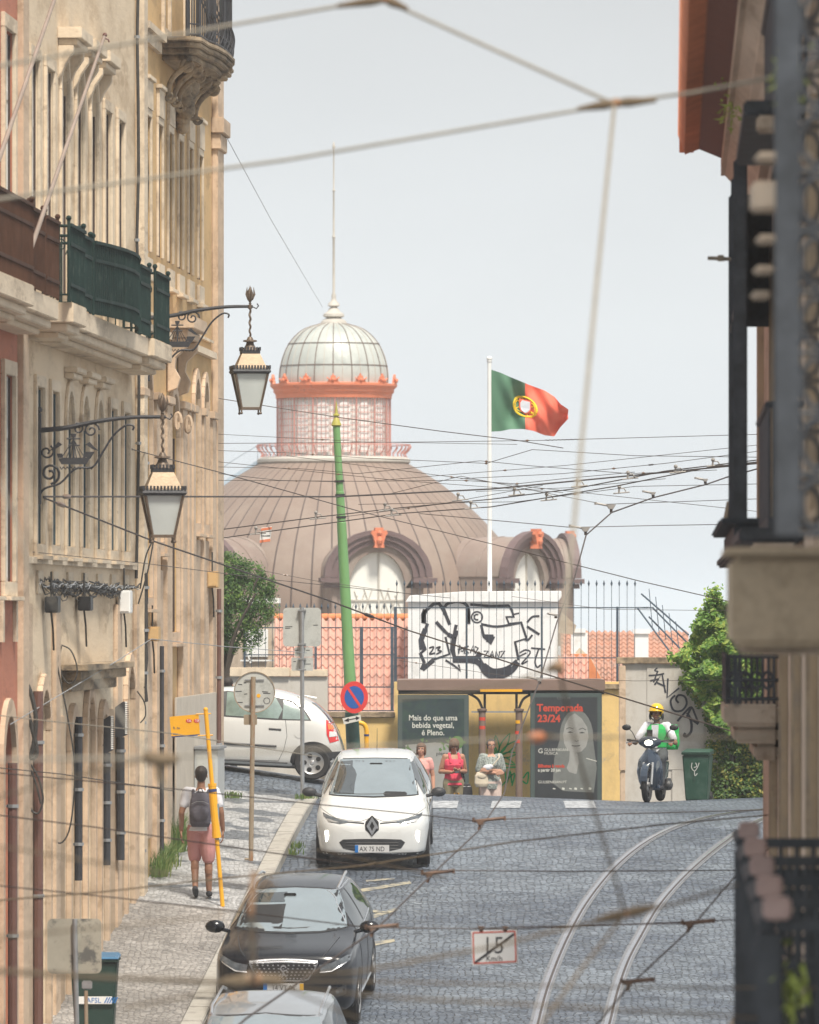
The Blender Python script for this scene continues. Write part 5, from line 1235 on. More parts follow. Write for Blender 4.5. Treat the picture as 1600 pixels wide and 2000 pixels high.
# ---- bus shelter on the yellow wall
M['shroof'] = mat('brown_shelter_fascia', (.22, .15, .12), .7, var=.12, scale=2, bump=.1)
M['column'] = mat('brown_shelter_column', (.20, .14, .11), .7, var=.15, scale=3, bump=.1)
T = thing('bus_shelter', 'dark bus shelter with brown flat roof, two columns and arched brackets', 'bus shelter', P(975, 1620, 131))
mb = MB(); pbox(mb, 776, 1182, 1328, 1349, 131, -2.6, .12); mb.B('roof', 'shroof', T, bevel=.012)
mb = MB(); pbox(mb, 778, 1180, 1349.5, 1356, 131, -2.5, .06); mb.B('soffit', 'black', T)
for x in (942, 1014):
 mb = MB(); mb.tube([P(x, 1660, 131), P(x, 1388, 131)], .066, 14); mb.lathe([(.066, 0), (.09, .02), (.09, .05), (.03, .06)], P(x, 1390, 131), 14); mb.B('column', 'column', T, smooth=.6)
 s = -1 if x < 980 else 1
 mb = MB(); mb.strip(cr([(x - s * 2.0, 1390.), (x + s * 2, 1378.), (x + s * 10, 1364.), (x + s * 30, 1353.)], 4), 5, pxframe(131), -.03, .03); mb.strip([(x + s * -5, 1390), (x + s * -5, 1352)], 5, pxframe(131), -.03, .028); mb.B('bracket', 'black', T)
mb = MB(); pbox(mb, 921, 1030, 1389, 1392, 131, -.02, .02); mb.B('tie_bar', 'steel', T)
mb = MB(); pbox(mb, 938, 1020, 1346, 1351, 131, .121, .135); mb.B('name_strip', 'yellow', T)
for x, y, m in ((942, 1404, 'red_ink'), (942, 1421, 'red_ink'), (1013, 1410, 'yellow'), (1012, 1431, 'red_ink'), (1013, 1448, 'red_ink')):
 mb = MB(); mb.lathe([(.0665, -.03), (.0675, -.03), (.0675, .03), (.0665, .03)], P(x, y, 131), 12, a0=R(215), a1=R(325)); mb.B('sticker', m, T)
M['poster_dark'] = mat('dark_teal_poster', (.035, .055, .06), .35, var=.2, scale=2, c2=(.05, .09, .06), c2s=2.5, c2lo=.5, c2hi=.7, bump=0)
M['poster_black'] = mat('charcoal_poster', (.045, .05, .055), .35, var=.15, scale=2, bump=0)
M['poster_frame'] = mat('grey_green_poster_frame', (.075, .10, .095), .45, var=.1, scale=3, bump=0)
M['ink_pale'] = mat('pale_print', (.62, .62, .56), .5, var=0, bump=0); M['ink_red'] = mat('salmon_red_print', (.55, .07, .04), .5, var=0, bump=0)
M['skin_bw'] = mat('grey_portrait_print', (.33, .33, .31), .5, var=.15, scale=3, bump=0); M['ink_grey'] = mat('grey_print', (.17, .18, .17), .5, var=.2, scale=3, bump=0)
M['ink_green'] = mat('green_print', (.10, .20, .06), .5, var=.4, scale=5, bump=0)
def posterbox(label, x0, x1, y0, y1, m):
 T = thing('poster_case', label, 'advertising poster', P((x0 + x1) / 2, y1, 130.8), group='lit poster cases under the shelter')
 mb = MB(); pbox(mb, x0, x1, y0, y1, 130.8, -.12, 0); mb.B('case', 'poster_frame', T, bevel=.01)
 mb = MB(); pbox(mb, x0 + 9, x1 - 9, y0 + 8, y1 - 12, 130.8, .001, .006); mb.B('poster', m, T)
 return T
pfm = pxframe(130.8)
def ptext(T, txt, x, y, hpx, m, align='LEFT', sx=1., bold=0., off=.008):
 k = 130.8 / F; size = hpx * k / .61
 text_mesh(txt, size, FP(130.8, x, y), m, 'lettering', T, off=off, ext=.0012, align=align, sx=sx, bold=bold)
T = posterbox('poster case of the bus shelter advertising a vegetable drink, dark teal', 777, 916, 1357, 1580, 'poster_dark')
for i, t in enumerate(('Mais do que uma', 'bebida vegetal,', 'é Pleno.')): ptext(T, t, 846, 1407 + 14.5 * i, 9.2, 'ink_pale', 'CENTER', .92, .002)
mb = MB()
for k in range(26): x, y = rnd.uniform(790, 905), rnd.uniform(1438, 1462); mb.strip([(x, y), (x + rnd.uniform(-9, 9), y + rnd.uniform(2, 9))], [1, 5], pfm, .0065 + k * 1e-4, .0068 + k * 1e-4)
mb.B('leaf_print', 'ink_green', T)
mb = MB(); mb.prism([(792, 1455), (850, 1450), (902, 1455), (904, 1565), (790, 1565)], pfm, .0062, .0066); mb.B('pale_panel', 'skin_bw', T)
ptext(T, 'pleno', 803, 1475, 6, 'black_ink', sx=1.1); ptext(T, 'pleno', 852, 1475, 6, 'black_ink', sx=1.1)
mb = MB(); mb.lathe([(.0, 0), (.12, 0), (.12, .003)], P(893, 1450, 130.79), 16, axis=Matrix.Rotation(R(90), 3, 'X')); mb.B('round_badge', 'ink_green', T)
T = posterbox('poster case of the bus shelter with a charcoal concert season poster and portrait', 1036, 1176, 1354, 1582, 'poster_black')
ptext(T, 'Temporada', 1049, 1389, 12, 'ink_red', bold=.006, sx=.98); ptext(T, '23/24', 1050, 1410, 12, 'ink_red', bold=.006)
ptext(T, 'GULBENKIAN', 1063, 1467, 4.6, 'ink_pale'); ptext(T, 'MÚSICA', 1063, 1474, 4.6, 'ink_pale'); ptext(T, 'Bilhetes à venda', 1051, 1499, 5.4, 'ink_red', bold=.003, sx=.9); ptext(T, 'a partir 20 jun', 1051, 1507, 5.2, 'ink_pale', bold=.002, sx=.9); ptext(T, 'GULBENKIAN.PT', 1051, 1530, 4.6, 'ink_pale')
ptext(T, 'COMUM', 1088, 1366, 4.2, 'ink_grey'); ptext(T, 'G', 1051, 1471, 8, 'ink_pale', bold=.001)
mb = MB()
def ell(cx, cy, rx, ry, z0, a0=0, a1=360, n=24): mb.prism([(cx + rx * math.cos(R(lerp(a0, a1, k / n))), cy + ry * math.sin(R(lerp(a0, a1, k / n)))) for k in range(n if a1 - a0 >= 360 else n + 1)], pfm, z0, z0 + .0004)
ell(1126, 1440, 33, 54, .0062); mb.prism([(1095, 1440), (1083, 1480), (1080, 1530), (1100, 1545), (1160, 1548), (1166, 1500), (1158, 1440)], pfm, .0060, .0063); mb.B('hair_print', 'ink_grey', T)
mb = MB(); mb.prism([(1123, 1393), (1137, 1404), (1147, 1420), (1150, 1440), (1145, 1458), (1136, 1468), (1122, 1471), (1109, 1466), (1102, 1452), (1100, 1435), (1104, 1415), (1112, 1400)], pfm, .0068, .0072); mb.prism([(1113, 1466), (1128, 1472), (1131, 1490), (1126, 1512), (1112, 1508), (1107, 1500), (1112, 1486)], pfm, .0074, .0076); mb.B('face_print', 'skin_bw', T)
mb = MB(); mb.strip([(1109, 1430.5), (1114, 1430), (1119, 1430.5)], [1, 3.2, 1], pfm, .0078, .008); mb.strip([(1132, 1431.5), (1137, 1431), (1142, 1431.5)], [1, 3.2, 1], pfm, .0078, .008); mb.strip([(1106, 1424), (1113, 1421), (1120, 1424)], 1.2, pfm, .0078, .008); mb.strip([(1131, 1425), (1138, 1422), (1145, 1426)], 1.2, pfm, .0078, .008)
mb.strip([(1123, 1446), (1126, 1448.5), (1130, 1446)], 1.2, pfm, .0078, .008); mb.strip(cr([(1117., 1456.), (1122., 1457.), (1128., 1457.), (1133., 1456.)], 3), 1.8, pfm, .0078, .008)
mb.B('features_print', 'black_ink', T)
mb = MB(); mb.strip([(1145, 1481), (1166, 1487)], 1.5, pfm, .0078, .008);
for k, x in enumerate((1080, 1098, 1112, 1122, 1134, 1150)): mb.strip([(x, 1540), (x + 5, 1541)], 4 if k % 2 else 2, pfm, .0068, .007)
mb.B('small_print', 'ink_pale', T)
# ---- foliage
def leafmat(name, a, b, c):
 m = bpy.data.materials.new(name); m.use_nodes = True; nt = m.node_tree; N = nt.nodes; L = nt.links; bs = N['Principled BSDF']; bs.inputs['Roughness'].default_value = .55
 g = N.new('ShaderNodeNewGeometry'); tc = N.new('ShaderNodeTexCoord'); n = N.new('ShaderNodeTexNoise'); n.inputs['Scale'].default_value = 2.2; n.inputs['Detail'].default_value = 4; L.new(tc.outputs['Object'], n.inputs['Vector'])
 ad = N.new('ShaderNodeMath'); ad.operation = 'MULTIPLY_ADD'; L.new(g.outputs['Random Per Island'], ad.inputs[0]); ad.inputs[1].default_value = .6
 mr = N.new('ShaderNodeMapRange'); mr.inputs[1].default_value = .32; mr.inputs[2].default_value = .68; mr.inputs[3].default_value = 0; mr.inputs[4].default_value = .45; L.new(n.outputs['Fac'], mr.inputs[0]); L.new(mr.outputs[0], ad.inputs[2])
 r = N.new('ShaderNodeValToRGB'); r.color_ramp.elements[0].color = (*a, 1); r.color_ramp.elements[0].position = .1; r.color_ramp.elements[1].color = (*c, 1); r.color_ramp.elements[1].position = .95; e = r.color_ramp.elements.new(.55); e.color = (*b, 1)
 L.new(ad.outputs[0], r.inputs[0]); L.new(r.outputs[0], bs.inputs['Base Color'])
 tr = N.new('ShaderNodeBsdfTranslucent'); L.new(r.outputs[0], tr.inputs['Color']); ms = N.new('ShaderNodeMixShader'); ms.inputs[0].default_value = .3; L.new(bs.outputs[0], ms.inputs[1]); L.new(tr.outputs[0], ms.inputs[2]); L.new(ms.outputs[0], N['Material Output'].inputs['Surface'])
 return m
M['leaf_dark'] = leafmat('cypress_leaves', (.03, .08, .025), (.09, .20, .045), (.26, .38, .08))
M['leaf_ivy'] = leafmat('ivy_leaves', (.04, .10, .02), (.15, .30, .045), (.42, .50, .10))
M['leaf_ivy2'] = leafmat('dark_ivy_leaves', (.03, .075, .018), (.10, .19, .035), (.42, .34, .06))
M['grass'] = leafmat('grass_blades', (.05, .10, .02), (.10, .18, .04), (.22, .24, .08))
M['bark'] = mat('grey_bark', (.10, .08, .06), .9, var=.3, scale=5, bump=.5)
def leaf(mb, p, nrm, s, asp=1.0):
 t = nrm.cross(Vector((rnd.gauss(0, 1), rnd.gauss(0, 1), rnd.gauss(0, 1)))).normalized(); b = nrm.cross(t).normalized()
 mb.add([p - t * s * .5, p + b * s * .35 * asp + nrm * s * .08, p + t * s * .6, p - b * s * .35 * asp + nrm * s * .08], [(0, 1, 2), (0, 2, 3)])
# tree left of the dome
T = thing('evergreen_tree', 'dark green bushy evergreen tree beside the tan corner building', 'tree', P(440, 1330, 131))
mb = MB(); base = P(434, 1345, 131)
limbs = []
for k in range(11):
 tip = P(rnd.uniform(395, 520), rnd.uniform(1120, 1215), 131) + Vector((0, rnd.uniform(-.7, .9), 0)); midp = base.lerp(tip, .5) + Vector((rnd.uniform(-.1, .1), rnd.uniform(-.1, .1), .05)) + Vector(((440 - 460) * .004, 0, 0))
 pts = [Vector(p) for p in cr([tuple(base + Vector((.012 * k, 0, 0))), tuple(midp), tuple(tip)], 4)]
 mb.tube(pts, [.05 - .004 * i for i in range(len(pts))], 6); limbs.append((midp, tip))
mb.B('trunk', 'bark', T, smooth=True)
mb = MB()
cl = [(420, 1120, 42), (455, 1112, 34), (490, 1122, 30), (515, 1142, 24), (440, 1160, 45), (485, 1165, 42), (520, 1178, 24), (500, 1205, 32), (455, 1205, 42), (415, 1190, 48), (420, 1240, 36), (450, 1248, 26), (490, 1238, 22), (528, 1200, 13), (505, 1250, 11), (486, 1262, 12), (400, 1140, 50), (440, 1100, 20), (475, 1105, 15), (527, 1155, 12)]
for cx_, cy_, rr in cl:
 for q in range(int(rr * rr * .13) + 3):
  v = Vector((rnd.gauss(0, 1), rnd.gauss(0, 1), rnd.gauss(0, 1))).normalized() * rr * rnd.uniform(.55, 1.0) ** .6
  sub = P(cx_ + v.x * .95, cy_ - v.z * .9, 131) + Vector((0, v.y * .009, 0))
  for j in range(7):
   p = sub + Vector((rnd.gauss(0, .035), rnd.gauss(0, .035), rnd.gauss(0, .05)))
   leaf(mb, p, (Vector((v.x, v.y - 6, v.z + 18)).normalized() + Vector((rnd.gauss(0, .6), rnd.gauss(0, .6), rnd.gauss(0, .6)))).normalized(), rnd.uniform(.035, .075), .6)
mb.B('crown', 'leaf_dark', T)
# ivy over the wall at the right
def inpoly(x, y, poly):
 c = False; n = len(poly)
 for i in range(n):
  x0, y0 = poly[i]; x1, y1 = poly[(i + 1) % n]
  if (y0 > y) != (y1 > y) and x < (x1 - x0) * (y - y0) / (y1 - y0) + x0: c = not c
 return c
T = thing('ivy', 'thick yellow-green ivy spilling over the grey wall at the right', 'climbing plant', P(1430, 1560, 124.6))
top = [(1398, 1152), (1404, 1170), (1420, 1180), (1450, 1170), (1520, 1160), (1620, 1170), (1620, 1420), (1420, 1430), (1385, 1400), (1362, 1350), (1330, 1325), (1345, 1312), (1312, 1284), (1332, 1276), (1345, 1262), (1360, 1225), (1372, 1195), (1385, 1170), (1392, 1160)]
bot = [(1322, 1322), (1345, 1328), (1372, 1380), (1620, 1380), (1620, 1566), (1392, 1566), (1388, 1520), (1378, 1468), (1384, 1440), (1378, 1400), (1352, 1362), (1330, 1340)]
mb = MB(); cnt = 0
while cnt < 6800:
 x, y = rnd.uniform(1310, 1620), rnd.uniform(1150, 1430)
 if not inpoly(x, y, top): continue
 cnt += 1; bulge = .25 + .45 * noise.noise(Vector((x * .03, y * .03, 0))) + .1
 for j in range(3):
  p = P(x + rnd.gauss(0, 2), y + rnd.gauss(0, 2), 124.8 - max(0, bulge) - rnd.uniform(0, .12)); leaf(mb, p, Vector((rnd.gauss(-.2, .45), rnd.gauss(-.8, .4), rnd.gauss(.75, .4))).normalized(), rnd.uniform(.06, .125))
for k in range(60):
 x, y = rnd.choice(top[:2] + top[-8:]); p = P(x, y, 124.4)
 for j in range(6): leaf(mb, p + Vector((rnd.gauss(0, .05), rnd.gauss(0, .05), rnd.gauss(0, .06))), Vector((rnd.gauss(0, .5), -.7, .6)).normalized(), .07)
mb.B('upper_foliage', 'leaf_ivy', T)
mb = MB(); cnt = 0
while cnt < 5600:
 x, y = rnd.uniform(1310, 1620), rnd.uniform(1320, 1566)
 if not inpoly(x, y, bot): continue
 if noise.noise(Vector((x * .05, y * .04, 3))) < -.42: continue
 cnt += 1
 for j in range(2):
  p = P(x + rnd.gauss(0, 2), y + rnd.gauss(0, 2), 124.85 - rnd.uniform(0, .22) - .12 * max(0, noise.noise(Vector((x * .06, y * .06, 5))))); leaf(mb, p, Vector((rnd.gauss(0, .4), rnd.gauss(-.9, .3), rnd.gauss(.5, .4))).normalized(), rnd.uniform(.04, .08))
mb.B('lower_foliage', 'leaf_ivy2', T)
mb = MB()
for k in range(10):
 x = rnd.uniform(1380, 1480); mb.tube([P(x + rnd.uniform(-8, 8), lerp(1570, 1200, t / 6), 124.9) for t in range(7)], .014, 5)
mb.B('stems', 'bark', T)
# grass tufts along the foot of the tan house, and round the posts
def tuft(label, spots, h, n, nm='grass_tuft'):
 mb = MB()
 for c in spots:
  for k in range(n):
   b = c + Vector((rnd.gauss(0, .07), rnd.gauss(0, .22), 0)); hh = h * rnd.uniform(.5, 1.2); d = Vector((rnd.gauss(.1, .25), rnd.gauss(0, .25), 0)) * hh; w = .008
   mb.add([b - Vector((w, 0, 0)), b + Vector((w, 0, 0)), b + d * .4 + Vector((w * .8, 0, hh * .65)), b + d * .4 + Vector((-w * .8, 0, hh * .65)), b + d + Vector((0, 0, hh))], [(0, 1, 2, 3), (3, 2, 4)])
 o = mb.B(nm, 'grass'); tag(o, label, 'grass'); return o
def wp(s, o): v = WF(s, o, 0); v.z = pz(v.x, v.y); return v
tuft('tall green grass clump sprouting at the foot of the tan house', [wp(101.6, .12), wp(102.2, .12), wp(102.7, .14)], .34, 130)
tuft('second taller grass clump just behind the first along the tan house', [wp(104.4, .12), wp(104.9, .12)], .48, 130)
tuft('small grass tuft at the corner pilaster foot of the tan house', [wp(113.2, .25)], .10, 70)
tuft('small grass tuft at the foot of the grey pole with the rectangular sign', [Gp(590, 1572) + Vector((.04, -.1, .1))], .08, 60)
tuft('weeds growing in the gutter beside the kerb', [Vector((kerbX(d) + .06, d, gz(kerbX(d), d))) for d in (106.4, 107.2, 103.2)], .10, 40)
# ================================================================ vehicles
def paint(name, c, rough=.25, coat=1., metal=0., var=.03): return mat(name, c, rough, metal=metal, var=var, scale=3, bump=0, coat=coat)
M['paint_white'] = paint('white_car_paint', (.70, .71, .70)); M['paint_white2'] = paint('warm_white_car_paint', (.66, .655, .63), .3)
M['paint_black'] = paint('blue_black_car_paint', (.005, .007, .012), .22, coat=.25); M['paint_silver'] = paint('silver_car_paint', (.30, .33, .36), .3, metal=.3)
M['carglass'] = mat('car_glass', (.035, .045, .05), .03, var=.1, scale=1, bump=0, spec=1., ior=1.9)
M['screen'] = mat('car_windscreen', (.20, .25, .28), .05, var=.12, scale=1.5, bump=0, spec=1., ior=2.1)  # pale blue-grey base colour stands in for reflected sky
M['screen_dark'] = mat('car_windscreen_dark', (.07, .095, .115), .04, var=.3, scale=2.0, bump=0, spec=1., ior=2.2)
M['tyre'] = mat('tyre_rubber', (.022, .022, .024), .8, var=.2, scale=6, bump=.2); M['alloy'] = mat('alloy_wheel', (.50, .50, .50), .35, metal=.6, var=.1, scale=4, bump=0)
M['chrome'] = mat('chrome', (.85, .86, .88), .28, metal=1., var=0, bump=0); M['trim'] = mat('dark_plastic_trim', (.035, .037, .042), .55, var=.15, scale=5, bump=.05)
M['lens'] = mat('headlight_lens', (.10, .115, .13), .08, var=.5, scale=14, bump=0, coat=1.); M['redlens'] = mat('red_lamp_lens', (.62, .02, .02), .15, var=.1, scale=12, bump=0, coat=1.)
M['orangelens'] = mat('orange_lamp_lens', (.8, .20, .05), .15, var=.1, scale=12, bump=0, coat=1.)
M['drl'] = mat('lit_lamp', (.9, .9, .8), .3, var=0, bump=0, emit=(1., .97, .82), estr=5.); M['beam'] = mat('lit_headlamp', (.9, .9, .8), .3, var=0, bump=0, emit=(1., .93, .72), estr=6.)
M['plate'] = mat('number_plate', (.62, .62, .62), .4, var=.03, bump=0); M['plate_blue'] = mat('plate_blue_band', (.02, .17, .50), .4, var=0, bump=0); M['plate_yellow'] = mat('plate_yellow_band', (.75, .42, .02), .4, var=0, bump=0)
def frame_root(name, label, cat, pos, fwd, up=Vector((0, 0, 1)), group=None):
 f = fwd.normalized(); l = up.cross(f).normalized(); u = f.cross(l).normalized()
 rot = Matrix((f, l, u)).transposed()
 return thing(name, label, cat, pos, rot=rot, group=group)
def hermite(tab, x):
 n = len(tab)
 if x <= tab[0][0]: return tab[0][1]
 if x >= tab[-1][0]: return tab[-1][1]
 for i in range(n - 1):
  if x <= tab[i + 1][0]:
   x0, y0 = tab[i]; x1, y1 = tab[i + 1]; h = x1 - x0; t = (x - x0) / h
   def sl(j):
    if j == 0: return (tab[1][1] - tab[0][1]) / (tab[1][0] - tab[0][0])
    if j == n - 1: return (tab[-1][1] - tab[-2][1]) / (tab[-1][0] - tab[-2][0])
    a = (tab[j][1] - tab[j - 1][1]) / (tab[j][0] - tab[j - 1][0]); b = (tab[j + 1][1] - tab[j][1]) / (tab[j + 1][0] - tab[j][0])
    return 0 if a * b <= 0 else 2 * a * b / (a + b)
   m0, m1 = sl(i) * h, sl(i + 1) * h
   return (2 * t ** 3 - 3 * t * t + 1) * y0 + (t ** 3 - 2 * t * t + t) * m0 + (-2 * t ** 3 + 3 * t * t) * y1 + (t ** 3 - t * t) * m1
class Car:
 def __init__(s, T, top, belt, width, bot, roofw, paintm, W):
  s.T = T; s.W = W; rev = lambda t: sorted(t)
  top, belt, width, bot = map(rev, (top, belt, width, bot))
  x0, x1 = width[0][0], width[-1][0]; s.x0, s.x1 = x0, x1
  xs = []; n = 110
  for i in range(n + 1): t = i / n; xs.append(lerp(x0, x1, .5 - .5 * math.cos(math.pi * t) * (1 - .35 * math.sin(math.pi * t) ** 2)))
  rings = []
  for x in xs:
   w, b, zb, tz = hermite(width, x), hermite(belt, x), hermite(bot, x), hermite(top, x); tz = max(tz, b + .015)
   g = max(0, min(1, (tz - b) / .45)); wr = lerp(w * .80, roofw, g); ez = tz - lerp(.02, .075, g)
   pts = [(0, zb), (w * .75, zb), (w * .95, zb + .05), (w * .995, lerp(zb, b, .35)), (w, lerp(zb, b, .62)), (w * .985, lerp(zb, b, .85)), (w * lerp(.93, .955, g), b), (lerp(w * .955, wr, .5) + .015 * g, lerp(b, ez, .52)), (wr, ez), (wr * .82, tz - lerp(.008, .028, g)), (wr * .45, tz - .004), (0, tz)]
   q = cr([(float(a), float(c)) for a, c in pts], 4)
   q = [(max(a, 0), c) for a, c in q]; rings.append([(x, a, c) for a, c in q])
  mb = MB(); m = len(rings[0])
  for r in rings: mb.v += [Vector(p) for p in r] + [Vector((p[0], -p[1], p[2])) for p in r[1:-1]]
  k = 2 * m - 2
  def idx(i, j): return i * k + (j if j < m else (k - (j - m) - 1 if 0 else m + (2 * m - 2 - j) - 1))
  for i in range(len(rings) - 1):
   for j in range(k):
    a, b_ = idx(i, j), idx(i, (j + 1) % k); mb.f.append((a, b_, b_ + k, a + k))
  mb.f.append(tuple(idx(0, j) for j in range(k))); mb.f.append(tuple(idx(len(rings) - 1, j) for j in reversed(range(k))))
  me = mb.mesh('body', paintm, smooth=1.1); s.body = link_mesh('body', me, T, True)
  s.bvh = BVHTree.FromPolygons([tuple(v.co) for v in me.vertices], [tuple(p.vertices) for p in me.polygons])
 def cast(s, kind, a, b):
  if kind == 'front': o, d = Vector((s.x1 + 2, a, b)), Vector((-1, 0, 0))
  elif kind == 'rear': o, d = Vector((s.x0 - 2, a, b)), Vector((1, 0, 0))
  elif kind == 'left': o, d = Vector((a, 3, b)), Vector((0, -1, 0))
  elif kind == 'right': o, d = Vector((a, -3, b)), Vector((0, 1, 0))
  else: o, d = Vector((a, b, 4)), Vector((0, 0, -1))
  h = s.bvh.ray_cast(o, d)
  if h[0] is None: return None
  nrm = h[1] if h[1].dot(d) < 0 else -h[1]
  return h[0], nrm
 def patch(s, name, kind, poly, m, off=.006, res=.05, parent=None, thick=.0):
  if abs(sum(poly[i][0] * poly[(i + 1) % len(poly)][1] - poly[(i + 1) % len(poly)][0] * poly[i][1] for i in range(len(poly)))) < 1e-9: return
  pts = []
  n = len(poly)
  for i in range(n):
   a, b = poly[i], poly[(i + 1) % n]; l = math.hypot(b[0] - a[0], b[1] - a[1]); k = max(1, int(l / res))
   for q in range(k): pts.append((lerp(a[0], b[0], q / k), lerp(a[1], b[1], q / k)))
  nb = len(pts); inner = []
  x0, x1 = min(p[0] for p in poly), max(p[0] for p in poly); y0, y1 = min(p[1] for p in poly), max(p[1] for p in poly)
  x = x0 + res * .5
  while x < x1:
   y = y0 + res * .5
   while y < y1:
    if inpoly2(x, y, poly) and min(math.hypot(x - p[0], y - p[1]) for p in pts) > res * .45: inner.append((x, y))
    y += res
   x += res
  v2, e2, f2, *_ = delaunay_2d_cdt([Vector(p) for p in pts + inner], [(i, (i + 1) % nb) for i in range(nb)], [], 1, 1e-6)
  mb = MB(); ok = []
  for v in v2:
   h = s.cast(kind, v.x, v.y)
   if h is None: ok.append(False); mb.v.append(Vector((0, 0, 0)))
   else: ok.append(True); mb.v.append(h[0] + h[1] * off)
  mb.f = [tuple(f) for f in f2 if all(ok[i] for i in f)]
  if not mb.f: return None
  return mb.B(name, m, parent or s.T, local=True, smooth=1.2)
 def line(s, name, kind, pts, w, m, off=.004):
  mb = MB(); q = []
  for (a, b), (c, d) in zip(pts, pts[1:]):
   k = max(1, int(math.hypot(c - a, d - b) / .04))
   for i in range(k): q.append((lerp(a, c, i / k), lerp(b, d, i / k)))
  q.append(pts[-1]); P_ = []
  for a, b in q:
   h = s.cast(kind, a, b)
   if h: P_.append(h[0] + h[1] * off * .3)
  if len(P_) > 1: mb.tube(P_, w, 6); return mb.B(name, m, s.T, local=True, smooth=True)
 def wheel(s, x, y, r, w=.2, holes=5, cap='alloy', steer=0.):
  sg = 1 if y > 0 else -1; ax = Matrix.Rotation(-sg * R(90), 3, 'X') if 1 else None; ax = Matrix.Rotation(steer, 3, 'Z') @ ax
  o = Vector((x, y, r))
  mb = MB(); ri = r * .66
  mb.lathe([(ri, -w / 2), (r * .93, -w / 2), (r, -w * .36), (r, w * .36), (r * .93, w / 2), (ri, w / 2 - .01), (ri * .98, w / 2 - .03)], o, 32, axis=ax); t = mb.B('wheel', 'tyre', s.T, local=True, smooth=.5)
  mb = MB(); mb.lathe([(0, w / 2 - .045), (ri * .3, w / 2 - .02), (ri * .35, w / 2 - .022), (ri * .92, w / 2 - .012), (ri, w / 2 - .002), (ri, w / 2 - .05)], o, 32, axis=ax); rm = mb.B('rim', cap, t, local=True, smooth=.6)
  for k in range(holes):
   a = 2 * math.pi * k / holes; mb = MB()
   c = o + ax @ Vector((ri * .64 * math.cos(a), ri * .64 * math.sin(a), w / 2 - .012)); mb.lathe([(0, 0), (ri * .21, 0), (ri * .21, .006), (0, .006)], c, 12, axis=ax); mb.B('rim_hole', 'black', t, local=True)
  mb = MB(); mb.lathe([(0, w / 2 - .008), (ri * .14, w / 2 - .010), (ri * .14, w / 2 - .03)], o, 12, axis=ax); mb.B('hub', 'chrome', t, local=True)
 def arch(s, x, r, zb, side):
  poly = [(x + r * math.cos(math.pi * k / 16), .30 + r * math.sin(math.pi * k / 16)) for k in range(17)] + [(x - r, zb + .015), (x + r, zb + .015)]
  s.patch('wheel_arch', side, poly, 'black', off=.003, res=.06)
 def mirror(s, x, y, z, m='trim', k=1.):
  sg = 1 if y > 0 else -1; mb = MB()
  mb.sphere((x, y, z), .1 * k, 12, (.75, 1.15, .75)); mb.tube([(x, y - sg * .06, z - .03), (x + .02, y - sg * .19, z - .06)], [.03, .025], 8); mi = mb.B('mirror', m, s.T, local=True, smooth=True)
  mb = MB(); mb.box((x - .066 * k, y, z), (.01, .17 * k, .10 * k)); mb.B('mirror_glass', 'chrome', mi, local=True, bevel=.003)
 def plate(s, txt, y, z, yellow=False):
  h = s.cast('front', y, z); x = h[0].x + .012
  T = s.T; mb = MB(); mb.box((x, y, z), (.012, .52, .115)); p = mb.B('number_plate', 'plate', T, local=True, bevel=.002)
  mb = MB(); mb.box((x + .007, y - .235, z), (.003, .05, .112)); mb.B('blue_band', 'plate_blue', p, local=True)
  if yellow: mb = MB(); mb.box((x + .007, y + .235, z), (.003, .05, .112)); mb.B('yellow_band', 'plate_yellow', p, local=True)
  fr_ = lambda a, b, c: Vector((x + .0065 + c, y + a, z - .034 + b))
  text_mesh(txt, .100, fr_, 'black_ink', 'plate_lettering', p, off=.001, ext=.0008, align='CENTER', local=True, sx=.86 if not yellow else .8)
def inpoly2(x, y, poly):
 c = False; n = len(poly)
 for i in range(n):
  x0, y0 = poly[i]; x1, y1 = poly[(i + 1) % n]
  if (y0 > y) != (y1 > y) and x < (x1 - x0) * (y - y0) / (y1 - y0) + x0: c = not c
 return c
def mir(poly): return [(-a, b) for a, b in poly][::-1]
def ground_frame(X, D, dirx, half=1.3):
 f = Vector((dirx, -1, 0)).normalized()
 a = Vector((X, D, 0)); p1, p0 = a + f * half, a - f * half
 return Vector((f.x, f.y, (gz(p1.x, p1.y) - gz(p0.x, p0.y)) / (2 * half))), (gz(p1.x, p1.y) + gz(p0.x, p0.y)) / 2
def slope_up(X, D, f):
 s = Vector((0, 0, 1)); return s
# -------- white electric hatchback, facing the camera
D0 = 106.3; X0 = -.505; fwd, zz = ground_frame(X0, D0, -.02)
T = frame_root('parked_car', 'small white electric hatchback with lit daytime lamps facing down the hill', 'car', (X0, D0, zz + .01), fwd); T.matrix_basis = T.matrix_basis @ Matrix.Scale(.96, 4)
c = Car(T, top=[(2.04, .60), (2.02, .68), (1.96, .76), (1.85, .835), (1.6, .92), (1.25, 1.01), (1.08, 1.05), (.8, 1.19), (.45, 1.36), (.15, 1.475), (-.15, 1.535), (-.6, 1.56), (-1.15, 1.535), (-1.6, 1.44), (-1.85, 1.18), (-1.98, .9), (-2.04, .6)],
  belt=[(2.04, .585), (1.96, .70), (1.8, .79), (1.5, .86), (1.1, .93), (0, .97), (-1.4, 1.05), (-1.8, 1.02), (-2.04, .58)],
  width=[(2.04, .30), (2.025, .45), (1.98, .60), (1.88, .735), (1.7, .815), (1.4, .86), (.6, .865), (-.8, .865), (-1.5, .85), (-1.85, .76), (-2.0, .6), (-2.04, .45)],
  bot=[(2.04, .27), (1.9, .2), (1.6, .19), (-1.7, .2), (-2.04, .32)], roofw=.575, paintm='paint_white', W=1.73)
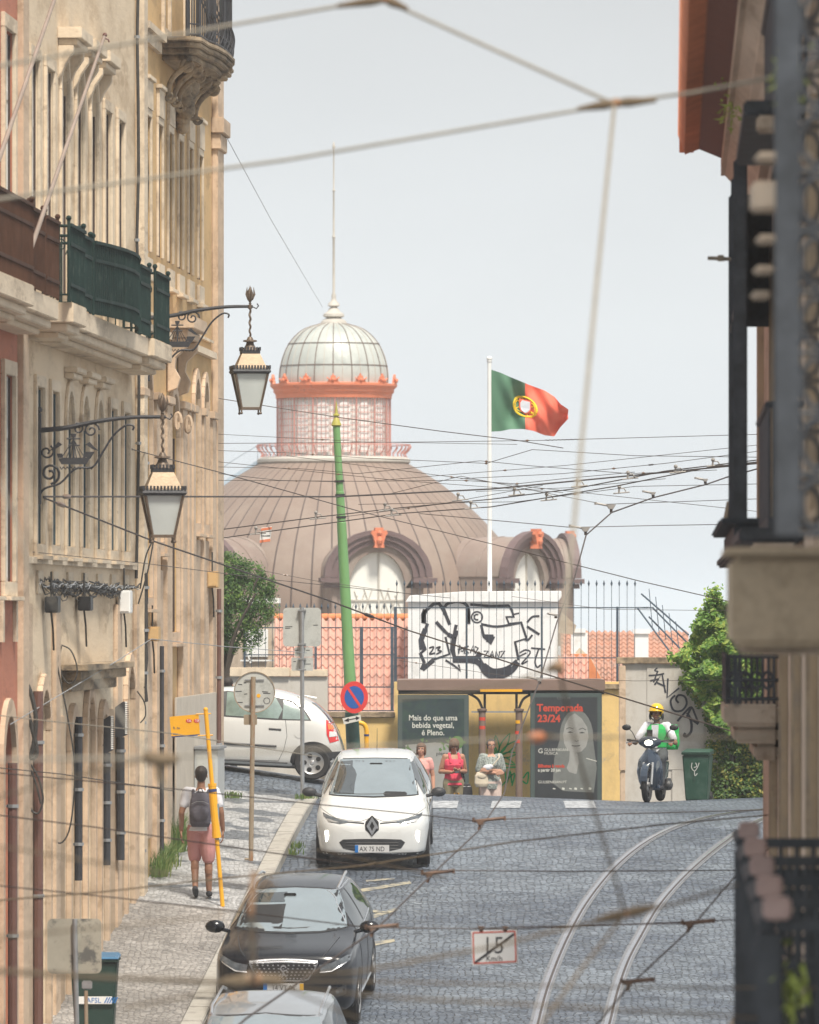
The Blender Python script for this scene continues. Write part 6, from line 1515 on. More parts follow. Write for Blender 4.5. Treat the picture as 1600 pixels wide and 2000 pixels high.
ws = [(-.665, 1.045), (0, 1.03), (.665, 1.045), (.655, 1.10), (.60, 1.28), (.535, 1.475), (.3, 1.49), (0, 1.495), (-.3, 1.49), (-.535, 1.475), (-.60, 1.28), (-.655, 1.10)]
w_ = c.patch('windscreen_seal', 'front', [(a * 1.035, 1.27 + (b - 1.27) * 1.05) for a, b in ws], 'black', off=.003, res=.06)
ws_ = c.patch('windscreen', 'front', ws, 'screen', off=.007, res=.06)
shade_poly = [(-.62, 1.07), (-.30, 1.06), (-.295, 1.18), (-.27, 1.30), (-.30, 1.36), (-.34, 1.40), (-.34, 1.47), (-.52, 1.45)]
c.patch('painted_cabin_shade', 'front', shade_poly, 'carglass', off=.010, res=.06, parent=ws_)  # darker glass patch on the screen, painted as shade inside the cabin
mb = MB(); mb.box((.28, .02, 1.425), (.02, .2, .06)); mb.B('rear_view_mirror', 'black', T, local=True, bevel=.01)
for sd, k in (('left', 1), ('right', -1)):
 c.patch('side_window', sd, [(.75, 1.02), (-.1, 1.02), (-.1, 1.45), (.12, 1.44), (.5, 1.25)], 'carglass', res=.08); c.patch('side_window', sd, [(-.18, 1.03), (-1.05, 1.09), (-1.2, 1.36), (-.7, 1.46), (-.18, 1.455)], 'carglass', res=.08)
 c.arch(1.30, .37, .19, sd); c.arch(-1.29, .37, .19, sd)
 for p in ([(.9, .95), (.85, .5), (.8, .25), (-.1, .25), (-.15, 1.0)], [(-.15, .25), (-1.0, .25), (-1.1, .6), (-1.1, 1.05)]): c.line('door_seam', sd, p, .004, 'black')
 c.line('door_handle', sd, [(-.02, .88), (-.16, .885)], .014, 'paint_white')
 c.wheel(1.30, k * .765, .31); c.wheel(-1.29, k * .765, .31); c.mirror(.86, k * .99, 1.07)
hl = [(.40, .70), (.52, .685), (.66, .70), (.79, .77), (.80, .80), (.70, .79), (.55, .745), (.43, .72)]
def sc2(poly, dx, kz=1.): return [(a + dx, b) for a, b in poly]
hl = [(-.0 + a * .98, b + .07) for a, b in [(.36, .655), (.50, .635), (.64, .655), (.755, .73), (.775, .775), (.66, .74), (.50, .695), (.38, .675)]]
for q in (hl, mir(hl)):
 h = c.patch('headlight', 'front', q, 'lens', off=.007, res=.03)
 cx = sum(a for a, b in q) / len(q); sg = 1 if cx > 0 else -1
 c.patch('lamp_bezel', 'front', [(cx + sg * .13, .775 + .0), (cx + sg * .02, .765 - .02), (cx - sg * .06, .725), (cx + sg * .0, .722), (cx + sg * .10, .735)], 'alloy', off=.011, res=.03, parent=h)
c.line('nose_strip', 'front', [(-.38, .735), (-.2, .722), (-.12, .715)], .013, 'trim'); c.line('nose_strip', 'front', [(.38, .735), (.2, .722), (.12, .715)], .013, 'trim')
c.line('bonnet_seam', 'front', [(-.80, .89), (-.55, .785), (-.36, .755), (-.18, .74), (0, .80), (.18, .74), (.36, .755), (.55, .785), (.80, .89)], .004, 'black')
hx = c.cast('front', 0, .68)[0].x
dia = lambda r, t: [(0, r), (r * .62, r * .38), (r * .62, -r * .38), (0, -r), (-r * .62, -r * .38), (-r * .62, r * .38)]
mb = MB(); fr_ = lambda a, b, cc: Vector((hx + .02 + cc, a, .68 + b)); mb.prism(dia(.165, 0), fr_, -.03, .004); bd = mb.B('nose_badge', 'trim', T, local=True, bevel=.006)
mb = MB()
o1 = [(0, .145), (.085, 0), (0, -.145), (-.085, 0)]; i1 = [(0, .075), (.035, 0), (0, -.075), (-.035, 0)]
for k in range(4): mb.prism([o1[k], o1[(k + 1) % 4], i1[(k + 1) % 4], i1[k]], fr_, .005, .022)
mb.prism([(.045, .06), (.095, -.02), (.075, -.05), (.02, .04)], fr_, .0055, .020)
mb.B('diamond_emblem', 'chrome', bd, local=True, bevel=.004)
c.patch('lower_grille', 'front', [(-.50, .43), (-.44, .475), (-.2, .485), (.2, .485), (.44, .475), (.50, .43), (.44, .34), (.25, .295), (-.25, .295), (-.44, .34)], 'trim', off=.004, res=.05)
for k in range(3): c.line('grille_bar', 'front', [(-.40, .335 + .045 * k), (.40, .335 + .045 * k)], .007, 'black')
c.patch('front_splitter', 'front', [(-.78, .275), (.78, .275), (.76, .20), (-.76, .20)], 'trim', off=.006, res=.05)
for k in (-1, 1):
 l = c.patch('daytime_lamp', 'front', [(k * .675, .60), (k * .715, .59), (k * .71, .49), (k * .70, .42), (k * .675, .46), (k * .66, .53)], 'drl', off=.006, res=.03)
c.plate('AX 75 ND', .0, .335)
c.line('wiper', 'front', [(-.60, 1.06), (-.2, 1.05), (.25, 1.055)], .008, 'black', off=.03); mb = MB(); mb.tube([(-1.1, 0, 1.53), (-1.25, 0, 1.83)], [.007, .003], 5); mb.B('aerial', 'black', T, local=True)
mb = MB(); mb.box((0, 0, .19), (3.0, 1.35, .05)); mb.B('underbody', 'black', T, local=True)
# -------- dark SUV
D0 = 91.0; X0 = -1.45; fwd, zz = ground_frame(X0, D0, -.065)
T = frame_root('parked_car', 'black sport utility vehicle with chrome framed chequered grille parked at the kerb', 'car', (X0 + .03, D0, zz + .01), fwd); T.matrix_basis = T.matrix_basis @ Matrix.Scale(.965, 4)
c = Car(T, top=[(2.22, .80), (2.2, .93), (2.12, 1.0), (1.9, 1.05), (1.5, 1.10), (1.12, 1.15), (.95, 1.19), (.6, 1.38), (.3, 1.52), (0, 1.595), (-.5, 1.625), (-1.1, 1.61), (-1.6, 1.55), (-1.95, 1.3), (-2.15, 1.0), (-2.22, .7)],
  belt=[(2.22, .785), (2.12, .93), (1.9, .99), (1.4, 1.02), (.9, 1.05), (0, 1.06), (-1.4, 1.12), (-2.0, 1.08), (-2.22, .68)],
  width=[(2.22, .55), (2.20, .68), (2.12, .80), (1.95, .875), (1.6, .915), (.6, .92), (-1.0, .92), (-1.7, .90), (-2.05, .82), (-2.2, .66), (-2.22, .55)],
  bot=[(2.22, .33), (2.05, .25), (1.7, .22), (-1.8, .23), (-2.22, .38)], roofw=.60, paintm='paint_black', W=1.84)
ws = [(-.72, 1.17), (-.4, 1.145), (0, 1.14), (.4, 1.145), (.72, 1.17), (.70, 1.24), (.63, 1.42), (.56, 1.545), (.3, 1.57), (0, 1.58), (-.3, 1.57), (-.56, 1.545), (-.63, 1.42), (-.70, 1.24)]
c.patch('windscreen_seal', 'front', [(a * 1.03, 1.36 + (b - 1.36) * 1.05) for a, b in ws], 'black', off=.003, res=.06); ws_ = c.patch('windscreen', 'front', ws, 'screen', off=.007, res=.06)
c.patch('painted_cabin_shade', 'front', [(-.68, 1.18), (-.12, 1.16), (-.11, 1.34), (-.10, 1.42), (-.62, 1.40)], 'black', off=.009, res=.06, parent=ws_)  # cabin shade painted as dark patches over the windscreen, here and below
c.patch('painted_cabin_shade', 'front', [(-.60, 1.43), (-.12, 1.44), (-.10, 1.54), (-.54, 1.52)], 'carglass', off=.010, res=.06, parent=ws_)
mb = MB(); mb.box((.34, -.06, 1.50), (.02, .16, .09)); mb.B('rear_view_mirror', 'black', T, local=True, bevel=.01)
for sd, k in (('left', 1), ('right', -1)):
 c.patch('side_window', sd, [(.68, 1.12), (-.15, 1.12), (-.15, 1.53), (.15, 1.52), (.45, 1.37)], 'carglass', res=.08); c.patch('side_window', sd, [(-.23, 1.12), (-1.1, 1.17), (-1.25, 1.47), (-.8, 1.53), (-.23, 1.54)], 'carglass', res=.08)
 c.line('window_chrome', sd, [(.75, 1.10), (-.2, 1.10), (-1.15, 1.15)], .010, 'chrome'); c.line('roof_chrome', sd, [(.80, 1.20), (.45, 1.42), (.15, 1.55), (-.4, 1.565), (-1.1, 1.54)], .010, 'chrome')
 c.arch(1.36, .42, .22, sd); c.arch(-1.34, .42, .22, sd); c.wheel(1.36, k * .81, .35, .22); c.wheel(-1.34, k * .81, .35, .22); c.mirror(.78, k * 1.01, 1.16, 'paint_black', 1.15)
 for p in ([(.95, 1.0), (.9, .5), (.85, .3), (-.15, .3), (-.2, 1.08)], [(-.2, .3), (-1.0, .3), (-1.1, .7), (-1.1, 1.1)]): c.line('door_seam', sd, p, .004, 'trim')
 c.line('door_handle', sd, [(-.0, .95), (-.15, .955)], .014, 'chrome'); c.line('sill_trim', sd, [(.9, .32), (-.9, .32)], .02, 'chrome')
 mb = MB(); mb.tube([(.15, k * .55, 1.585), (0, k * .57, 1.625), (-.6, k * .575, 1.655), (-1.2, k * .56, 1.63), (-1.35, k * .54, 1.60)], .018, 8); mb.B('roof_rail', 'chrome', T, local=True, smooth=True)
gr = [(-.44, .885), (0, .90), (.44, .885), (.40, .80), (.32, .68), (.25, .655), (-.25, .655), (-.32, .68), (-.40, .80)]
g = c.patch('grille', 'front', gr, 'black', off=.004, res=.05)
c.line('grille_frame', 'front', gr + [gr[0]], .012, 'chrome')
for row in range(5):
 z = .685 + .042 * row; hw_ = lerp(.27, .40, row / 4); mb = MB()
 for k in range(13):
  y = lerp(-hw_, hw_, k / 12); h = c.cast('front', y, z)
  if h: mb.box(h[0] + Vector((.008, 0, 0)), (.012, .022, .012 if row % 2 else .016))
 BS(mb, 'grille_stud', 'chrome', g, local=True)
h = c.cast('front', 0, .78)[0]; mb = MB(); fr_ = lambda a, b, cc: Vector((h.x + .015 + cc, a, .78 + b))
for pts in ([(-.02, -.08), (.0, -.02), (-.035, .03), (-.02, .065), (.02, .07), (.035, .045)], [(.0, -.02), (.04, -.07)], [(-.01, .0), (.045, .015), (.05, -.02)], [(-.03, -.03), (-.05, -.07)]): mb.strip(pts, .018, fr_, 0, .012)
mb.B('lion_emblem', 'chrome', T, local=True)
hl = [(.46, .86), (.62, .885), (.80, .96), (.86, .99), (.84, .90), (.72, .82), (.56, .775), (.48, .78)]
for q in (hl, mir(hl)):
 c.patch('headlight', 'front', q, 'lens', off=.007, res=.04); sg = 1 if q[0][0] > 0 else -1
for k in (-1, 1):
 c.line('headlight_strip', 'front', [(k * .47, .765), (k * .62, .78), (k * .80, .88)], .009, 'chrome')
 c.patch('fog_lamp_recess', 'front', [(k * .56, .50), (k * .80, .60), (k * .80, .47), (k * .60, .42)], 'trim', off=.004, res=.05); c.patch('fog_lamp', 'front', [(k * .66, .52), (k * .74, .55), (k * .75, .50), (k * .67, .48)], 'lens', off=.008, res=.03)
 c.line('bonnet_crease', 'front', [(k * .50, .96), (k * .66, 1.10)], .006, 'trim')
'' or c.line('bonnet_chrome', 'front', [(-.44, .905), (-.2, .925), (0, .93), (.2, .925), (.44, .905)], .010, 'chrome')
c.patch('lower_grille', 'front', [(-.60, .45), (.60, .45), (.55, .33), (-.55, .33)], 'trim', off=.004, res=.05); c.line('splitter', 'front', [(-.62, .30), (.62, .30)], .015, 'chrome')
c.plate('14 VT 05', .0, .565, True)
c.line('wiper', 'front', [(-.62, 1.19), (.0, 1.165)], .008, 'black', off=.03); c.line('wiper', 'front', [(.0, 1.165), (.62, 1.19)], .008, 'black', off=.03)
mb = MB(); mb.box((0, 0, .22), (3.2, 1.4, .05)); mb.B('underbody', 'black', T, local=True)
# -------- white hatchback seen side-on (three-part tail lamp), nose hidden by the corner house
fz = .052
T = frame_root('parked_car', 'warm white hatchback parked side-on at the corner with its tail towards the shelter', 'car', (-1.10 - 1.925, 117.6, -2.66), Vector((-1, .03, fz)), Vector((0, 0, 1))); T.matrix_basis = T.matrix_basis @ Matrix.Diagonal((1, 1, .93, 1))
c = Car(T, top=[(1.92, .62), (1.85, .80), (1.5, .98), (1.15, 1.08), (.7, 1.33), (.3, 1.49), (0, 1.55), (-.4, 1.565), (-.8, 1.54), (-1.15, 1.46), (-1.42, 1.34), (-1.62, 1.16), (-1.76, .96), (-1.87, .72), (-1.925, .55)],
  belt=[(1.92, .6), (1.7, .80), (1.2, .96), (.4, 1.00), (-.8, 1.03), (-1.4, 1.04), (-1.65, .98), (-1.80, .80), (-1.925, .53)],
  width=[(1.92, .40), (1.85, .62), (1.6, .77), (1.2, .82), (0, .835), (-1.2, .83), (-1.6, .79), (-1.8, .72), (-1.9, .6), (-1.925, .5)],
  bot=[(1.92, .3), (1.6, .2), (-1.5, .2), (-1.8, .26), (-1.925, .34)], roofw=.60, paintm='paint_white2', W=1.67)
M['teal_glass'] = mat('greenish_side_glass', (.22, .30, .27), .08, var=.35, scale=3, bump=0, spec=1., ior=1.9)
for sd, k in (('left', 1), ('right', -1)):
 c.patch('window_frame', sd, [(.95, 1.04), (-.80, 1.01), (-1.40, 1.03), (-1.30, 1.20), (-1.05, 1.36), (-.6, 1.44), (0, 1.475), (.35, 1.40), (.7, 1.23)], 'black', off=.003, res=.07)
 c.patch('side_window', sd, [(.86, 1.06), (.08, 1.05), (.08, 1.455), (.34, 1.38), (.66, 1.22)], 'teal_glass', res=.07); c.patch('side_window', sd, [(-.0, 1.045), (-.86, 1.035), (-.92, 1.20), (-.80, 1.39), (-.4, 1.445), (-.0, 1.455)], 'teal_glass', res=.07); c.patch('quarter_window', sd, [(-.93, 1.035), (-1.36, 1.045), (-1.28, 1.17), (-1.08, 1.31), (-.93, 1.36)], 'teal_glass', res=.06)
 c.arch(-1.46 + .0, .37, .2, sd); c.arch(1.0, .37, .2, sd); c.wheel(-1.45, k * .745, .295, .19); c.wheel(1.0, k * .745, .295, .19)
 c.line('rub_strip', sd, [(1.2, .565), (0, .56), (-.86, .555)], .022, 'trim'); c.line('sill_line', sd, [(.6, .27), (-1.05, .27)], .014, 'trim')
 for p in ([(.08, 1.03), (.08, .3), (.7, .28)], [(-.98, 1.03), (-1.02, .75), (-.98, .5), (-.90, .3), (.05, .28)]): c.line('door_seam', sd, p, .004, 'trim')
 c.line('door_handle', sd, [(-.72, .855), (-.92, .85)], .017, 'trim'); c.line('door_handle', sd, [(.36, .88), (.16, .875)], .017, 'trim')
 c.patch('fuel_flap', sd, [(-1.22 + .085 * math.cos(a * .3927), .80 + .085 * math.sin(a * .3927)) for a in range(16)], 'paint_white2', off=.006, res=.05)
 t = c.patch('tail_light', sd, [(-1.63, 1.10), (-1.66, 1.12), (-1.78, .93), (-1.855, .70), (-1.72, .66), (-1.66, .80)], 'redlens', off=.008, res=.04)
 c.patch('reversing_lens', sd, [(-1.70, .86), (-1.80, .85), (-1.82, .78), (-1.70, .76)], 'plate', off=.012, res=.04, parent=t); c.patch('indicator_lens', sd, [(-1.66, .99), (-1.74, .96), (-1.77, .90), (-1.68, .89)], 'orangelens', off=.012, res=.04, parent=t)
 c.patch('bumper_corner', sd, [(-1.66, .50), (-1.90, .52), (-1.90, .40), (-1.68, .38)], 'trim', off=.012, res=.04)
 c.mirror(.98, k * .95, 1.06)
c.patch('rear_window', 'rear', [(-.6, 1.02), (.6, 1.02), (.52, 1.34), (-.52, 1.34)], 'carglass', res=.07); c.line('rear_spoiler', 'rear', [(-.55, 1.42), (0, 1.44), (.55, 1.42)], .025, 'paint_white2')
mb = MB(); mb.tube([(-1.25, .42, 1.46), (-1.45, .42, 1.42)], [.012, .03], 6); mb.B('roof_lug', 'paint_white2', T, local=True)
mb = MB(); mb.box((0, 0, .2), (2.6, 1.3, .05)); mb.B('underbody', 'black', T, local=True)
# -------- silver people carrier at the bottom edge: roof and ribbed sunshade
D0 = 79.2; X0 = (525 - CX) * 79.5 / F; fwd, zz = ground_frame(X0, D0, -.06)
T = frame_root('parked_car', 'silver car with a ribbed sunshade behind its windscreen, roof just showing at the bottom edge', 'car', (X0, D0, zz + .02), fwd)
c = Car(T, top=[(2.1, .75), (2.0, .90), (1.6, 1.0), (1.3, 1.06), (.9, 1.35), (.5, 1.60), (.2, 1.71), (-.3, 1.76), (-1.2, 1.74), (-1.7, 1.65), (-1.95, 1.3), (-2.1, .8)],
  belt=[(2.1, .74), (1.9, .88), (1.3, .98), (0, 1.03), (-1.6, 1.06), (-2.1, .78)], width=[(2.1, .5), (2.0, .75), (1.7, .87), (0, .90), (-1.6, .88), (-2.0, .76), (-2.1, .6)],
  bot=[(2.1, .3), (1.8, .2), (-1.8, .2), (-2.1, .3)], roofw=.64, paintm='paint_silver', W=1.8)
ws = [(-.72, 1.10), (.72, 1.10), (.68, 1.35), (.60, 1.66), (0, 1.69), (-.60, 1.66), (-.68, 1.35)]
c.patch('windscreen_seal', 'front', [(a * 1.03, 1.38 + (b - 1.38) * 1.05) for a, b in ws], 'black', off=.003, res=.07); w_ = c.patch('windscreen', 'front', ws, 'screen', off=.007, res=.07)
M['shade'] = mat('silver_sunshade', (.50, .52, .52), .35, metal=.2, var=.1, scale=4, bump=0)
for k in range(9): y = -.62 + .13 * k; c.patch('sunshade_rib', 'front', [(y, 1.14), (y + .10, 1.14), (y + .115, 1.56), (y + .02, 1.56)], 'shade', off=.011, res=.08, parent=w_)
for sd, k in (('left', 1), ('right', -1)):
 c.patch('side_window', sd, [(.8, 1.10), (-1.6, 1.12), (-1.5, 1.62), (-.3, 1.67), (.3, 1.62)], 'carglass', res=.1); c.wheel(1.3, k * .78, .31); c.wheel(-1.3, k * .78, .31); c.arch(1.3, .38, .2, sd); c.arch(-1.3, .38, .2, sd); c.mirror(.95, k * 1.02, 1.15)
 mb = MB(); mb.tube([(.2, k * .60, 1.69), (0, k * .61, 1.75), (-1.3, k * .60, 1.77), (-1.5, k * .58, 1.72)], .016, 6); mb.B('roof_rail', 'chrome', T, local=True, smooth=True)
# -------- bins
def wheelie(label, D, xl, xr, ytop, m_body, m_lid, yawdeg=0, logo=True):
 X = ((xl + xr) / 2 - CX) * D / F; z0 = pz(X, D) if X < kerbX(D) and D < 115 else gz(X, D); w = (xr - xl) * D / F; ztop = (HY - ytop) * D / F; h = ztop - z0
 T = thing('wheelie_bin', label, 'bin', (X, D, z0), rot=Matrix.Rotation(R(yawdeg), 3, 'Z'))
 mb = MB(); mb.hexa([Vector(p) for p in ((-w * .36, -.27, .06), (w * .36, -.27, .06), (w * .36, .25, .06), (-w * .36, .25, .06), (-w * .46, -.34, h - .09), (w * .46, -.34, h - .09), (w * .46, .33, h - .09), (-w * .46, .33, h - .09))]); mb.B('body', m_body, T, local=True, bevel=.02)
 mb = MB(); mb.box((0, 0, h - .075), (w * .98, .74, .03)); b_ = mb.B('rim', m_body, T, local=True, bevel=.008)
 mb = MB(); mb.hexa([Vector(p) for p in ((-w * .5, -.39, h - .055), (w * .5, -.39, h - .055), (w * .5, .34, h - .055), (-w * .5, .34, h - .055), (-w * .44, -.34, h - .03), (w * .44, -.34, h - .03), (w * .47, .33, h), (-w * .47, .33, h))]); mb.B('lid', m_lid, T, local=True, bevel=.012)
 for s in (-1, 1): mb = MB(); mb.lathe([(0, -.03), (.09, -.03), (.1, 0), (.09, .03), (0, .03)], (s * w * .38, .28, .1), 14, axis=Matrix.Rotation(R(90), 3, 'Y')); mb.B('wheel', 'tyre', T, local=True)
 mb = MB(); mb.tube([(-w * .4, .37, h - .08), (w * .4, .37, h - .08)], .016, 8); mb.B('handle', m_body, T, local=True)
 return T, w, h
M['bin_green'] = mat('dark_green_bin_plastic', (.025, .075, .05), .45, var=.12, scale=4, c2=(.05, .10, .075), c2s=4, bump=.05); M['bin_black'] = mat('green_black_bin_plastic', (.02, .05, .04), .45, var=.1, scale=4, bump=.05); M['bin_blue'] = mat('blue_bin_lid', (.06, .17, .30), .4, var=.1, scale=4, bump=.05)
T, w, h = wheelie('dark green wheelie bin standing against the wall beside the ivy', 121.5, 1334, 1392, 1463, 'bin_green', 'bin_green', -8)
mb = MB(); fr_ = lambda a, b, cc: Vector((a, -.345 - cc, b))
for pts in ([(-.06, .70), (-.07, .62), (-.02, .56), (.03, .62), (.06, .70)], [(-.02, .56), (-.01, .48), (.03, .52)], [(.0, .70), (.02, .64), (-.03, .62)]): mb.strip(cr([(float(a), float(b)) for a, b in pts], 4), .014, fr_, .004, .007)
mb.B('worn_logo', 'signback', T, local=True)
T, w, h = wheelie('dark wheelie bin with blue lid against the facade at the bottom left', 86, 136, 235, 1862, 'bin_black', 'bin_blue', 0)
mb = MB(); mb.box((0, -.335, h * .52), (w * .72, .004, .09)); mb.B('label_band', 'white', T, local=True); fr_ = lambda a, b, cc: Vector((a, -.3375 - cc, h * .52 - .03 + b))
text_mesh('AFSL', .085, fr_, 'plate_blue', 'lettering', T, off=.001, ext=.0008, align='CENTER', local=True)
mb = MB()
for k in range(5): mb.prism([(w * .2 + .03 * k, -.005), (w * .2 + .03 * k + .015, -.005), (w * .2 + .03 * k + .05, .065), (w * .2 + .03 * k + .035, .065)], fr_, .001, .002)
mb.B('stripe', 'plate_blue', T, local=True)
# ================================================================ signs and poles
def sign_pole(T, a, b, r, m='steel'):
 MB().tube([a, b], r, 10).B('pole', m, T, smooth=True)
# rectangular sign seen from behind
D_ = 113.0; g = Gp(591, 1570); D_ = g.y
T = thing('traffic_sign', 'back of a large square sign with two small plates on a slim grey pole', 'road sign', g)
sign_pole(T, Vector((g.x, g.y, g.z - .1)), P(590, 1186, D_), .034)
def plate_back(T, x0, x1, y0, y1, D, nm='sign_panel', m='signback', th=.012, c=-.05, bev=.03, rot=0):
 f = pxframe(D); mb = MB(); a, b_ = (x1 - x0), (y1 - y0); cx, cy = (x0 + x1) / 2, (y0 + y1) / 2
 r = min(a, b_) * .10; poly = []
 for sx, sy, a0 in ((1, 1, 0), (-1, 1, 90), (-1, -1, 180), (1, -1, 270)):
  for q in range(5): an = R(a0 + 22.5 * q); px, py = sx * (a / 2 - r) + r * math.cos(an), sy * (b_ / 2 - r) + r * math.sin(an); poly.append((cx + px * math.cos(rot) - py * math.sin(rot), cy + px * math.sin(rot) + py * math.cos(rot)))
 mb.prism(poly, f, c - th, c); o = mb.B(nm, m, T); return o
plate_back(T, 553, 627, 1187, 1263, D_); plate_back(T, 575, 611, 1264, 1283, D_); plate_back(T, 569, 612, 1284, 1310, D_)
mb = MB()
for x, y, w_ in ((557, 1224, 14), (612, 1221, 9), (557, 1227, 10), (575, 1270, 8), (598, 1270, 7), (595, 1297, 12), (573, 1292, 5)): mb.strip([(x, y), (x + w_, y)], 1.2, pxframe(D_), -.049, -.047)
BS(mb, 'stamp', 'trim', T)
for y in (1192, 1258, 1287, 1308): mb = MB(); f = pxframe(D_); mb.fr(lambda a, b, cc: f(a, cc, b), 582, 598, -.045, .04, y + 1.5, y - 1.5); mb.B('bracket', 'steel', T)
# round sign seen from behind
g = Gp(490, 1708); g = Vector((P(490, 1, 104.2).x, 104.2, 0)); g.z = pz(g.x, g.y); D_ = 104.2
T = thing('traffic_sign', 'back of a round sign on a rusty leaning pole beside the walker', 'road sign', g)
sign_pole(T, Vector((g.x - .0, g.y, g.z - .1)), P(495, 1322, D_), .036, 'rust')
f = pxframe(D_); k = D_ / F
mb = MB(); n = 40; mb.prism([(497 + 40 * math.cos(2 * math.pi * q / n), 1352 + 40 * math.sin(2 * math.pi * q / n)) for q in range(n)], f, -.06, -.048); mb.B('sign_disc', 'signback', T, bevel=.003)
mb = MB()
for q in range(n): a, b_ = 2 * math.pi * q / n, 2 * math.pi * (q + 1) / n; mb.prism([(497 + 40.5 * math.cos(a), 1352 + 40.5 * math.sin(a)), (497 + 40.5 * math.cos(b_), 1352 + 40.5 * math.sin(b_)), (497 + 39 * math.cos(b_), 1352 + 39 * math.sin(b_)), (497 + 39 * math.cos(a), 1352 + 39 * math.sin(a))], f, -.047, -.035)
mb.B('rim', 'rust', T)
for y in (1328, 1378): mb = MB(); mb.fr(lambda a, b, cc: f(a, cc, b), 478, 516, -.046, -.03, y + 1.2, y - 1.2); mb.B('bracket', 'steel', T)
mb = MB()
for x, y, w_ in ((465, 1337, 8), (476, 1334, 5), (460, 1351, 12), (514, 1354, 14), (512, 1351, 12), (477, 1356, 6), (464, 1372, 10)): mb.strip([(x, y), (x + w_, y + rnd.uniform(-1, 1))], 1.6, f, -.0475, -.046)
for q in range(12): a, b_ = R(30 * q), R(30 * q + 24); mb.strip([(521 + 6 * math.cos(a), 1369 + 6 * math.sin(a)), (521 + 6 * math.cos(b_), 1369 + 6 * math.sin(b_))], 1.4, f, -.0475, -.046)
BS(mb, 'sticker', 'trim', T)
mb = MB(); mb.prism([(505 + 4 * math.cos(q * .7854), 1359 + 4 * math.sin(q * .7854)) for q in range(8)], f, -.047, -.045); mb.B('yellow_sticker', 'yellow', T)
plate_back(T, 476, 502, 1396, 1416, D_, 'small_panel', 'rust')
mb = MB(); mb.fr(lambda a, b, cc: f(a, cc, b), 484, 497, -.02, .02, 1701, 1699) if 0 else mb.tube([Vector((g.x - .09, g.y, g.z + .02)), Vector((g.x + .03, g.y, g.z + .02))], .02, 6); mb.B('foot_bolt', 'rust', T)
# yellow bus stop
D_ = 99.2; bx = P(435, 1, D_).x; zb = pz(bx, D_)
T = thing('bus_stop_post', 'leaning bright yellow bus stop pole with small yellow flag sign', 'bus stop', (bx, D_, zb))
tp = P(402, 1388, D_); bt = Vector((bx, D_, zb)); dirv = (bt - tp)
def al(t): return tp + dirv * t
mb = MB(); mb.tube([al(.0), al(1.0)], .030, 12); mb.sphere(al(-.005), .034, 10); mb.B('pole', 'yellow', T, smooth=True)
mb = MB(); mb.tube([al(.385), al(.62)], .056, 12); mb.tube([al(.62), al(.65)], .062, 12); mb.tube([al(.372), al(.386)], .06, 12); mb.B('timetable_drum', 'yellow', T, smooth=.5)
mb = MB(); mb.tube([al(.40), al(.415)], .058, 12); mb.B('blue_ring', 'blue_ink', T, smooth=.5)
mb = MB(); f = pxframe(D_); mb.fr(lambda a, b, cc: f(a, cc, b), 421, 428, -.01, .03, 1640, 1570); mb.B('timetable_panel', mat('blue_grey_panel', (.22, .30, .36), .4, bump=0), T)
mb = MB(); mb.prism([(331, 1400), (388, 1395), (391, 1436), (335, 1440)], f, -.02, .0); sg = mb.B('stop_flag', 'yellow', T)
mb = MB(); mb.prism([(335, 1438.2), (390, 1434), (390.5, 1436.6), (335, 1440.5)], f, .001, .004); mb.B('blue_strip', 'blue_ink', sg)
for x in (369, 384.5): mb = MB(); mb.prism([(x + 6.2 * math.cos(q * .5236), 1408 + 4 * math.sin(q * .5236)) for q in range(12)], f, .001, .004); mb.B('route_badge', 'red_ink', sg)
for x, t in ((365.2, '736'), (380.8, '758')): text_mesh(t, .05, FP(D_, x, 1410), 'white', 'lettering', sg, off=.005, ext=.0006, sx=.8)
for x, y, t, s in ((338, 1424, 'R. do', .045), (338, 1435, 'stop', .04)): text_mesh(t, s, FP(D_, x, y), 'blue_ink', 'lettering', sg, off=.003, ext=.0006)
for t in (.015, .125): mb = MB(); p = al(t); mb.tube([p + Vector((-.14, 0, -.01 + .0)), p + Vector((.07, 0, 0))], .010, 6); mb.B('bracket', 'yellow', T)
# green catenary pole leaning, with no-stopping sign
M['polegreen'] = mat('green_painted_pole', (.165, .34, .13), .45, var=.08, scale=3, c2=(.34, .22, .08), c2s=2.6, c2lo=.60, c2hi=.72, bump=.1, stretch=(1, 1, .35))
M['polefoot'] = mat('dark_green_pole_foot', (.03, .09, .07), .5, var=.2, scale=4, bump=.2)
D_ = 119.0; g = Vector((P(690, 1, D_).x, D_, gz(P(690, 1, D_).x, D_))); tp = P(657, 828, D_)
T = thing('tram_wire_pole', 'tall leaning green tram wire pole with pointed cap', 'pole', g)
def al(y): t = (y - 828) / (1470 - 828); return tp.lerp(P(691, 1470, D_), t)
mb = MB(); mb.tube([al(828), al(960), al(961), al(1020), al(1021), al(1390)], [.060, .064, .071, .073, .080, .104], 14); mb.B('shaft', 'polegreen', T, smooth=.6)
mb = MB(); mb.tube([al(1391), al(1600)], [.115, .13], 14); mb.B('foot', 'polefoot', T, smooth=.6)
mb = MB(); mb.lathe([(.066, -.04), (.085, -.02), (.08, .0), (.04, .10), (.03, .12), (.055, .14), (.052, .16), (.03, .17), (.004, .38)], tp, 12); mb.B('cap', mat('yellow_green_cap', (.42, .38, .08), .5, var=.2, bump=0), T, smooth=.6)
for y in (940, 967, 1010): mb = MB(); mb.tube([al(y - 2), al(y + 2)], [.084, .084], 14); mb.B('collar', 'iron', T)
T = thing('no_stopping_sign', 'round red and blue no-parking sign fixed to the green pole', 'road sign', P(692, 1362, 118.7), rot=None)
f = pxframe(118.6)
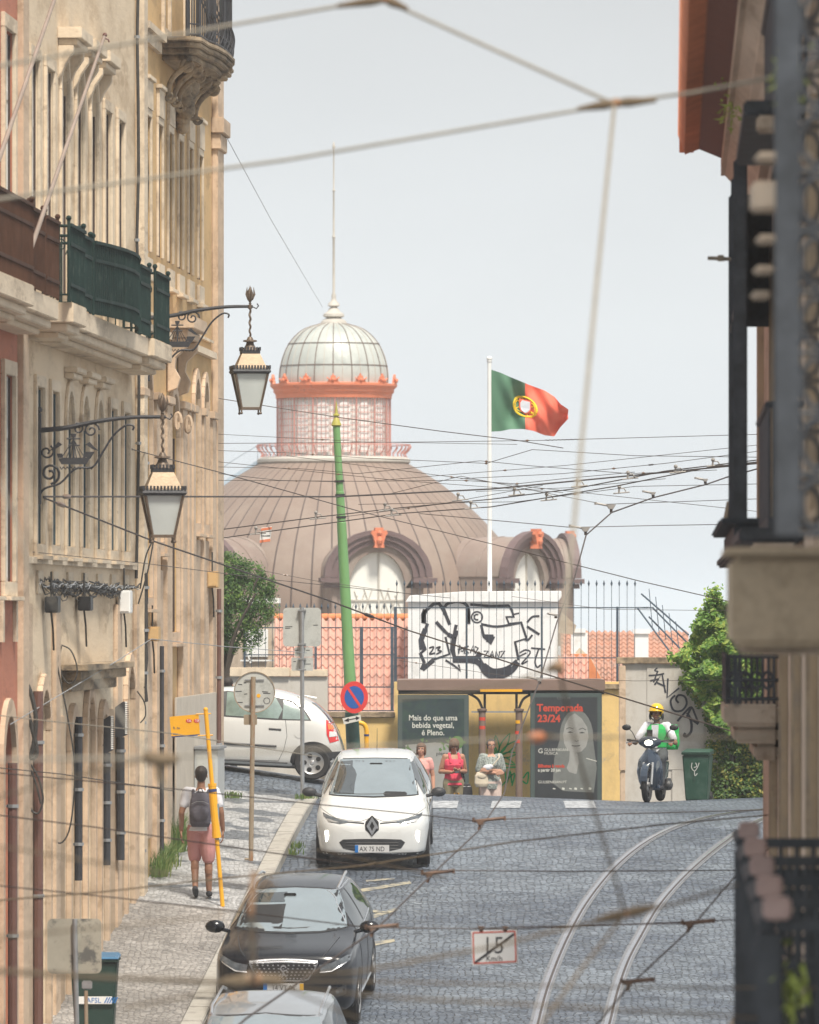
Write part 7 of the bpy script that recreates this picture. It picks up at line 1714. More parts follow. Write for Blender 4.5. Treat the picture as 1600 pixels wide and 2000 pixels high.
def disc(nm, r, m, c0, c1, ell_=(1, 1.16), cx=692, cy=1362): mb = MB(); mb.prism([(cx + r * ell_[0] * math.cos(R(9 * q)), cy + r * ell_[1] * math.sin(R(9 * q))) for q in range(40)], f, c0, c1); return mb.B(nm, m, T)
M['signred'] = mat('sign_red', (.68, .05, .045), .35, var=.05, bump=0); M['signblue'] = mat('sign_blue', (.02, .10, .36), .35, var=.05, bump=0)
disc('sign_disc', 27, 'signred', 0, .02); disc('blue_field', 19, 'signblue', .0205, .024)
mb = MB(); mb.strip([(680, 1344), (704, 1380)], 5, f, .0245, .027); mb.B('diagonal_bar', 'signred', T)
T = thing('arrow_plate', 'small tilted plate with a double arrow under the no-parking sign', 'road sign', P(688, 1405, 118.7))
mb = MB(); mb.prism([(669, 1403), (704, 1396), (706, 1407), (672, 1415)], f, 0, .012); mb.B('plate', 'ink_pale', T)
mb = MB(); mb.strip([(676, 1407), (700, 1402)], 2, f, .013, .015); mb.prism([(672, 1408), (681, 1402), (682, 1410)], f, .013, .015); mb.prism([(703, 1402), (695, 1399), (696, 1407)], f, .013, .015); mb.B('arrow', 'black_ink', T)
T = thing('vent_pipe', 'hooked bright yellow pipe with blue band beside the green pole', 'pipe', P(717, 1500, 119.5))
mb = MB(); pts = cr([tuple(P(x, y, 119.5)) for x, y in ((697, 1413), (704, 1412), (712, 1416), (716, 1426), (716, 1440))], 4); mb.tube([Vector(p) for p in pts] + [P(717, 1560, 119.5)], .040, 10); mb.B('pipe', 'yellow', T, smooth=True)
mb = MB(); mb.tube([P(716, 1434, 119.5), P(716, 1438, 119.5)], .045, 10); mb.B('blue_band', 'blue_ink', T)
# near-left sign backs
D_ = 81.5; f = pxframe(D_)
T = thing('traffic_sign', 'back of a stained square sign on a grey pole at the bottom left', 'road sign', P(150, 2300, D_))
plate_back(T, 92, 198, 1795, 1902, D_, 'sign_panel', mat('stained_sign_back', (.36, .34, .28), .6, var=.15, scale=3, c2=(.12, .12, .11), c2s=3.4, c2lo=.52, c2hi=.62, bump=.05))
mb = MB(); mb.tube([P(146, 1795, D_), P(156, 2330, D_)], .030, 10); mb.B('pole', 'steel', T, smooth=True)
T = thing('signpost', 'short pale capped post in front of the bin at the bottom left', 'post', P(170, 2300, D_ - 1.5))
mb = MB(); mb.tube([P(168, 1935, D_ - 1.5), P(172, 2330, D_ - 1.5)], .022, 10); mb.B('pole', 'rust', T, smooth=True)
mb = MB(); f = pxframe(D_ - 1.5); mb.fr(lambda a, b, cc: f(a, cc, b), 160, 180, -.03, .03, 1932, 1916); mb.B('cap', 'steel', T, bevel=.01)
# ================================================================ people
def voxel(mb, name, m, parent, vox=.01, smooth=4, local=True):
 me = bpy.data.meshes.new(name); me.from_pydata([tuple(v) for v in mb.v], [], mb.f)
 o = bpy.data.objects.new('tmp', me); col.objects.link(o)
 bm = bmesh.new(); bm.from_mesh(me); bmesh.ops.recalc_face_normals(bm, faces=bm.faces); bm.to_mesh(me); bm.free()
 r = o.modifiers.new('r', 'REMESH'); r.mode = 'VOXEL'; r.voxel_size = vox
 if smooth: s_ = o.modifiers.new('s', 'SMOOTH'); s_.iterations = smooth; s_.factor = .5
 dg = bpy.context.evaluated_depsgraph_get(); dg.update()
 me2 = bpy.data.meshes.new_from_object(o.evaluated_get(dg)); bpy.data.objects.remove(o); bpy.data.meshes.remove(me)
 me2.name = name; me2.materials.clear(); me2.materials.append(M[m] if isinstance(m, str) else m)
 for p in me2.polygons: p.use_smooth = True
 return link_mesh(name, me2, parent, local)
def limb(mb, pts, rs, n=12):
 P_ = [Vector(p) for p in pts]; q = []
 for i in range(len(P_) - 1):
  for k in range(4): t = k / 4; q.append((P_[i].lerp(P_[i + 1], t), lerp(rs[i], rs[i + 1], t) * (1 + .05 * math.sin(t * math.pi))))
 q.append((P_[-1], rs[-1]))
 mb.tube([a for a, _ in q], [b for _, b in q], n)
 for p, r in zip(P_, rs): mb.sphere(p, r * .99, 12)
def loft(mb, secs, n=18):
 b = len(mb.v)
 for (c, rx, ry) in secs:
  for j in range(n): a = 2 * math.pi * j / n; mb.v.append(Vector((c[0] + rx * math.cos(a), c[1] + ry * math.sin(a), c[2])))
 for i in range(len(secs) - 1):
  for j in range(n): mb.f.append((b + i * n + j, b + i * n + (j + 1) % n, b + (i + 1) * n + (j + 1) % n, b + (i + 1) * n + j))
 mb.f.append(tuple(b + j for j in reversed(range(n)))); mb.f.append(tuple(b + (len(secs) - 1) * n + j for j in range(n)))
def hand(mb, wrist, d, palm_n, k=1., curl=.5, side=1):
 """palm and five separate fingers; d = pointing direction, palm_n = the way the palm faces"""
 d = d.normalized(); n = (palm_n - d * palm_n.dot(d)).normalized(); s = d.cross(n).normalized() * side
 for j in range(4):
  a = wrist + s * (.026 - .0175 * j) * k + d * .012 * k; b = wrist + s * (.031 - .0205 * j) * k + d * .088 * k
  mb.tube([a, b], [.0125 * k, .0115 * k], 8); mb.sphere(b, .0115 * k, 8)
  L_ = (.036, .041, .038, .030)[j] * k; p = b; an = curl * .5
  for q in range(3):
   dd = d * math.cos(an) + n * math.sin(an); p2 = p + dd * L_ * (1 - .22 * q); mb.tube([p, p2], [.0092 * k * (1 - .1 * q), .0085 * k * (1 - .1 * q)], 7); mb.sphere(p2, .0084 * k * (1 - .1 * q), 7); p = p2; an += curl
 t0 = wrist + s * .030 * k + d * .028 * k; t1 = t0 + (s * .75 + d * .6 + n * .25).normalized() * .042 * k; t2 = t1 + (s * .3 + d * .85 + n * .4 * curl).normalized() * .032 * k
 mb.tube([wrist + s * .012 * k + d * .01 * k, t0, t1, t2], [.015 * k, .0135 * k, .0105 * k, .0085 * k], 8); mb.sphere(t2, .0085 * k, 7)
V = Vector
def head(mb, c, k=1., yaw=0., nod=0.):
 """skull, jaw, nose, ears; local front = -Y"""
 rot = Matrix.Rotation(yaw, 3, 'Z') @ Matrix.Rotation(nod, 3, 'X')
 def T_(x, y, z): return V(c) + rot @ (V((x, y, z)) * k)
 mb2 = MB(); mb2.sphere((0, .012, .045), .085, 18, (.90, 1.08, 1.0)); mb2.sphere((0, -.018, -.02), .066, 16, (.88, .95, 1.15)); mb2.sphere((0, -.045, -.068), .034, 12, (1, .9, .8))
 mb2.sphere((0, -.088, .012), .013, 8, (.8, 1.1, 1.6)); mb2.sphere((0, -.094, -.004), .013, 8, (1.1, 1, .8)); mb2.sphere((0, -.078, -.038), .016, 8, (1.4, .7, .6))
 for s in (-1, 1): mb2.sphere((s * .078, .012, .0), .018, 8, (.45, .9, 1.5)); mb2.sphere((s * .03, -.074, .040), .014, 8, (1.5, .7, .5)); mb2.sphere((s * .036, -.06, -.012), .024, 8)
 mb.add([T_(*v) for v in mb2.v], mb2.f); return T_
def face_parts(T, T_, k=1., glasses=False, lip='lips'):
 for s in (-1, 1):
  mb = MB(); mb.sphere(T_(s * .031, -.0755, .018), .0105 * k, 10, (1.25, .7, .75)); e = mb.B('eye', 'eyewhite', T, local=True, smooth=True)
  mb = MB(); mb.sphere(T_(s * .031, -.083, .018), .0055 * k, 8); mb.B('iris', 'hair_dark', e, local=True)
  mb = MB(); mb.tube([T_(s * .014, -.087, .043), T_(s * .032, -.086, .049), T_(s * .048, -.076, .043)], [.003 * k, .0036 * k, .002 * k], 5); mb.B('eyebrow', 'hair_dark', T, local=True)
 mb = MB(); mb.tube([T_(-.022, -.082, -.040), T_(0, -.091, -.0375), T_(.022, -.082, -.040)], [.003 * k, .006 * k, .003 * k], 6); mb.B('mouth', lip, T, local=True)
 if glasses:
  mb = MB()
  for s in (-1, 1): mb.tube([T_(s * .032 + .023 * math.cos(a * .5236), -.095, .018 + .018 * math.sin(a * .5236)) for a in range(13)], .0026, 5); mb.tube([T_(s * .055, -.094, .022), T_(s * .078, .0, .020)], .0025, 4)
  mb.tube([T_(-.01, -.095, .02), T_(.01, -.095, .02)], .0026, 4); mb.B('glasses', 'black', T, local=True)
M['skin_m'] = mat('brown_skin', (.27, .135, .08), .55, var=.08, scale=6, bump=.05); M['skin_f'] = mat('fair_skin', (.52, .28, .19), .55, var=.08, scale=6, bump=.05)
M['skin_t'] = mat('tanned_skin', (.40, .20, .125), .55, var=.08, scale=6, bump=.05); M['eyewhite'] = mat('eye_white', (.6, .58, .55), .3, var=0, bump=0); M['lips'] = mat('lips', (.42, .13, .10), .5, var=0, bump=0)
M['hair_dark'] = mat('dark_hair', (.025, .018, .015), .6, var=.3, scale=30, bump=.5, bscale=60, stretch=(1, 1, .2)); M['hair_brown'] = mat('brown_hair', (.14, .07, .04), .6, var=.4, scale=30, bump=.5, bscale=60, stretch=(1, 1, .2))
def cloth(n, c, **k): return mat(n, c, .85, var=k.pop('var', .08), scale=k.pop('scale', 5), bump=.5, bscale=k.pop('bscale', 14), **k)
M['c_white'] = cloth('white_cotton', (.66, .66, .70)); M['c_pink'] = cloth('dusty_pink_cotton', (.52, .25, .24)); M['c_rose'] = cloth('pale_rose_jersey', (.74, .36, .33)); M['c_mag'] = cloth('bright_pink_jersey', (.72, .07, .12))
M['c_olive'] = cloth('olive_cloth', (.22, .19, .12)); M['c_grey'] = mat('grey_check_blouse', (.28, .31, .29), .85, var=.9, scale=42, bump=.3); M['c_cream'] = cloth('cream_trousers', (.66, .52, .46)); M['c_black'] = cloth('black_cloth', (.03, .03, .035)); M['c_green'] = cloth('bright_green_nylon', (.03, .42, .10))
M['c_bag'] = cloth('grey_backpack_cloth', (.085, .08, .10)); M['c_beige'] = cloth('cream_bag_cloth', (.62, .54, .42)); M['c_grey2'] = cloth('grey_trousers', (.07, .075, .08))
def person(label, pos, yaw, H, skin, hair, P_, top, bottom, hair_style='short', nod=0., hyaw=0., female=False, glasses=False, sleeve=.5, neck=0., shoes='c_black', leg_len='long', k_w=1., face=True):
 """front = -Y before the yaw; P_ holds joint positions for a 1.70 m figure"""
 k = H / 1.70; T = thing('person', label, 'person', pos, rot=Matrix.Rotation(yaw, 3, 'Z'))
 J = dict(shL=V((.175 if not female else .155, 0, 1.385)), shR=V((-.175 if not female else -.155, 0, 1.385)), elL=V((.23, .02, 1.10)), elR=V((-.23, .02, 1.10)), wrL=V((.25, -.06, .86)), wrR=V((-.25, -.06, .86)),
    hipL=V((.09, 0, .90)), hipR=V((-.09, 0, .90)), knL=V((.10, -.02, .49)), knR=V((-.10, -.02, .49)), anL=V((.10, .02, .085)), anR=V((-.10, .02, .085)), hdL=V((.02, -.05, -1)), hdR=V((-.02, -.05, -1)), pnL=V((-1, 0, 0)), pnR=V((1, 0, 0)), head=V((0, -.015, 1.585)), cuL=.4, cuR=.4, toL=V((.02, -1, 0)), toR=V((-.02, -1, 0)))
 J.update(P_); J = {a: (b * k if isinstance(b, Vector) and a[:2] not in ('hd', 'pn', 'to') else b) for a, b in J.items()}
 W = k * k_w; ch = 1.0 if not female else .94
 torso = [((0, 0, .86 * k), .135 * W, .095 * W), ((0, 0, .93 * k), .16 * W, .11 * W), ((0, 0, 1.03 * k), (.145 if not female else .135) * W, .095 * W), ((0, -.0, 1.12 * k), .14 * W * ch, .09 * W), ((0, -.005, 1.24 * k), .16 * W * ch, (.11 if not female else .125) * W), ((0, 0, 1.33 * k), .165 * W * ch, .10 * W), ((0, 0, 1.395 * k), .13 * W * ch, .075 * W), ((0, .0, 1.43 * k), .065 * W, .055 * W)]
 hd = J['head']
 mb = MB(); loft(mb, torso); mb.tube([V((0, 0, 1.40 * k)), V((0, 0, 1.44 * k)), hd + V((0, .012, -.05)) * k], [.066 * k, .054 * k, .050 * k], 12)
 for s in 'LR':
  limb(mb, [V((0, 0, 1.375 * k)), J['sh' + s], J['el' + s], J['wr' + s]], [.05 * k, .054 * W, .040 * W, .027 * k]); limb(mb, [J['hip' + s], J['kn' + s], J['an' + s]], [.088 * W, .055 * W, .038 * k])
  kn, an = J['kn' + s], J['an' + s]; calf = kn.lerp(an, .32) + V((0, .015 * k, 0)); mb.sphere(calf, .056 * k, 12, (1, 1, 1.9))
  f = J['to' + s].normalized(); mb.tube([an + V((0, 0, -.04)) * k - f * .04 * k, an + V((0, 0, -.05)) * k + f * .06 * k, an + V((0, 0, -.062)) * k + f * .15 * k], [.035 * k, .036 * k, .026 * k], 10); mb.sphere(an + V((0, 0, -.062)) * k + f * .15 * k, .026 * k, 8); mb.sphere(an - f * .04 * k + V((0, 0, -.045)) * k, .034 * k, 8)
  hand(mb, J['wr' + s], J['hd' + s], J['pn' + s], k, J['cu' + s], 1 if s == 'L' else -1)
 T_ = head(mb, hd, k, hyaw, nod)
 voxel(mb, 'body', skin, T, .0068 * k, 2)
 if face: face_parts(T, T_, k, glasses)
 # hair
 mb = MB(); mb2 = MB()
 if hair_style == 'short': mb2.sphere((0, .022, .052), .092, 18, (.93, 1.05, 1.0)); mb2.sphere((0, .045, .0), .07, 12, (1.05, .8, 1.1))
 elif hair_style == 'bob': mb2.sphere((0, .022, .055), .098, 18, (.98, 1.05, .98)); mb2.sphere((0, .05, -.03), .078, 14, (1.15, .8, 1.3)); [mb2.sphere((s * .078, .005, -.02), .030, 10, (.7, 1.2, 2.4)) for s in (-1, 1)]; mb2.sphere((0, -.068, .085), .03, 8, (2, .7, .5))
 elif hair_style == 'tied': mb2.sphere((0, .020, .050), .092, 18, (.95, 1.07, 1.0)); mb2.sphere((0, .10, .03), .038, 10); mb2.sphere((0, .05, .0), .07, 12, (1.08, .8, 1.0))
 elif hair_style == 'fringe': mb2.sphere((0, .015, .055), .101, 18, (.98, 1.08, .98)); mb2.sphere((0, .05, -.03), .080, 14, (1.1, .8, 1.5)); mb2.sphere((0, -.07, .06), .035, 10, (1.9, .7, .9)); [mb2.sphere((s * .076, -.01, -.03), .032, 10, (.7, 1.1, 2.5)) for s in (-1, 1)]
 cut = []
 for v in mb2.v:     # keep the face clear
  if hair_style in ('short', 'tied') and v.y < -.045 and v.z < .075: v = V((v.x * .8, v.y + .05, v.z + .02))
  if hair_style == 'bob' and v.y < -.045 and v.z < .06: v = V((v.x, v.y + .04, v.z + .02))
  cut.append(T_(v.x, v.y, v.z))
 mb.add(cut, mb2.f); voxel(mb, 'hair', hair, T, .007 * k, 1)
 # clothes
 if top:
  mb = MB(); e = .016 * k
  sec = [((c[0], c[1], c[2]), rx + e, ry + e) for c, rx, ry in torso[(1 if top[1] != 'long' else 0):-1]]; lo = sec[0]; sec[0] = ((lo[0][0], lo[0][1], lo[0][2] - .06 * k), lo[1] + .006, lo[2] + .006)
  if neck: sec = sec[:-1] + [((0, 0, 1.35 * k), .15 * W * ch, .09 * W)]
  loft(mb, sec)
  if not neck: mb.tube([V((0, 0, 1.38 * k)), V((0, .004, 1.425 * k))], [.09 * k, .066 * k], 14)
  for s in 'LR':
   sh, el = J['sh' + s], J['el' + s]
   if sleeve > 0: end = sh.lerp(el, min(sleeve, 1)); limb(mb, [V((0, 0, 1.365 * k)), sh, end], [.055 * k, .069 * W, .064 * W])
   else: mb.tube([V((sh.x * .52, -.125 * k, 1.27 * k)), V((sh.x * .56, -.10 * k, 1.36 * k)), V((sh.x * .56, -.02, 1.445 * k)), V((sh.x * .52, .09 * k, 1.38 * k))], .027 * k, 8)
   if sleeve > 1: limb(mb, [sh, el, el.lerp(J['wr' + s], sleeve - 1)], [.069 * W, .058 * W, .046 * W])
  voxel(mb, 'top', top[0], T, .009 * k, 3)
 mb = MB(); loft(mb, [((0, 0, .84 * k), .155 * W, .115 * W), ((0, 0, .93 * k), .176 * W, .125 * W), ((0, 0, 1.0 * k), .158 * W, .108 * W)])
 for s in 'LR':
  hp, kn, an = J['hip' + s], J['kn' + s], J['an' + s]
  if leg_len == 'short': limb(mb, [hp, hp.lerp(kn, .5), kn.lerp(hp, .06)], [.105 * W, .098 * W, .088 * W])
  else: limb(mb, [hp, kn, an + V((0, 0, .02))], [.102 * W, .068 * W, .056 * W])
 voxel(mb, 'shorts' if leg_len == 'short' else 'trousers', bottom, T, .009 * k, 3)
 for s in 'LR':
  an = J['an' + s]; f = J['to' + s].normalized(); mb = MB(); mb.tube([an + V((0, 0, -.042)) * k - f * .05 * k, an + V((0, 0, -.048)) * k + f * .06 * k, an + V((0, 0, -.058)) * k + f * .17 * k], [.040 * k, .042 * k, .032 * k], 10); mb.sphere(an + V((0, 0, -.058)) * k + f * .17 * k, .032 * k, 10); mb.sphere(an - f * .05 * k + V((0, 0, -.042)) * k, .040 * k, 10)
  voxel(mb, 'shoe', shoes, T, .008 * k, 2)
 return T, J, T_, k
def wpt(T, p): return T.matrix_basis @ Vector(p)
# walker seen from behind, mid-stride up the pavement
x, D_ = (393 - CX) * 99.8 / F, 99.8; zg = pz(x, D_)
T, J, T_, k = person('man walking away up the pavement in white T-shirt, pink shorts and grey backpack', (x, D_, zg + .02), R(178), 1.80, 'skin_m', 'hair_dark',
 dict(hipL=V((.085, -.01, .90)), hipR=V((-.085, .01, .90)), knL=V((.09, -.10, .50)), anL=V((.07, .12, .14)), knR=V((-.095, -.03, .49)), anR=V((-.10, -.05, .085)), toL=V((0, -.9, -.35)),
   elL=V((.255, .06, 1.11)), elR=V((-.265, .02, 1.11)), wrL=V((.265, -.03, .87)), wrR=V((-.285, -.05, .87)), shL=V((.185, 0, 1.385)), shR=V((-.185, 0, 1.385))), ('c_white', 'reg'), 'c_pink', sleeve=.62, leg_len='short')
def bagobj(name, label, secs_fn, m, pos, yaw, parts):
 B_ = thing(name, label, 'bag', pos, rot=Matrix.Rotation(yaw, 3, 'Z')); mb = MB(); secs_fn(mb); voxel(mb, 'bag_body', m, B_, .010, 3)
 for nm, mm, fn in parts: q = MB(); fn(q); q.B(nm, mm, B_, local=True, smooth=True)
 return B_
def bp(mb): loft(mb, [((0, 0, -.02), .12, .06), ((0, .01, .03), .145, .085), ((0, .01, .2), .155, .10), ((0, 0, .36), .14, .085), ((0, -.01, .44), .10, .06), ((0, -.02, .47), .05, .03)]); mb.sphere((0, .09, .16), .11, 14, (1.05, .35, 1.0))
bagobj('backpack', 'dark grey backpack on the back of the walking man', bp, 'c_bag', wpt(T, (0, .165, 1.00)), R(178), [
 ('strap', 'c_bag', lambda q: q.tube([(-.10, -.02, .40), (-.105, -.06, .475), (-.11, -.14, .49), (-.12, -.24, .42), (-.12, -.27, .25), (-.13, -.10, .05)], [.022] * 6, 8)), ('strap', 'c_bag', lambda q: q.tube([(.10, -.02, .40), (.105, -.06, .475), (.11, -.14, .49), (.12, -.24, .42), (.12, -.27, .25), (.13, -.10, .05)], [.022] * 6, 8)),
 ('zip', 'steel', lambda q: q.tube([(-.12, .09, .30), (-.05, .112, .335), (.05, .112, .335), (.12, .09, .30)], .004, 5)), ('handle', 'c_black', lambda q: q.tube([(-.03, .0, .47), (-.02, .01, .51), (.02, .01, .51), (.03, .0, .47)], .008, 6))])
# three women waiting at the shelter
def at(xpx, D): X = (xpx - CX) * D / F; return (X, D, gz(X, D))
T, J, T_, k = person('woman in a pale rose T-shirt half hidden by the white hatchback', at(823, 127.6), R(-8), 1.60, 'skin_f', 'hair_brown', dict(elL=V((.22, .03, 1.10)), wrL=V((.24, -.04, .86)), elR=V((-.22, .03, 1.10))), ('c_rose', 'reg'), 'c_cream', 'bob', female=True, sleeve=.45, k_w=1.02)
pos = at(886, 127.2)
T, J, T_, k = person('woman in a bright pink vest looking down at her phone', pos, R(14), 1.66, 'skin_t', 'hair_brown', dict(elL=V((.23, .05, 1.12)), wrL=V((.05, -.22, 1.13)), elR=V((-.235, .04, 1.12)), wrR=V((-.07, -.21, 1.11)), hdL=V((-.65, -.65, .1)), hdR=V((.7, -.65, .15)), pnL=V((-.1, .2, 1)), pnR=V((.1, .2, 1)), cuL=.6, cuR=.6, head=V((.0, -.035, 1.575))), ('c_mag', 'reg'), 'c_olive', 'fringe', nod=R(28), female=True, sleeve=0, neck=1, k_w=1.12)
ph = thing('phone', 'black phone held by the woman in the bright pink vest', 'phone', wpt(T, V((-.01, -.29, 1.135)) * k)); mb = MB(); mb.box((0, 0, 0), (.075, .15, .009), Matrix.Rotation(R(30), 3, 'X')); mb.B('case', 'black', ph, local=True, bevel=.003); mb = MB(); mb.box((0, -.002, .0055), (.066, .135, .001), Matrix.Rotation(R(30), 3, 'X')); mb.B('screen', 'glass', ph, local=True)
def hb(mb): loft(mb, [((0, 0, 0), .10, .05), ((0, 0, .06), .13, .07), ((0, 0, .2), .12, .06), ((0, 0, .27), .08, .04)])
bagobj('shoulder_bag', 'black shoulder bag hanging at the hip of the woman in the bright pink vest', hb, 'c_black', wpt(T, V((.22, -.03, .62)) * k), R(14), [('strap', 'c_black', lambda q: q.tube([(-.06, .0, .24), (-.10, -.07, .55), (-.12, -.03, .78), (-.10, .05, .74), (0, .05, .3)], .014, 7)), ('zip', 'steel', lambda q: q.tube([(-.08, -.05, .22), (.08, -.05, .22)], .004, 5))])
bagobj('carrier_bag', 'small orange-yellow bag carried low beside the black shoulder bag', hb, 'yellow', wpt(T, V((.03, -.10, .36)) * k), R(0), [('handle', 'yellow', lambda q: q.tube([(-.05, 0, .25), (-.04, 0, .36), (.04, 0, .36), (.05, 0, .25)], .008, 6))])
T, J, T_, k = person('woman with glasses and grey checked blouse, arms folded over a white parcel', at(959, 126.9), R(10), 1.64, 'skin_f', 'hair_dark', dict(elL=V((.225, .0, 1.12)), wrL=V((-.06, -.21, 1.16)), elR=V((-.235, .0, 1.12)), wrR=V((.04, -.20, 1.10)), hdL=V((-.95, -.1, .0)), hdR=V((.95, -.1, .05)), pnL=V((0, 1, 0)), pnR=V((0, 1, 0)), cuL=.35, cuR=.35), ('c_grey', 'long'), 'c_cream', 'tied', female=True, glasses=True, sleeve=.85, k_w=1.15)
pk = thing('parcel', 'crumpled white parcel tucked in the folded arms of the woman with glasses', 'parcel', wpt(T, V((-.10, -.20, 1.20)) * k)); mb = MB(); mb.sphere((0, 0, 0), .07, 10, (1.3, .6, .8)); mb.sphere((.05, 0, .02), .05, 10, (1.2, .7, .8)); voxel(mb, 'wrapping', 'c_white', pk, .01, 1)
bagobj('shoulder_bag', 'small cream bag hanging on the hip of the woman with glasses', hb, 'c_beige', wpt(T, V((-.20, -.13, .84)) * k), R(10), [('strap', 'redstrap' if 0 else 'c_beige', lambda q: q.tube([(.06, 0, .24), (.20, -.10, .40), (.30, -.09, .52), (.32, .05, .58)], .012, 6)), ('flap', 'c_beige', lambda q: q.sphere((0, -.05, .2), .07, 10, (1.2, .4, .9)))])
# head showing above the parked hatchback
person('dark haired person in a pink top standing behind the side-on white hatchback', (at(446, 123.5)[0], 123.5, gz(at(446, 123.5)[0], 123.5)), R(160), 1.74, 'skin_t', 'hair_dark', {}, ('c_rose', 'reg'), 'c_grey2', 'short', sleeve=.5)
# ---- scooter and rider
Ds = 119.4; Xs = (1277 - CX) * Ds / F
yaw_f = Vector((-.22, -1, 0)).normalized(); zc = gz(Xs, Ds)
S = frame_root('motor_scooter', 'dark blue scooter with lit headlamp coming over the crest', 'scooter', (Xs, Ds, zc + .005), yaw_f)
M['scoot'] = mat('dark_blue_scooter_plastic', (.02, .035, .06), .22, var=.05, bump=0, coat=1.); M['engine'] = mat('grey_engine_metal', (.10, .10, .10), .5, metal=.5, var=.4, scale=12, bump=.3)
def tyre(nm, x, r, w):
 ax = Matrix.Rotation(R(90), 3, 'X'); mb = MB(); prof = [(r - .045, -w / 2)] + [(r - .045 + .055 * math.sin(a * math.pi / 8), -w / 2 * math.cos(a * math.pi / 8)) for a in range(1, 8)] + [(r - .045, w / 2)]
 mb.lathe(prof, (x, 0, r), 32, axis=ax); mb.lathe([(r - .045, -w / 2), (r - .07, -.02), (r - .07, .02), (r - .045, w / 2)], (x, 0, r), 32, axis=ax); t = mb.B(nm, 'tyre', S, local=True, smooth=.8)
 mb = MB(); mb.lathe([(.035, -.05), (.035, .05)], (x, 0, r), 12, axis=ax)
 for k in range(5): a = k * 1.2566; mb.tube([Vector((x + .03 * math.cos(a), 0, r + .03 * math.sin(a))), Vector((x + (r - .06) * math.cos(a), 0, r + (r - .06) * math.sin(a)))], .014, 6)
 mb.lathe([(r - .075, -.022), (r - .06, -.022), (r - .06, .022), (r - .075, .022)], (x, 0, r), 32, axis=ax); mb.B('rim', 'alloy', t, local=True)
tyre('front_wheel', .62, .30, .10); tyre('rear_wheel', -.62, .29, .12)
mb = MB()
for k in range(9): a0, a1 = R(20 + 15 * k), R(35 + 15 * k)
arcf = [(.62 + .335 * math.cos(R(a)), .30 + .335 * math.sin(R(a))) for a in range(10, 160, 12)]
for (a, b), (c_, d) in zip(arcf, arcf[1:]): mb.hexa([V((a, -.06, b)), V((c_, -.06, d)), V((c_, .06, d)), V((a, .06, b)), V((a, -.05, b + .02)), V((c_, -.05, d + .02)), V((c_, .05, d + .02)), V((a, .05, b + .02))])
mb.B('front_mudguard', 'scoot', S, local=True)
mb = MB()
for s in (-1, 1): mb.tube([(.62, s * .075, .30), (.50, s * .075, .66)], [.020, .024], 8)
mb.tube([(.50, 0, .62), (.38, 0, 1.02)], .03, 8); BS(mb, 'fork', 'steel', S, local=True)
mb = MB(); secs = []
shield = [(.30, .20, .16), (.40, .34, .20), (.47, .50, .22), (.48, .66, .20), (.45, .78, .14), (.42, .88, .07)]
for i, (x, z, w) in enumerate(shield):
 for y, dx in ((-w, -.12), (-w * .8, -.03), (-w * .4, .03), (0, .06), (w * .4, .03), (w * .8, -.03), (w, -.12)): mb.v.append(V((x + dx, y, z)))
for i in range(len(shield) - 1):
 for j in range(6): a = i * 7 + j; mb.f.append((a, a + 1, a + 8, a + 7))
n0 = len(mb.v)
for v in list(mb.v): mb.v.append(v + V((-.03, 0, 0)))
mb.f += [tuple(i + n0 for i in f[::-1]) for f in mb.f]
mb.B('leg_shield', 'scoot', S, local=True, smooth=True)
for s in (-1, 1): mb = MB(); mb.prism([(s * .05, .60), (s * .17, .70), (s * .19, .62), (s * .14, .50), (s * .07, .46)], lambda a, b, c: V((.50 - abs(a) * .45 + c, a, b)), 0, .03); mb.B('indicator', 'lens', S, local=True, bevel=.008)
mb = MB(); mb.sphere((.36, 0, 1.0), .13, 16, (.75, 1.55, .75)); mb.sphere((.40, 0, .96), .10, 12, (.8, 1.3, .8)); voxel(mb, 'handlebar_cowl', 'scoot', S, .012, 3)
mb = MB(); mb.sphere((.46, .0, .985), .058, 16, (.5, 1.15, .85)); mb.B('headlamp', 'beam', S, local=True, smooth=True)
mb = MB(); mb.tube([(.30, -.36, 1.03), (.36, -.15, 1.01), (.38, 0, 1.0), (.36, .15, 1.01), (.30, .36, 1.03)], .016, 8); mb.B('handlebar', 'black', S, local=True, smooth=True)
for s in (-1, 1):
 mb = MB(); mb.tube([(.28, s * .33, 1.03), (.28, s * .40, 1.03)], .02, 8); mb.B('grip', 'black', S, local=True)
 mb = MB(); mb.tube([(.33, s * .24, 1.04), (.32, s * .30, 1.16), (.32, s * .36, 1.22)], .008, 6); mb.sphere((.32, s * .40, 1.24), .06, 12, (.5, 1.3, .85)); mb.B('mirror', 'black', S, local=True, smooth=True)
 mb = MB(); mb.tube([(.34, s * .20, 1.0), (.38, s * .40, .99)], .007, 5); mb.B('brake_lever', 'steel', S, local=True)
mb = MB(); mb.hexa([V(p) for p in ((-.5, -.16, .40), (.05, -.14, .28), (.05, .14, .28), (-.5, .16, .40), (-.75, -.13, .66), (-.0, -.15, .66), (-.0, .15, .66), (-.75, .13, .66))]); mb.hexa([V(p) for p in ((-.1, -.17, .22), (.35, -.17, .22), (.35, .17, .22), (-.1, .17, .22), (-.1, -.16, .29), (.35, -.16, .29), (.35, .16, .29), (-.1, .16, .29))]); voxel(mb, 'bodywork', 'scoot', S, .015, 3)
mb = MB(); mb.hexa([V(p) for p in ((-.75, -.12, .67), (0, -.14, .67), (0, .14, .67), (-.75, .12, .67), (-.72, -.11, .76), (-.05, -.12, .74), (-.05, .12, .74), (-.72, .11, .76))]); voxel(mb, 'seat', 'c_black', S, .014, 4)
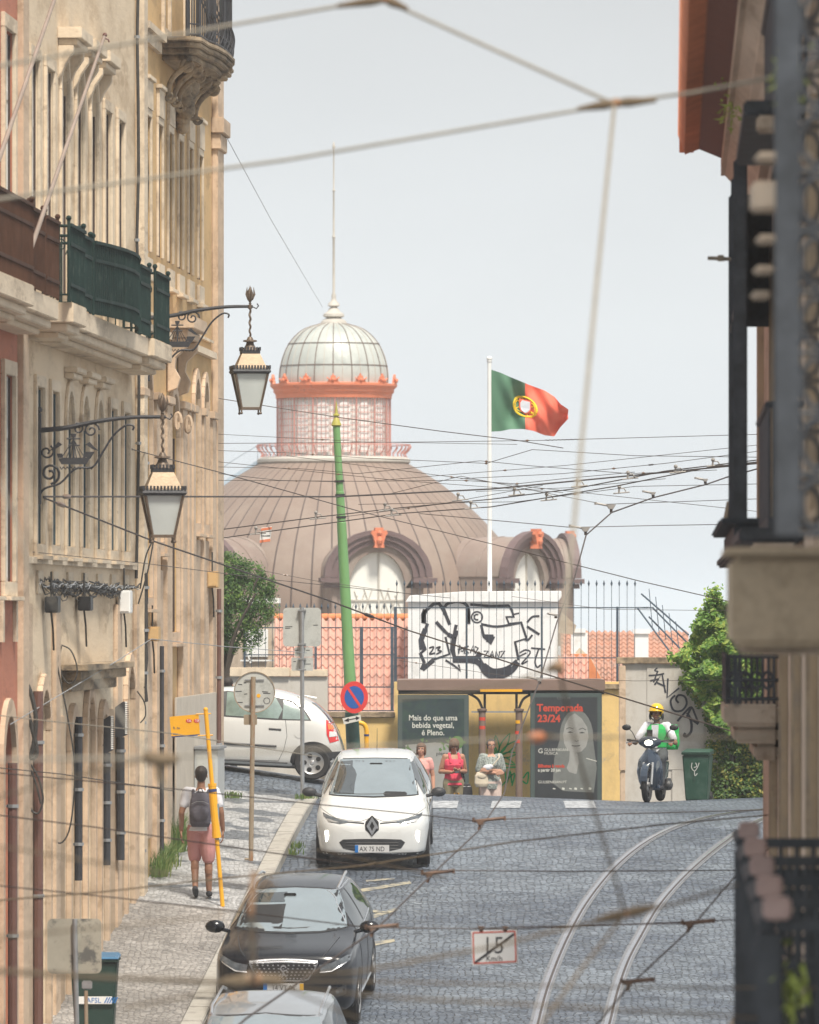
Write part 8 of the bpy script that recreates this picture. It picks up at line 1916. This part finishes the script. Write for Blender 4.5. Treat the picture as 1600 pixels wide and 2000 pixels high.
mb = MB(); mb.box((-.45, .13, .28), (.32, .12, .2)); mb.sphere((-.35, .18, .27), .09, 10); mb.tube([(-.3, -.18, .25), (-.85, -.2, .34)], [.05, .06], 10); mb.box((-.3, -.1, .26), (.2, .14, .16)); voxel(mb, 'engine', 'engine', S, .014, 1)
mb = MB(); mb.prism([(-.05, 1.04), (.05, 1.04), (.05, 1.20), (-.05, 1.20)], lambda a, b, c: V((.26 + c, a - .02, b)), 0, .012); mb.B('phone_mount', 'black', S, local=True, bevel=.004)
k = 1.0; th = math.atan2(yaw_f.x, -yaw_f.y)
pos = Vector((Xs, Ds, zc)) - yaw_f * .30 + Vector((0, 0, -.12))
T, J, T_, k = person('scooter rider in yellow helmet and green delivery vest, hands on the handlebar', pos, th, 1.70, 'skin_m', 'hair_dark',
 dict(elL=V((.34, -.14, 1.10)), elR=V((-.34, -.14, 1.10)), wrL=V((.33, -.50, 1.13)), wrR=V((-.33, -.50, 1.13)), hdL=V((.1, -.9, -.1)), hdR=V((-.1, -.9, -.1)), pnL=V((0, 0, -1)), pnR=V((0, 0, -1)), cuL=.8, cuR=.8,
   hipL=V((.09, 0, .93)), hipR=V((-.09, 0, .93)), knL=V((.17, -.42, .80)), knR=V((-.17, -.42, .80)), anL=V((.15, -.42, .42)), anR=V((-.15, -.42, .42)), head=V((0, -.05, 1.575))), ('c_white', 'reg'), 'c_grey2', 'short', sleeve=.75)
mb = MB(); loft(mb, [((0, 0, 1.02), .185, .135), ((0, 0, 1.2), .20, .145), ((0, 0, 1.33), .195, .13), ((0, .01, 1.41), .15, .10)]); v_ = voxel(mb, 'delivery_vest', 'c_green', T, .010, 2)
mb = MB(); mb.prism([(-.06, 1.40), (.06, 1.40), (.04, 1.02), (-.04, 1.02)], lambda a, b, c: V((a, -.150 - c - .02, b)), 0, .008); mb.B('shirt_front', 'c_white', T, local=True)
M['helmet'] = mat('yellow_helmet_shell', (.80, .48, .01), .2, var=.03, bump=0, coat=1.)
hd = J['head']
mb = MB(); mb.sphere(hd + V((0, .02, .062)), .128, 20, (1, 1.12, 1.02)); h_ = [v for v in mb.v]
keep = MB();
for f_ in mb.f:
 c_ = sum((mb.v[i] for i in f_), Vector()) / len(f_); r_ = c_ - hd
 if r_.y < -.05 and r_.z < .055: continue
 if r_.z < -.045: continue
 keep.f.append(f_)
keep.v = mb.v; hm = keep.B('helmet', 'helmet', T, local=True, smooth=True)
mb = MB(); mb.tube([hd + V((-.115, -.05, .055)), hd + V((-.07, -.115, .062)), hd + V((0, -.135, .064)), hd + V((.07, -.115, .062)), hd + V((.115, -.05, .055))], .014, 8); mb.B('helmet_brim', 'helmet', hm, local=True, smooth=True)
mb = MB(); [mb.sphere(hd + V((s * .105, .01, -.03)), .045, 12, (.5, 1.3, 1.5)) for s in (-1, 1)]; mb.tube([hd + V((-.10, -.04, -.05)), hd + V((0, -.06, -.125)), hd + V((.10, -.04, -.05))], .010, 6); mb.B('helmet_padding', 'black', hm, local=True, smooth=True)
def dbox(mb): loft(mb, [((0, 0, 0), .20, .14), ((0, 0, .05), .22, .17), ((0, 0, .36), .22, .17), ((0, 0, .42), .19, .14)], 8)
bagobj('delivery_backpack', 'bright green delivery backpack worn by the scooter rider', dbox, 'c_green', wpt(T, (.10, .30, .98)), th, [('pocket', 'c_green', lambda q: q.sphere((.2, -.03, .15), .08, 10, (.5, 1, 1.6))), ('strap', 'c_black', lambda q: q.tube([(-.2, -.10, .38), (-.24, -.02, .40), (-.2, .10, .38)], .012, 6))])
# ================================================================ overhead wires, hangers, hanging signs
def wire(label, pts, r, m='wire', sag=0., joints=(), group='overhead tram wires', nm='overhead_wire', cat='wire', n=10, blob='ceramic', twist=False):
 """pts = (x, y, depth) triples in photo coordinates"""
 W_ = []
 for (a, b) in zip(pts, pts[1:]):
  p, q = P(*a), P(*b)
  for k in range(n): t = k / n; W_.append(p.lerp(q, t) - Vector((0, 0, 4 * sag * t * (1 - t))))
 W_.append(P(*pts[-1]))
 T = thing(nm, label, cat, W_[0], group=group)
 MB().tube(W_, r, 6).B('strand', m, T, smooth=True)
 for t, kind in joints:
  i = min(len(W_) - 2, int(t * (len(W_) - 1))); f_ = t * (len(W_) - 1) - i; p = W_[i].lerp(W_[i + 1], f_); d = (W_[i + 1] - W_[i]).normalized()
  mb = MB()
  if kind == 'ball': mb.sphere(p, r * 4.2, 8, (1, 1, .85)); mb.tube([p - d * r * 9, p + d * r * 9], r * 1.8, 6); mb.B('insulator', blob, T, smooth=True)
  elif kind == 'splice': mb.tube([p - d * r * 14, p - d * r * 8, p + d * r * 8, p + d * r * 14], [r, r * 2.4, r * 2.4, r], 6); mb.B('splice', 'wire', T, smooth=True)
  elif kind == 'bar': mb.tube([p - d * .20, p - d * .12, p + d * .12, p + d * .20], [.006, .03, .03, .006], 8); mb.B('strain_insulator', blob, T, smooth=True)
  elif kind == 'twist':
   mb.tube([p + d * (q * .03 - .45) + Vector((0, 0, r * 2 * math.sin(q * 1.9))) for q in range(31)], r * .8, 5); mb.B('wrapped_tail', m, T, smooth=True)
 return T
# ---- near, thick, out-of-focus span wires (8-10 mm rope close to the camera)
GN = 'thick blurred span wires close to the camera'
def near(label, pts, r=.0085, m='rope', **k): return wire(label, pts, r, m, group=GN, nm='span_wire', **k)
near('thick blurred span wire crossing the top left corner to the top node', [(-40, 135, 30), (455, 48, 31), (660, 12, 31.5), (750, 0, 32)])
near('thick blurred span wire sloping down from the top node to the upper right node', [(750, 0, 32), (1190, 198, 31)])
near('thick blurred span wire crossing the whole sky up to the upper right node', [(-40, 394, 30), (560, 312, 31), (1130, 215, 31), (1200, 200, 31)])
near('short thick blurred span wire between the upper right node and the tiled eave', [(1200, 200, 31), (1345, 182, 31), (1620, 130, 31)])
near('thick blurred wire falling from the upper right node towards the shelter', [(1200, 205, 31), (1165, 560, 28), (1118, 1060, 27), (1090, 1300, 26.5)])
near('thick blurred wire running from the shelter node down to the node over the tram track', [(1090, 1300, 26.5), (1130, 1480, 27), (1222, 1785, 28)], .006, 'rope_dark')
near('thick blurred wire leaving the track node for the bottom edge', [(1222, 1785, 28), (1130, 1900, 27), (1030, 2040, 26)], .006, 'rope_dark')
near('thick blurred wire from the track node to the right-hand iron balconies', [(1222, 1785, 28), (1320, 1765, 28.5), (1440, 1728, 29)], .006, 'rope_dark')
near('thick blurred wire from the track node past the crossed speed sign', [(1222, 1785, 28), (960, 1850, 27), (690, 1900, 26.5), (495, 1905, 26)], .006, 'rope_dark')
near('blurred wire crossing the bottom from the left wall to the lower left node', [(-30, 1895, 24), (200, 1910, 25), (495, 1922, 26)], .010, 'rope_dark')
near('blurred wire crossing the bottom from the lower left node to the right edge', [(495, 1922, 26), (780, 1950, 27), (1080, 1965, 27), (1500, 1990, 28)], .0055, 'rope_dark')
near('thin blurred wire just above the bottom one', [(430, 1915, 30), (760, 1918, 30), (1180, 1928, 30), (1600, 1930, 30)], .0045, 'rope_dark')
near('blurred wire hanging in front of the black car windscreen', [(497, 1700, 25), (490, 1780, 25), (496, 1915, 26)], .012, 'rust')
near('blurred wire running left from the shelter node', [(1090, 1300, 26.5), (1000, 1335, 26), (880, 1352, 26), (760, 1368, 26)], .0045, 'rope_dark')
near('blurred horizontal wire across the shop fronts at the height of the stop flag', [(-30, 1485, 25), (120, 1482, 25), (310, 1480, 25), (640, 1462, 26), (1050, 1440, 27), (1500, 1440, 28)], .0055, 'rope')
near('blurred diagonal wire dropping from the upper left to the blurred bracket', [(100, 1170, 24), (180, 1310, 25), (270, 1450, 25), (310, 1495, 25), (345, 1610, 25)], .0055, 'rope')
near('short blurred rope over the pink house at mid height', [(-20, 900, 28), (30, 1010, 28), (60, 1120, 28)], .006, 'rope')
def node(label, x, y, D, r=.03, arms=()):
 T = thing('wire_node', label, 'wire clamp', P(x, y, D), group='blurred clamps joining the near span wires')
 mb = MB(); mb.sphere(P(x, y, D), r, 10, (1.2, 1, .8)); mb.B('ring', 'rust', T, smooth=True)
 mb = MB()
 for dx, dy in arms: mb.tube([P(x, y, D), P(x + dx * .3, y + dy * .3, D), P(x + dx, y + dy, D)], [.016, .022, .010], 8)
 BS(mb, 'clamp_arm', 'ropeclamp', T) if mb.v else None
 return T
M['ropeclamp'] = mat('greasy_clamp', (.15, .105, .06), .7, var=.3, scale=8, bump=0)
node('blurred clamp at the very top joining two span wires', 752, -2, 31.5, .026, ((-95, 14), (45, 20)))
node('blurred clamp in the upper right sky where four span wires meet', 1203, 201, 31, .028, ((-75, 12), (80, -6)))
node('blurred clamp joining wires in front of the bus shelter', 1090, 1300, 26.5, .022, ((-22, 10), (8, 18)))
node('blurred clamp joining wires over the tram track', 1222, 1785, 28, .022, ((-60, 14), (60, -14)))
node('blurred clamp at the bottom left in front of the black car', 495, 1912, 26, .034, ((-60, 4), (60, 4)))
T = thing('wire_bracket', 'blurred woolly grey bracket hanging before the facades on the left', 'wire clamp', P(310, 1485, 25))
mb = MB(); mb.tube([P(278, 1476, 25), P(290, 1480, 25), P(330, 1484, 25), P(348, 1482, 25)], [.012, .026, .026, .012], 10); mb.B('clamp', 'ropeclamp', T, smooth=True)
mb = MB(); mb.tube([P(308, 1486, 25), P(312, 1520, 25), P(318, 1530, 25)], [.014, .012, .006], 8); mb.B('stem', 'ropeclamp', T, smooth=True)
T = thing('strain_insulator', 'blurred orange-brown insulator hanging beside the portrait poster', 'insulator', P(1050, 1440, 27))
mb = MB(); mb.tube([P(1030, 1443, 27), P(1038, 1441, 27), P(1058, 1439, 27), P(1066, 1438, 27)], [.008, .022, .022, .008], 10); mb.B('barrel', mat('terracotta_insulator', (.45, .16, .07), .5, bump=0), T, smooth=True)
mb = MB(); mb.tube([P(1066, 1438, 27), P(1080, 1437, 27)], .006, 6); mb.B('hook', 'ropeclamp', T)
# ---- mid-distance wires, in focus
wire('span wire from the near lantern bracket running level across the dome', [(85, 970, 87), (300, 970, 93), (660, 970, 104), (960, 955, 108), (1200, 932, 110), (1480, 905, 104)], .013, 'wire', joints=((.04, 'bar'),))
wire('span wire from the near lantern bracket sloping down right past the square sign', [(85, 972, 87), (300, 1057, 92), (640, 1172, 100), (800, 1232, 102), (1060, 1315, 98), (1500, 1450, 90)], .011, 'wire', joints=((.03, 'bar'), (.50, 'splice')))
wire('thin wire from the tan house down to the ivy', [(236, 872, 98), (420, 920, 104), (700, 998, 108), (1000, 1072, 108), (1250, 1135, 104), (1500, 1192, 100)], .007, 'wire', joints=((.02, 'splice'),))
wire('thin wire from the tan corner across the lantern drum', [(427, 778, 112), (660, 815, 112), (860, 842, 110), (1010, 860, 108), (1100, 875, 106)], .007, 'wire')
wire('level hair-thin wire across the walkway railing of the dome', [(427, 866, 112), (850, 863, 110), (1060, 860, 108), (1490, 848, 104)], .005, 'wire', joints=((.62, 'ball'), (.7, 'twist')))
wire('thin wire below the walkway with a ball insulator near the corner', [(427, 880, 112), (560, 884, 112), (720, 895, 112), (950, 905, 110), (1040, 878, 108), (1240, 890, 107), (1490, 893, 104)], .005, 'wire', joints=((.22, 'ball'), (.5, 'ball')))
wire('thin wire sagging from the corner to the right-hand house with white balls', [(427, 912, 112), (580, 915, 112), (700, 925, 111), (938, 900, 110), (1040, 910, 108), (1230, 925, 107), (1400, 918, 105)], .005, 'wire', joints=((.15, 'ball'), (.52, 'ball'), (.86, 'ball')))
wire('thin wire looping over the dome towards the flagpole foot', [(427, 938, 112), (710, 940, 111), (900, 938, 110), (1010, 945, 109), (1100, 935, 108), (1240, 922, 107)], .005, 'wire', joints=((.42, 'ball'), (.6, 'ball')))
wire('lower level wire over the right dormer ending in the right-hand house', [(820, 1003, 110), (1115, 1030, 104), (1300, 1026, 104), (1500, 1023, 103)], .006, 'wire')
wire('wire crossing between flagpole and screens, upper of the level pair', [(760, 965, 110), (900, 930, 109), (1180, 985, 108), (1490, 974, 104)], .005, 'wire')
wire('wire crossing between flagpole and screens, lower of the level pair', [(700, 985, 110), (1010, 980, 109), (1240, 950, 107), (1490, 945, 104)], .005, 'wire', joints=((.5, 'ball'),))
wire('thin wire climbing from the dome to the right edge, highest of the bundle', [(900, 935, 109), (1100, 925, 108), (1300, 905, 106), (1490, 880, 104)], .005, 'wire', joints=((.5, 'ball'), (.62, 'splice')))
wire('thin wire crossing under the near lantern to the cypress', [(62, 1078, 86), (280, 1100, 92), (540, 1133, 106), (880, 1168, 112)], .005, 'wire', joints=((.53, 'ball'),))
wire('pale wire rising from the arched doorway to the ochre box', [(20, 1415, 83), (230, 1290, 93), (296, 1248, 96), (430, 1262, 104), (600, 1275, 110)], .006, 'cable_grey')
wire('faint guy wire slanting down the sky from the tan corner to the spire', [(425, 235, 113), (530, 430, 150), (630, 600, 220)], .006, 'cable_grey')
wire('faint wire across the lower fence towards the bins', [(780, 1290, 112), (1000, 1322, 112), (1240, 1330, 110), (1480, 1328, 108)], .004, 'wire', joints=((.05, 'ball'),))
wire('thin wire crossing the far fence rails', [(1000, 1165, 112), (1180, 1190, 112), (1440, 1193, 108)], .004, 'wire')
for a, b, r_, lab in (((427, 848, 112), (1010, 868, 108), .004, 'hair-thin wire just above the walkway of the dome, ending over the flagpole'), ((427, 902, 112), (1100, 962, 107), .0045, 'thin wire slanting from the corner under the walkway to the vertical blurred wire'), ((560, 890, 112), (1490, 1000, 104), .0045, 'thin wire slanting from the walkway railing to the dark veranda post'),
  ((720, 940, 111), (1490, 868, 104), .0045, 'thin wire rising from the green pole to the veranda post'), ((930, 960, 110), (1300, 935, 106), .0045, 'short thin wire between flagpole and hanger cluster'), ((660, 1011, 119), (1060, 948, 108), .005, 'wire tied to the lower collar of the green pole'), ((660, 941, 119), (427, 925, 112), .005, 'wire tied to the upper collar of the green pole'), ((427, 1098, 112), (800, 1160, 112), .0045, 'thin wire over the tree passing the green pole')):
 m_ = ((a[0] + b[0]) / 2, (a[1] + b[1]) / 2 + 5, (a[2] + b[2]) / 2); wire(lab, [a, m_, b], r_, 'wire', joints=((.35, 'ball'),))
for a, b, lab in (((-20, 1650, 26), (520, 1740, 27), 'blurred strand crossing the walker feet to the black car roof'), ((-20, 1832, 25), (430, 1790, 26), 'blurred strand rising from the bottom left wall'), ((-20, 1560, 26), (300, 1478, 25), 'blurred strand sloping up to the blurred bracket'), ((620, 1660, 40), (870, 1715, 42), 'faint strand crossing below the white hatchback plate'), ((240, 1970, 25), (480, 1925, 26), 'blurred strand climbing from the bin to the lower left node'), ((700, 1990, 27), (545, 1925, 26), 'blurred strand leaving the lower left node over the silver car')): near(lab, [a, b], .0045, 'rope_dark')
# contact wires with hangers
def hanger(label, x, y, D, kind='cast', flip=1, k=1.):
 T = thing('wire_hanger', label, 'wire hanger', P(x, y, D), group='cast hangers clamping the tram contact wires')
 f = pxframe(D); mb = MB()
 if kind == 'cast':
  mb.prism([(x - 12 * k, y - 6 * k), (x - 9 * k, y + 1 * k), (x - 5 * k, y + 6 * k), (x + 5 * k, y + 6 * k), (x + 8 * k, y), (x + 12 * k, y - 6 * k)], f, -.03, .03); mb.B('body', 'hanger', T, bevel=.006)
  mb = MB(); mb.tube([P(x, y + 5 * k, D), P(x, y + 14 * k, D)], .02, 8); mb.B('ear', 'wire', T)
  mb = MB(); mb.tube([P(x - flip * 38 * k, y - 9 * k, D), P(x - flip * 8 * k, y - 3 * k, D)], .016, 6); mb.tube([P(x - flip * 38 * k, y - 12 * k, D), P(x - flip * 38 * k, y - 5 * k, D)], .02, 6); mb.B('arm', 'hanger', T)
 else:
  mb.tube([P(x - 17 * k, y + 6 * k, D), P(x + 15 * k, y + 3 * k, D)], .012, 6); mb.tube([P(x - 6 * k, y + 5 * k, D), P(x - 5 * k, y - 6 * k, D)], .016, 6); mb.sphere(P(x - 5 * k, y - 7 * k, D), .03, 8)
  mb.tube([P(x - 3 * k, y - 4 * k, D), P(x + 4 * k, y - 4 * k, D), P(x + 8 * k, y + 2 * k, D)], .010, 6); mb.B('clip', 'hanger', T)
 return T
wire('contact wire of the near tram track, upper one over the dome', [(427, 1035, 118), (620, 1010, 116), (780, 992, 113), (960, 975, 110), (1120, 955, 107), (1300, 920, 104), (1500, 896, 100)], .009)
wire('contact wire of the near tram track, lower one over the dome', [(427, 1052, 118), (510, 1040, 117), (780, 1003, 113), (960, 990, 110), (1200, 950, 106), (1390, 912, 102), (1500, 900, 100)], .009)
wire('bare contact wire bending down past the flagpole to the white fence bar', [(1500, 910, 96), (1420, 932, 97), (1380, 946, 97), (1276, 972, 97), (1195, 1001, 97), (1145, 1045, 96), (1122, 1130, 94), (1097, 1190, 92)], .010)
wire('bare contact wire running down from the fence to the bottom of the street', [(1097, 1190, 92), (1088, 1215, 91), (1054, 1330, 88), (1000, 1470, 82), (985, 1550, 78), (938, 1620, 74), (840, 1712, 68), (735, 1815, 62), (480, 1990, 52), (380, 2080, 48)], .0085, 'wire')
wire('bare contact wire at the lower right between the two brown hangers', [(1620, 1560, 64), (1432, 1716, 60), (1348, 1815, 56), (1230, 1925, 52), (1100, 2080, 48)], .007, 'wire')
for x, y, D, lab in ((1276, 964, 97, 'small hanger on the bending contact wire, second from the dark post'), (1194, 990, 97, 'grey cast hanger above the right dormer, middle of three'), (1144, 1034, 96, 'grey cast hanger above the dark right dormer, lowest of three'), (1378, 938, 97, 'grey cast hanger close to the dark veranda post')): hanger(lab, x, y, D, 'cast', 1, .8 if x < 1250 else .5)
for i, (x, y, D) in enumerate(((622, 1008, 116), (770, 1002, 113), (900, 972, 110), (925, 988, 110), (1010, 962, 109), (1073, 972, 108), (1133, 945, 107), (1215, 958, 106), (1232, 930, 105), (1325, 918, 104), (1398, 905, 102), (757, 992, 113), (505, 1038, 117))):
 hanger('small clip hanger, %s' % ('left of the green pole', 'on the dome, right of the green pole, lower one', 'left of the flagpole, upper one', 'left of the flagpole, lower one', 'just right of the flagpole, upper one', 'midway between flagpole and blurred wire', 'under the blurred vertical wire', 'left of the middle cast hanger', 'right of the blurred vertical wire, upper one', 'third from the dark veranda post', 'nearest to the dark veranda post', 'on the dome, right of the green pole, upper one', 'beside the small red and white hanging sign')[i], x, y, D, 'clip')
hanger('pale cast hanger over the shelter roof', 1054, 1328, 88, 'cast', 1, .6); hanger('pale cast hanger in front of the graffiti house edge', 1086, 1202, 91, 'cast', 1, .4)
for x, y, D, lab, fl in ((938, 1603, 74, 'brown wire hanger just right of the white hatchback', -1), (838, 1706, 68, 'brown hanger on the descending contact wire above the yellow marks', -1), (728, 1812, 62, 'brown hanger in front of the black car mirror', -1), (1346, 1803, 56, 'brown hanger at the lower right over the tram track', -1), (1228, 1918, 52, 'small brown hanger at the bottom over the tram track', 1)):
 T = thing('wire_hanger', lab, 'wire hanger', P(x, y, D), group='brown cast hangers over the street')
 f = pxframe(D); mb = MB(); mb.prism([(x - 12, y - 2), (x - 6, y + 4), (x - 4, y + 9), (x + 4, y + 9), (x + 7, y + 3), (x + 12, y - 2)], f, -.025, .025); mb.B('body', 'rust_dark', T, bevel=.005) if 'rust_dark' in M else (M.__setitem__('rust_dark', mat('brown_rusty_casting', (.16, .10, .07), .7, var=.3, scale=12, bump=.2)), mb.B('body', 'rust_dark', T, bevel=.005))
 mb = MB(); mb.tube([P(x - 12, y + 1, D), P(x + 47, y - 5, D)], .017, 7); mb.tube([P(x + 48, y - 9, D), P(x + 48, y, D)], .015, 6); mb.tube([P(x - 13, y - 6, D), P(x - 13, y + 3, D)], .015, 6); mb.B('arm', 'rust_dark', T)
 mb = MB(); mb.tube([P(x, y + 8, D), P(x - 3, y + 18, D)], .014, 7); mb.B('ear', 'rust_dark', T)
# cross-span wires over the street, in the lower half
GL_ = 'cross-span wires over the lower street'
def low(label, pts, r=.007, m='wire', **k): return wire(label, pts, r, m, group=GL_, nm='cross_span_wire', **k)
low('cross-span wire sagging before the white hatchback badge', [(-20, 1508, 66), (350, 1542, 68), (620, 1571, 70), (790, 1588, 72), (925, 1603, 74), (1200, 1590, 74), (1490, 1582, 76)], .006)
low('cross-span wire passing under the white hatchback plate and over the tram rails', [(-20, 1760, 50), (200, 1742, 52), (440, 1715, 54), (700, 1692, 56), (1000, 1645, 58), (1300, 1610, 60), (1500, 1592, 62)], .0065, 'rope_dark')
low('cross-span wire from the left wall across the walker legs', [(-20, 1590, 60), (180, 1615, 61), (420, 1650, 62), (700, 1690, 64), (840, 1700, 66), (1100, 1702, 66), (1440, 1700, 68)], .006)
low('cross-span wire over the pavement towards the black car mirror', [(-20, 1728, 54), (240, 1755, 56), (500, 1785, 58), (720, 1812, 60), (1000, 1815, 60), (1480, 1795, 62)], .0055)
low('faint cross-span wire high on the ground floor of the left houses', [(-20, 1395, 70), (90, 1408, 70), (330, 1432, 74), (620, 1478, 80)], .006, 'rope')
wire('dark loose cable strung low across the left facades at the height of the blurred bracket', [(0, 1500, 78), (120, 1512, 80), (340, 1545, 84)], .006, 'cable')
# hanging signs
T = thing('speed_limit_sign', 'small white hanging sign with red border and crossed-out 15 Km/h', 'road sign', P(965, 1850, 62))
f = pxframe(62)
mb = MB(); mb.prism([(920, 1819), (1010, 1815), (1012, 1881), (923, 1886)], f, -.006, .006); mb.B('panel', 'white', T, bevel=.002)
mb = MB()
for a, b in (((924, 1822), (1006, 1819)), ((1006, 1819), (1008, 1878)), ((1008, 1878), (926, 1882)), ((926, 1882), (924, 1822))): mb.strip([a, b], 2.6, f, .0065, .008)
BS(mb, 'red_border', 'red_ink', T)
mb = MB(); mb.strip([(928, 1880), (1004, 1824)], 4, f, .0105, .012); mb.B('cancel_bar', 'black_ink', T)
text_mesh('15', .21, FP(62, 941, 1862), 'black_ink', 'lettering', T, off=.009, ext=.0006, sx=.95, bold=-.002); text_mesh('Km/h', .066, FP(62, 949, 1877), 'black_ink', 'lettering', T, off=.009, ext=.0006)
for x in (940, 987): mb = MB(); mb.sphere(P(x, 1816, 62), .022, 8); mb.tube([P(x - 6, 1811, 62), P(x + 6, 1811, 62)], .010, 6); mb.B('clip', 'rust_dark', T)
low('hanging wire that carries the crossed 15 sign', [(740, 1812, 62), (920, 1814, 62), (1010, 1811, 62), (1345, 1803, 57)], .005)
T = thing('hanging_sign', 'tiny white and red hanging stop notice in front of the dome', 'sign', P(519, 1043, 117))
f = pxframe(117); mb = MB(); mb.prism([(510, 1031), (531, 1028), (528, 1058), (507, 1061)], f, -.006, .006); mb.B('panel', 'white', T)
mb = MB(); mb.prism([(510, 1032), (531, 1029), (530.6, 1034), (509.6, 1037)], f, .0065, .009); mb.prism([(507.6, 1055), (528.3, 1052), (528, 1057.4), (507.3, 1060.4)], f, .0065, .009); BS(mb, 'red_band', 'orange', T)
text_mesh('PARAGEM', .034, FP(117, 509.5, 1048), 'black_ink', 'lettering', T, off=.008, ext=.0006, bold=.001)
# ================================================================ camera, sky, sun
cam = bpy.data.cameras.new('camera'); co = bpy.data.objects.new('camera', cam); col.objects.link(co)
cam.sensor_fit = 'HORIZONTAL'; cam.sensor_width = 24; cam.lens = 24 * F / 1600
co.location = (0, 0, 0); co.rotation_euler = (R(90), 0, 0)
cam.shift_y = (HY - 1000) / 1600; cam.clip_start = 1; cam.clip_end = 60000
cam.dof.use_dof = True; cam.dof.focus_distance = 112; cam.dof.aperture_fstop = 4.6; cam.dof.aperture_blades = 9
sc.camera = co
SUN_EL, SUN_AZ = R(60), R(159)      # sun to the right behind the camera
w = bpy.data.worlds.new('World'); sc.world = w; w.use_nodes = True
N = w.node_tree.nodes; L = w.node_tree.links; bg = N['Background']
sky = N.new('ShaderNodeTexSky'); sky.sky_type = 'NISHITA'; sky.sun_disc = False; sky.sun_elevation = SUN_EL; sky.sun_rotation = SUN_AZ; sky.air_density = 1.0; sky.dust_density = 3.0; sky.ozone_density = 1
tc = N.new('ShaderNodeTexCoord'); mp = N.new('ShaderNodeMapping'); mp.inputs['Scale'].default_value = (1, 1, 2.5); L.new(tc.outputs['Generated'], mp.inputs[0])
cl = N.new('ShaderNodeTexNoise'); cl.inputs['Scale'].default_value = 6; cl.inputs['Detail'].default_value = 5; L.new(mp.outputs[0], cl.inputs['Vector'])
sp = N.new('ShaderNodeSeparateXYZ'); L.new(tc.outputs['Generated'], sp.inputs[0])
# overcast deck: covers the sky above a clearer blue strip at the horizon
cov = N.new('ShaderNodeMapRange'); cov.inputs[1].default_value = -.005; cov.inputs[2].default_value = .05; cov.inputs[3].default_value = .80; cov.inputs[4].default_value = .93; L.new(sp.outputs['Z'], cov.inputs[0])
den = N.new('ShaderNodeMapRange'); den.inputs[1].default_value = .3; den.inputs[2].default_value = .7; den.inputs[3].default_value = .93; den.inputs[4].default_value = 1.05; L.new(cl.outputs['Fac'], den.inputs[0])
alt = N.new('ShaderNodeValToRGB'); L.new(sp.outputs['Z'], alt.inputs[0])
alt.color_ramp.elements[0].position = 0.0; alt.color_ramp.elements[0].color = (5.0, 5.55, 6.05, 1)
alt.color_ramp.elements[1].position = .09; alt.color_ramp.elements[1].color = (4.5, 4.62, 4.7, 1)
e = alt.color_ramp.elements.new(.04); e.color = (5.4, 5.7, 5.9, 1)
mu = N.new('ShaderNodeVectorMath'); mu.operation = 'SCALE'; L.new(alt.outputs[0], mu.inputs[0]); L.new(den.outputs[0], mu.inputs['Scale'])
mx = N.new('ShaderNodeMix'); mx.data_type = 'RGBA'; L.new(cov.outputs[0], mx.inputs[0]); L.new(sky.outputs[0], mx.inputs[6]); L.new(mu.outputs[0], mx.inputs[7])
L.new(mx.outputs[2], bg.inputs[0]); bg.inputs[1].default_value = .1
sl = bpy.data.lights.new('sun', 'SUN'); sl.energy = 3.2; sl.angle = R(10); sl.color = (1, .93, .82); so = bpy.data.objects.new('sun', sl); col.objects.link(so)
# direction towards the sun: azimuth from +Y turning to +X
d = Vector((math.sin(SUN_AZ) * math.cos(SUN_EL), math.cos(SUN_AZ) * math.cos(SUN_EL), math.sin(SUN_EL)))
so.rotation_euler = d.to_track_quat('Z', 'Y').to_euler(); so.location = (0, 60, 60)
vs = sc.view_settings; vs.view_transform = 'Standard'; vs.look = 'None'; vs.gamma = 1; vs.exposure = 0.68; vs.use_curve_mapping = False
HZ = True
if HZ:
 m = bpy.data.materials.new('haze_air'); m.use_nodes = True; nt = m.node_tree; nt.nodes.remove(nt.nodes['Principled BSDF'])
 pv = nt.nodes.new('ShaderNodeVolumePrincipled'); pv.inputs['Color'].default_value = (.95, .975, 1, 1); pv.inputs['Density'].default_value = .0004; pv.inputs['Anisotropy'].default_value = .0
 nt.links.new(pv.outputs[0], nt.nodes['Material Output'].inputs['Volume'])
 mb = MB(); mb.box((0, 14500, -13.5), (34000, 31000, 63)); o = mb.B('haze', m); o['kind'] = 'stuff'
 sc.cycles.volume_bounces = 4
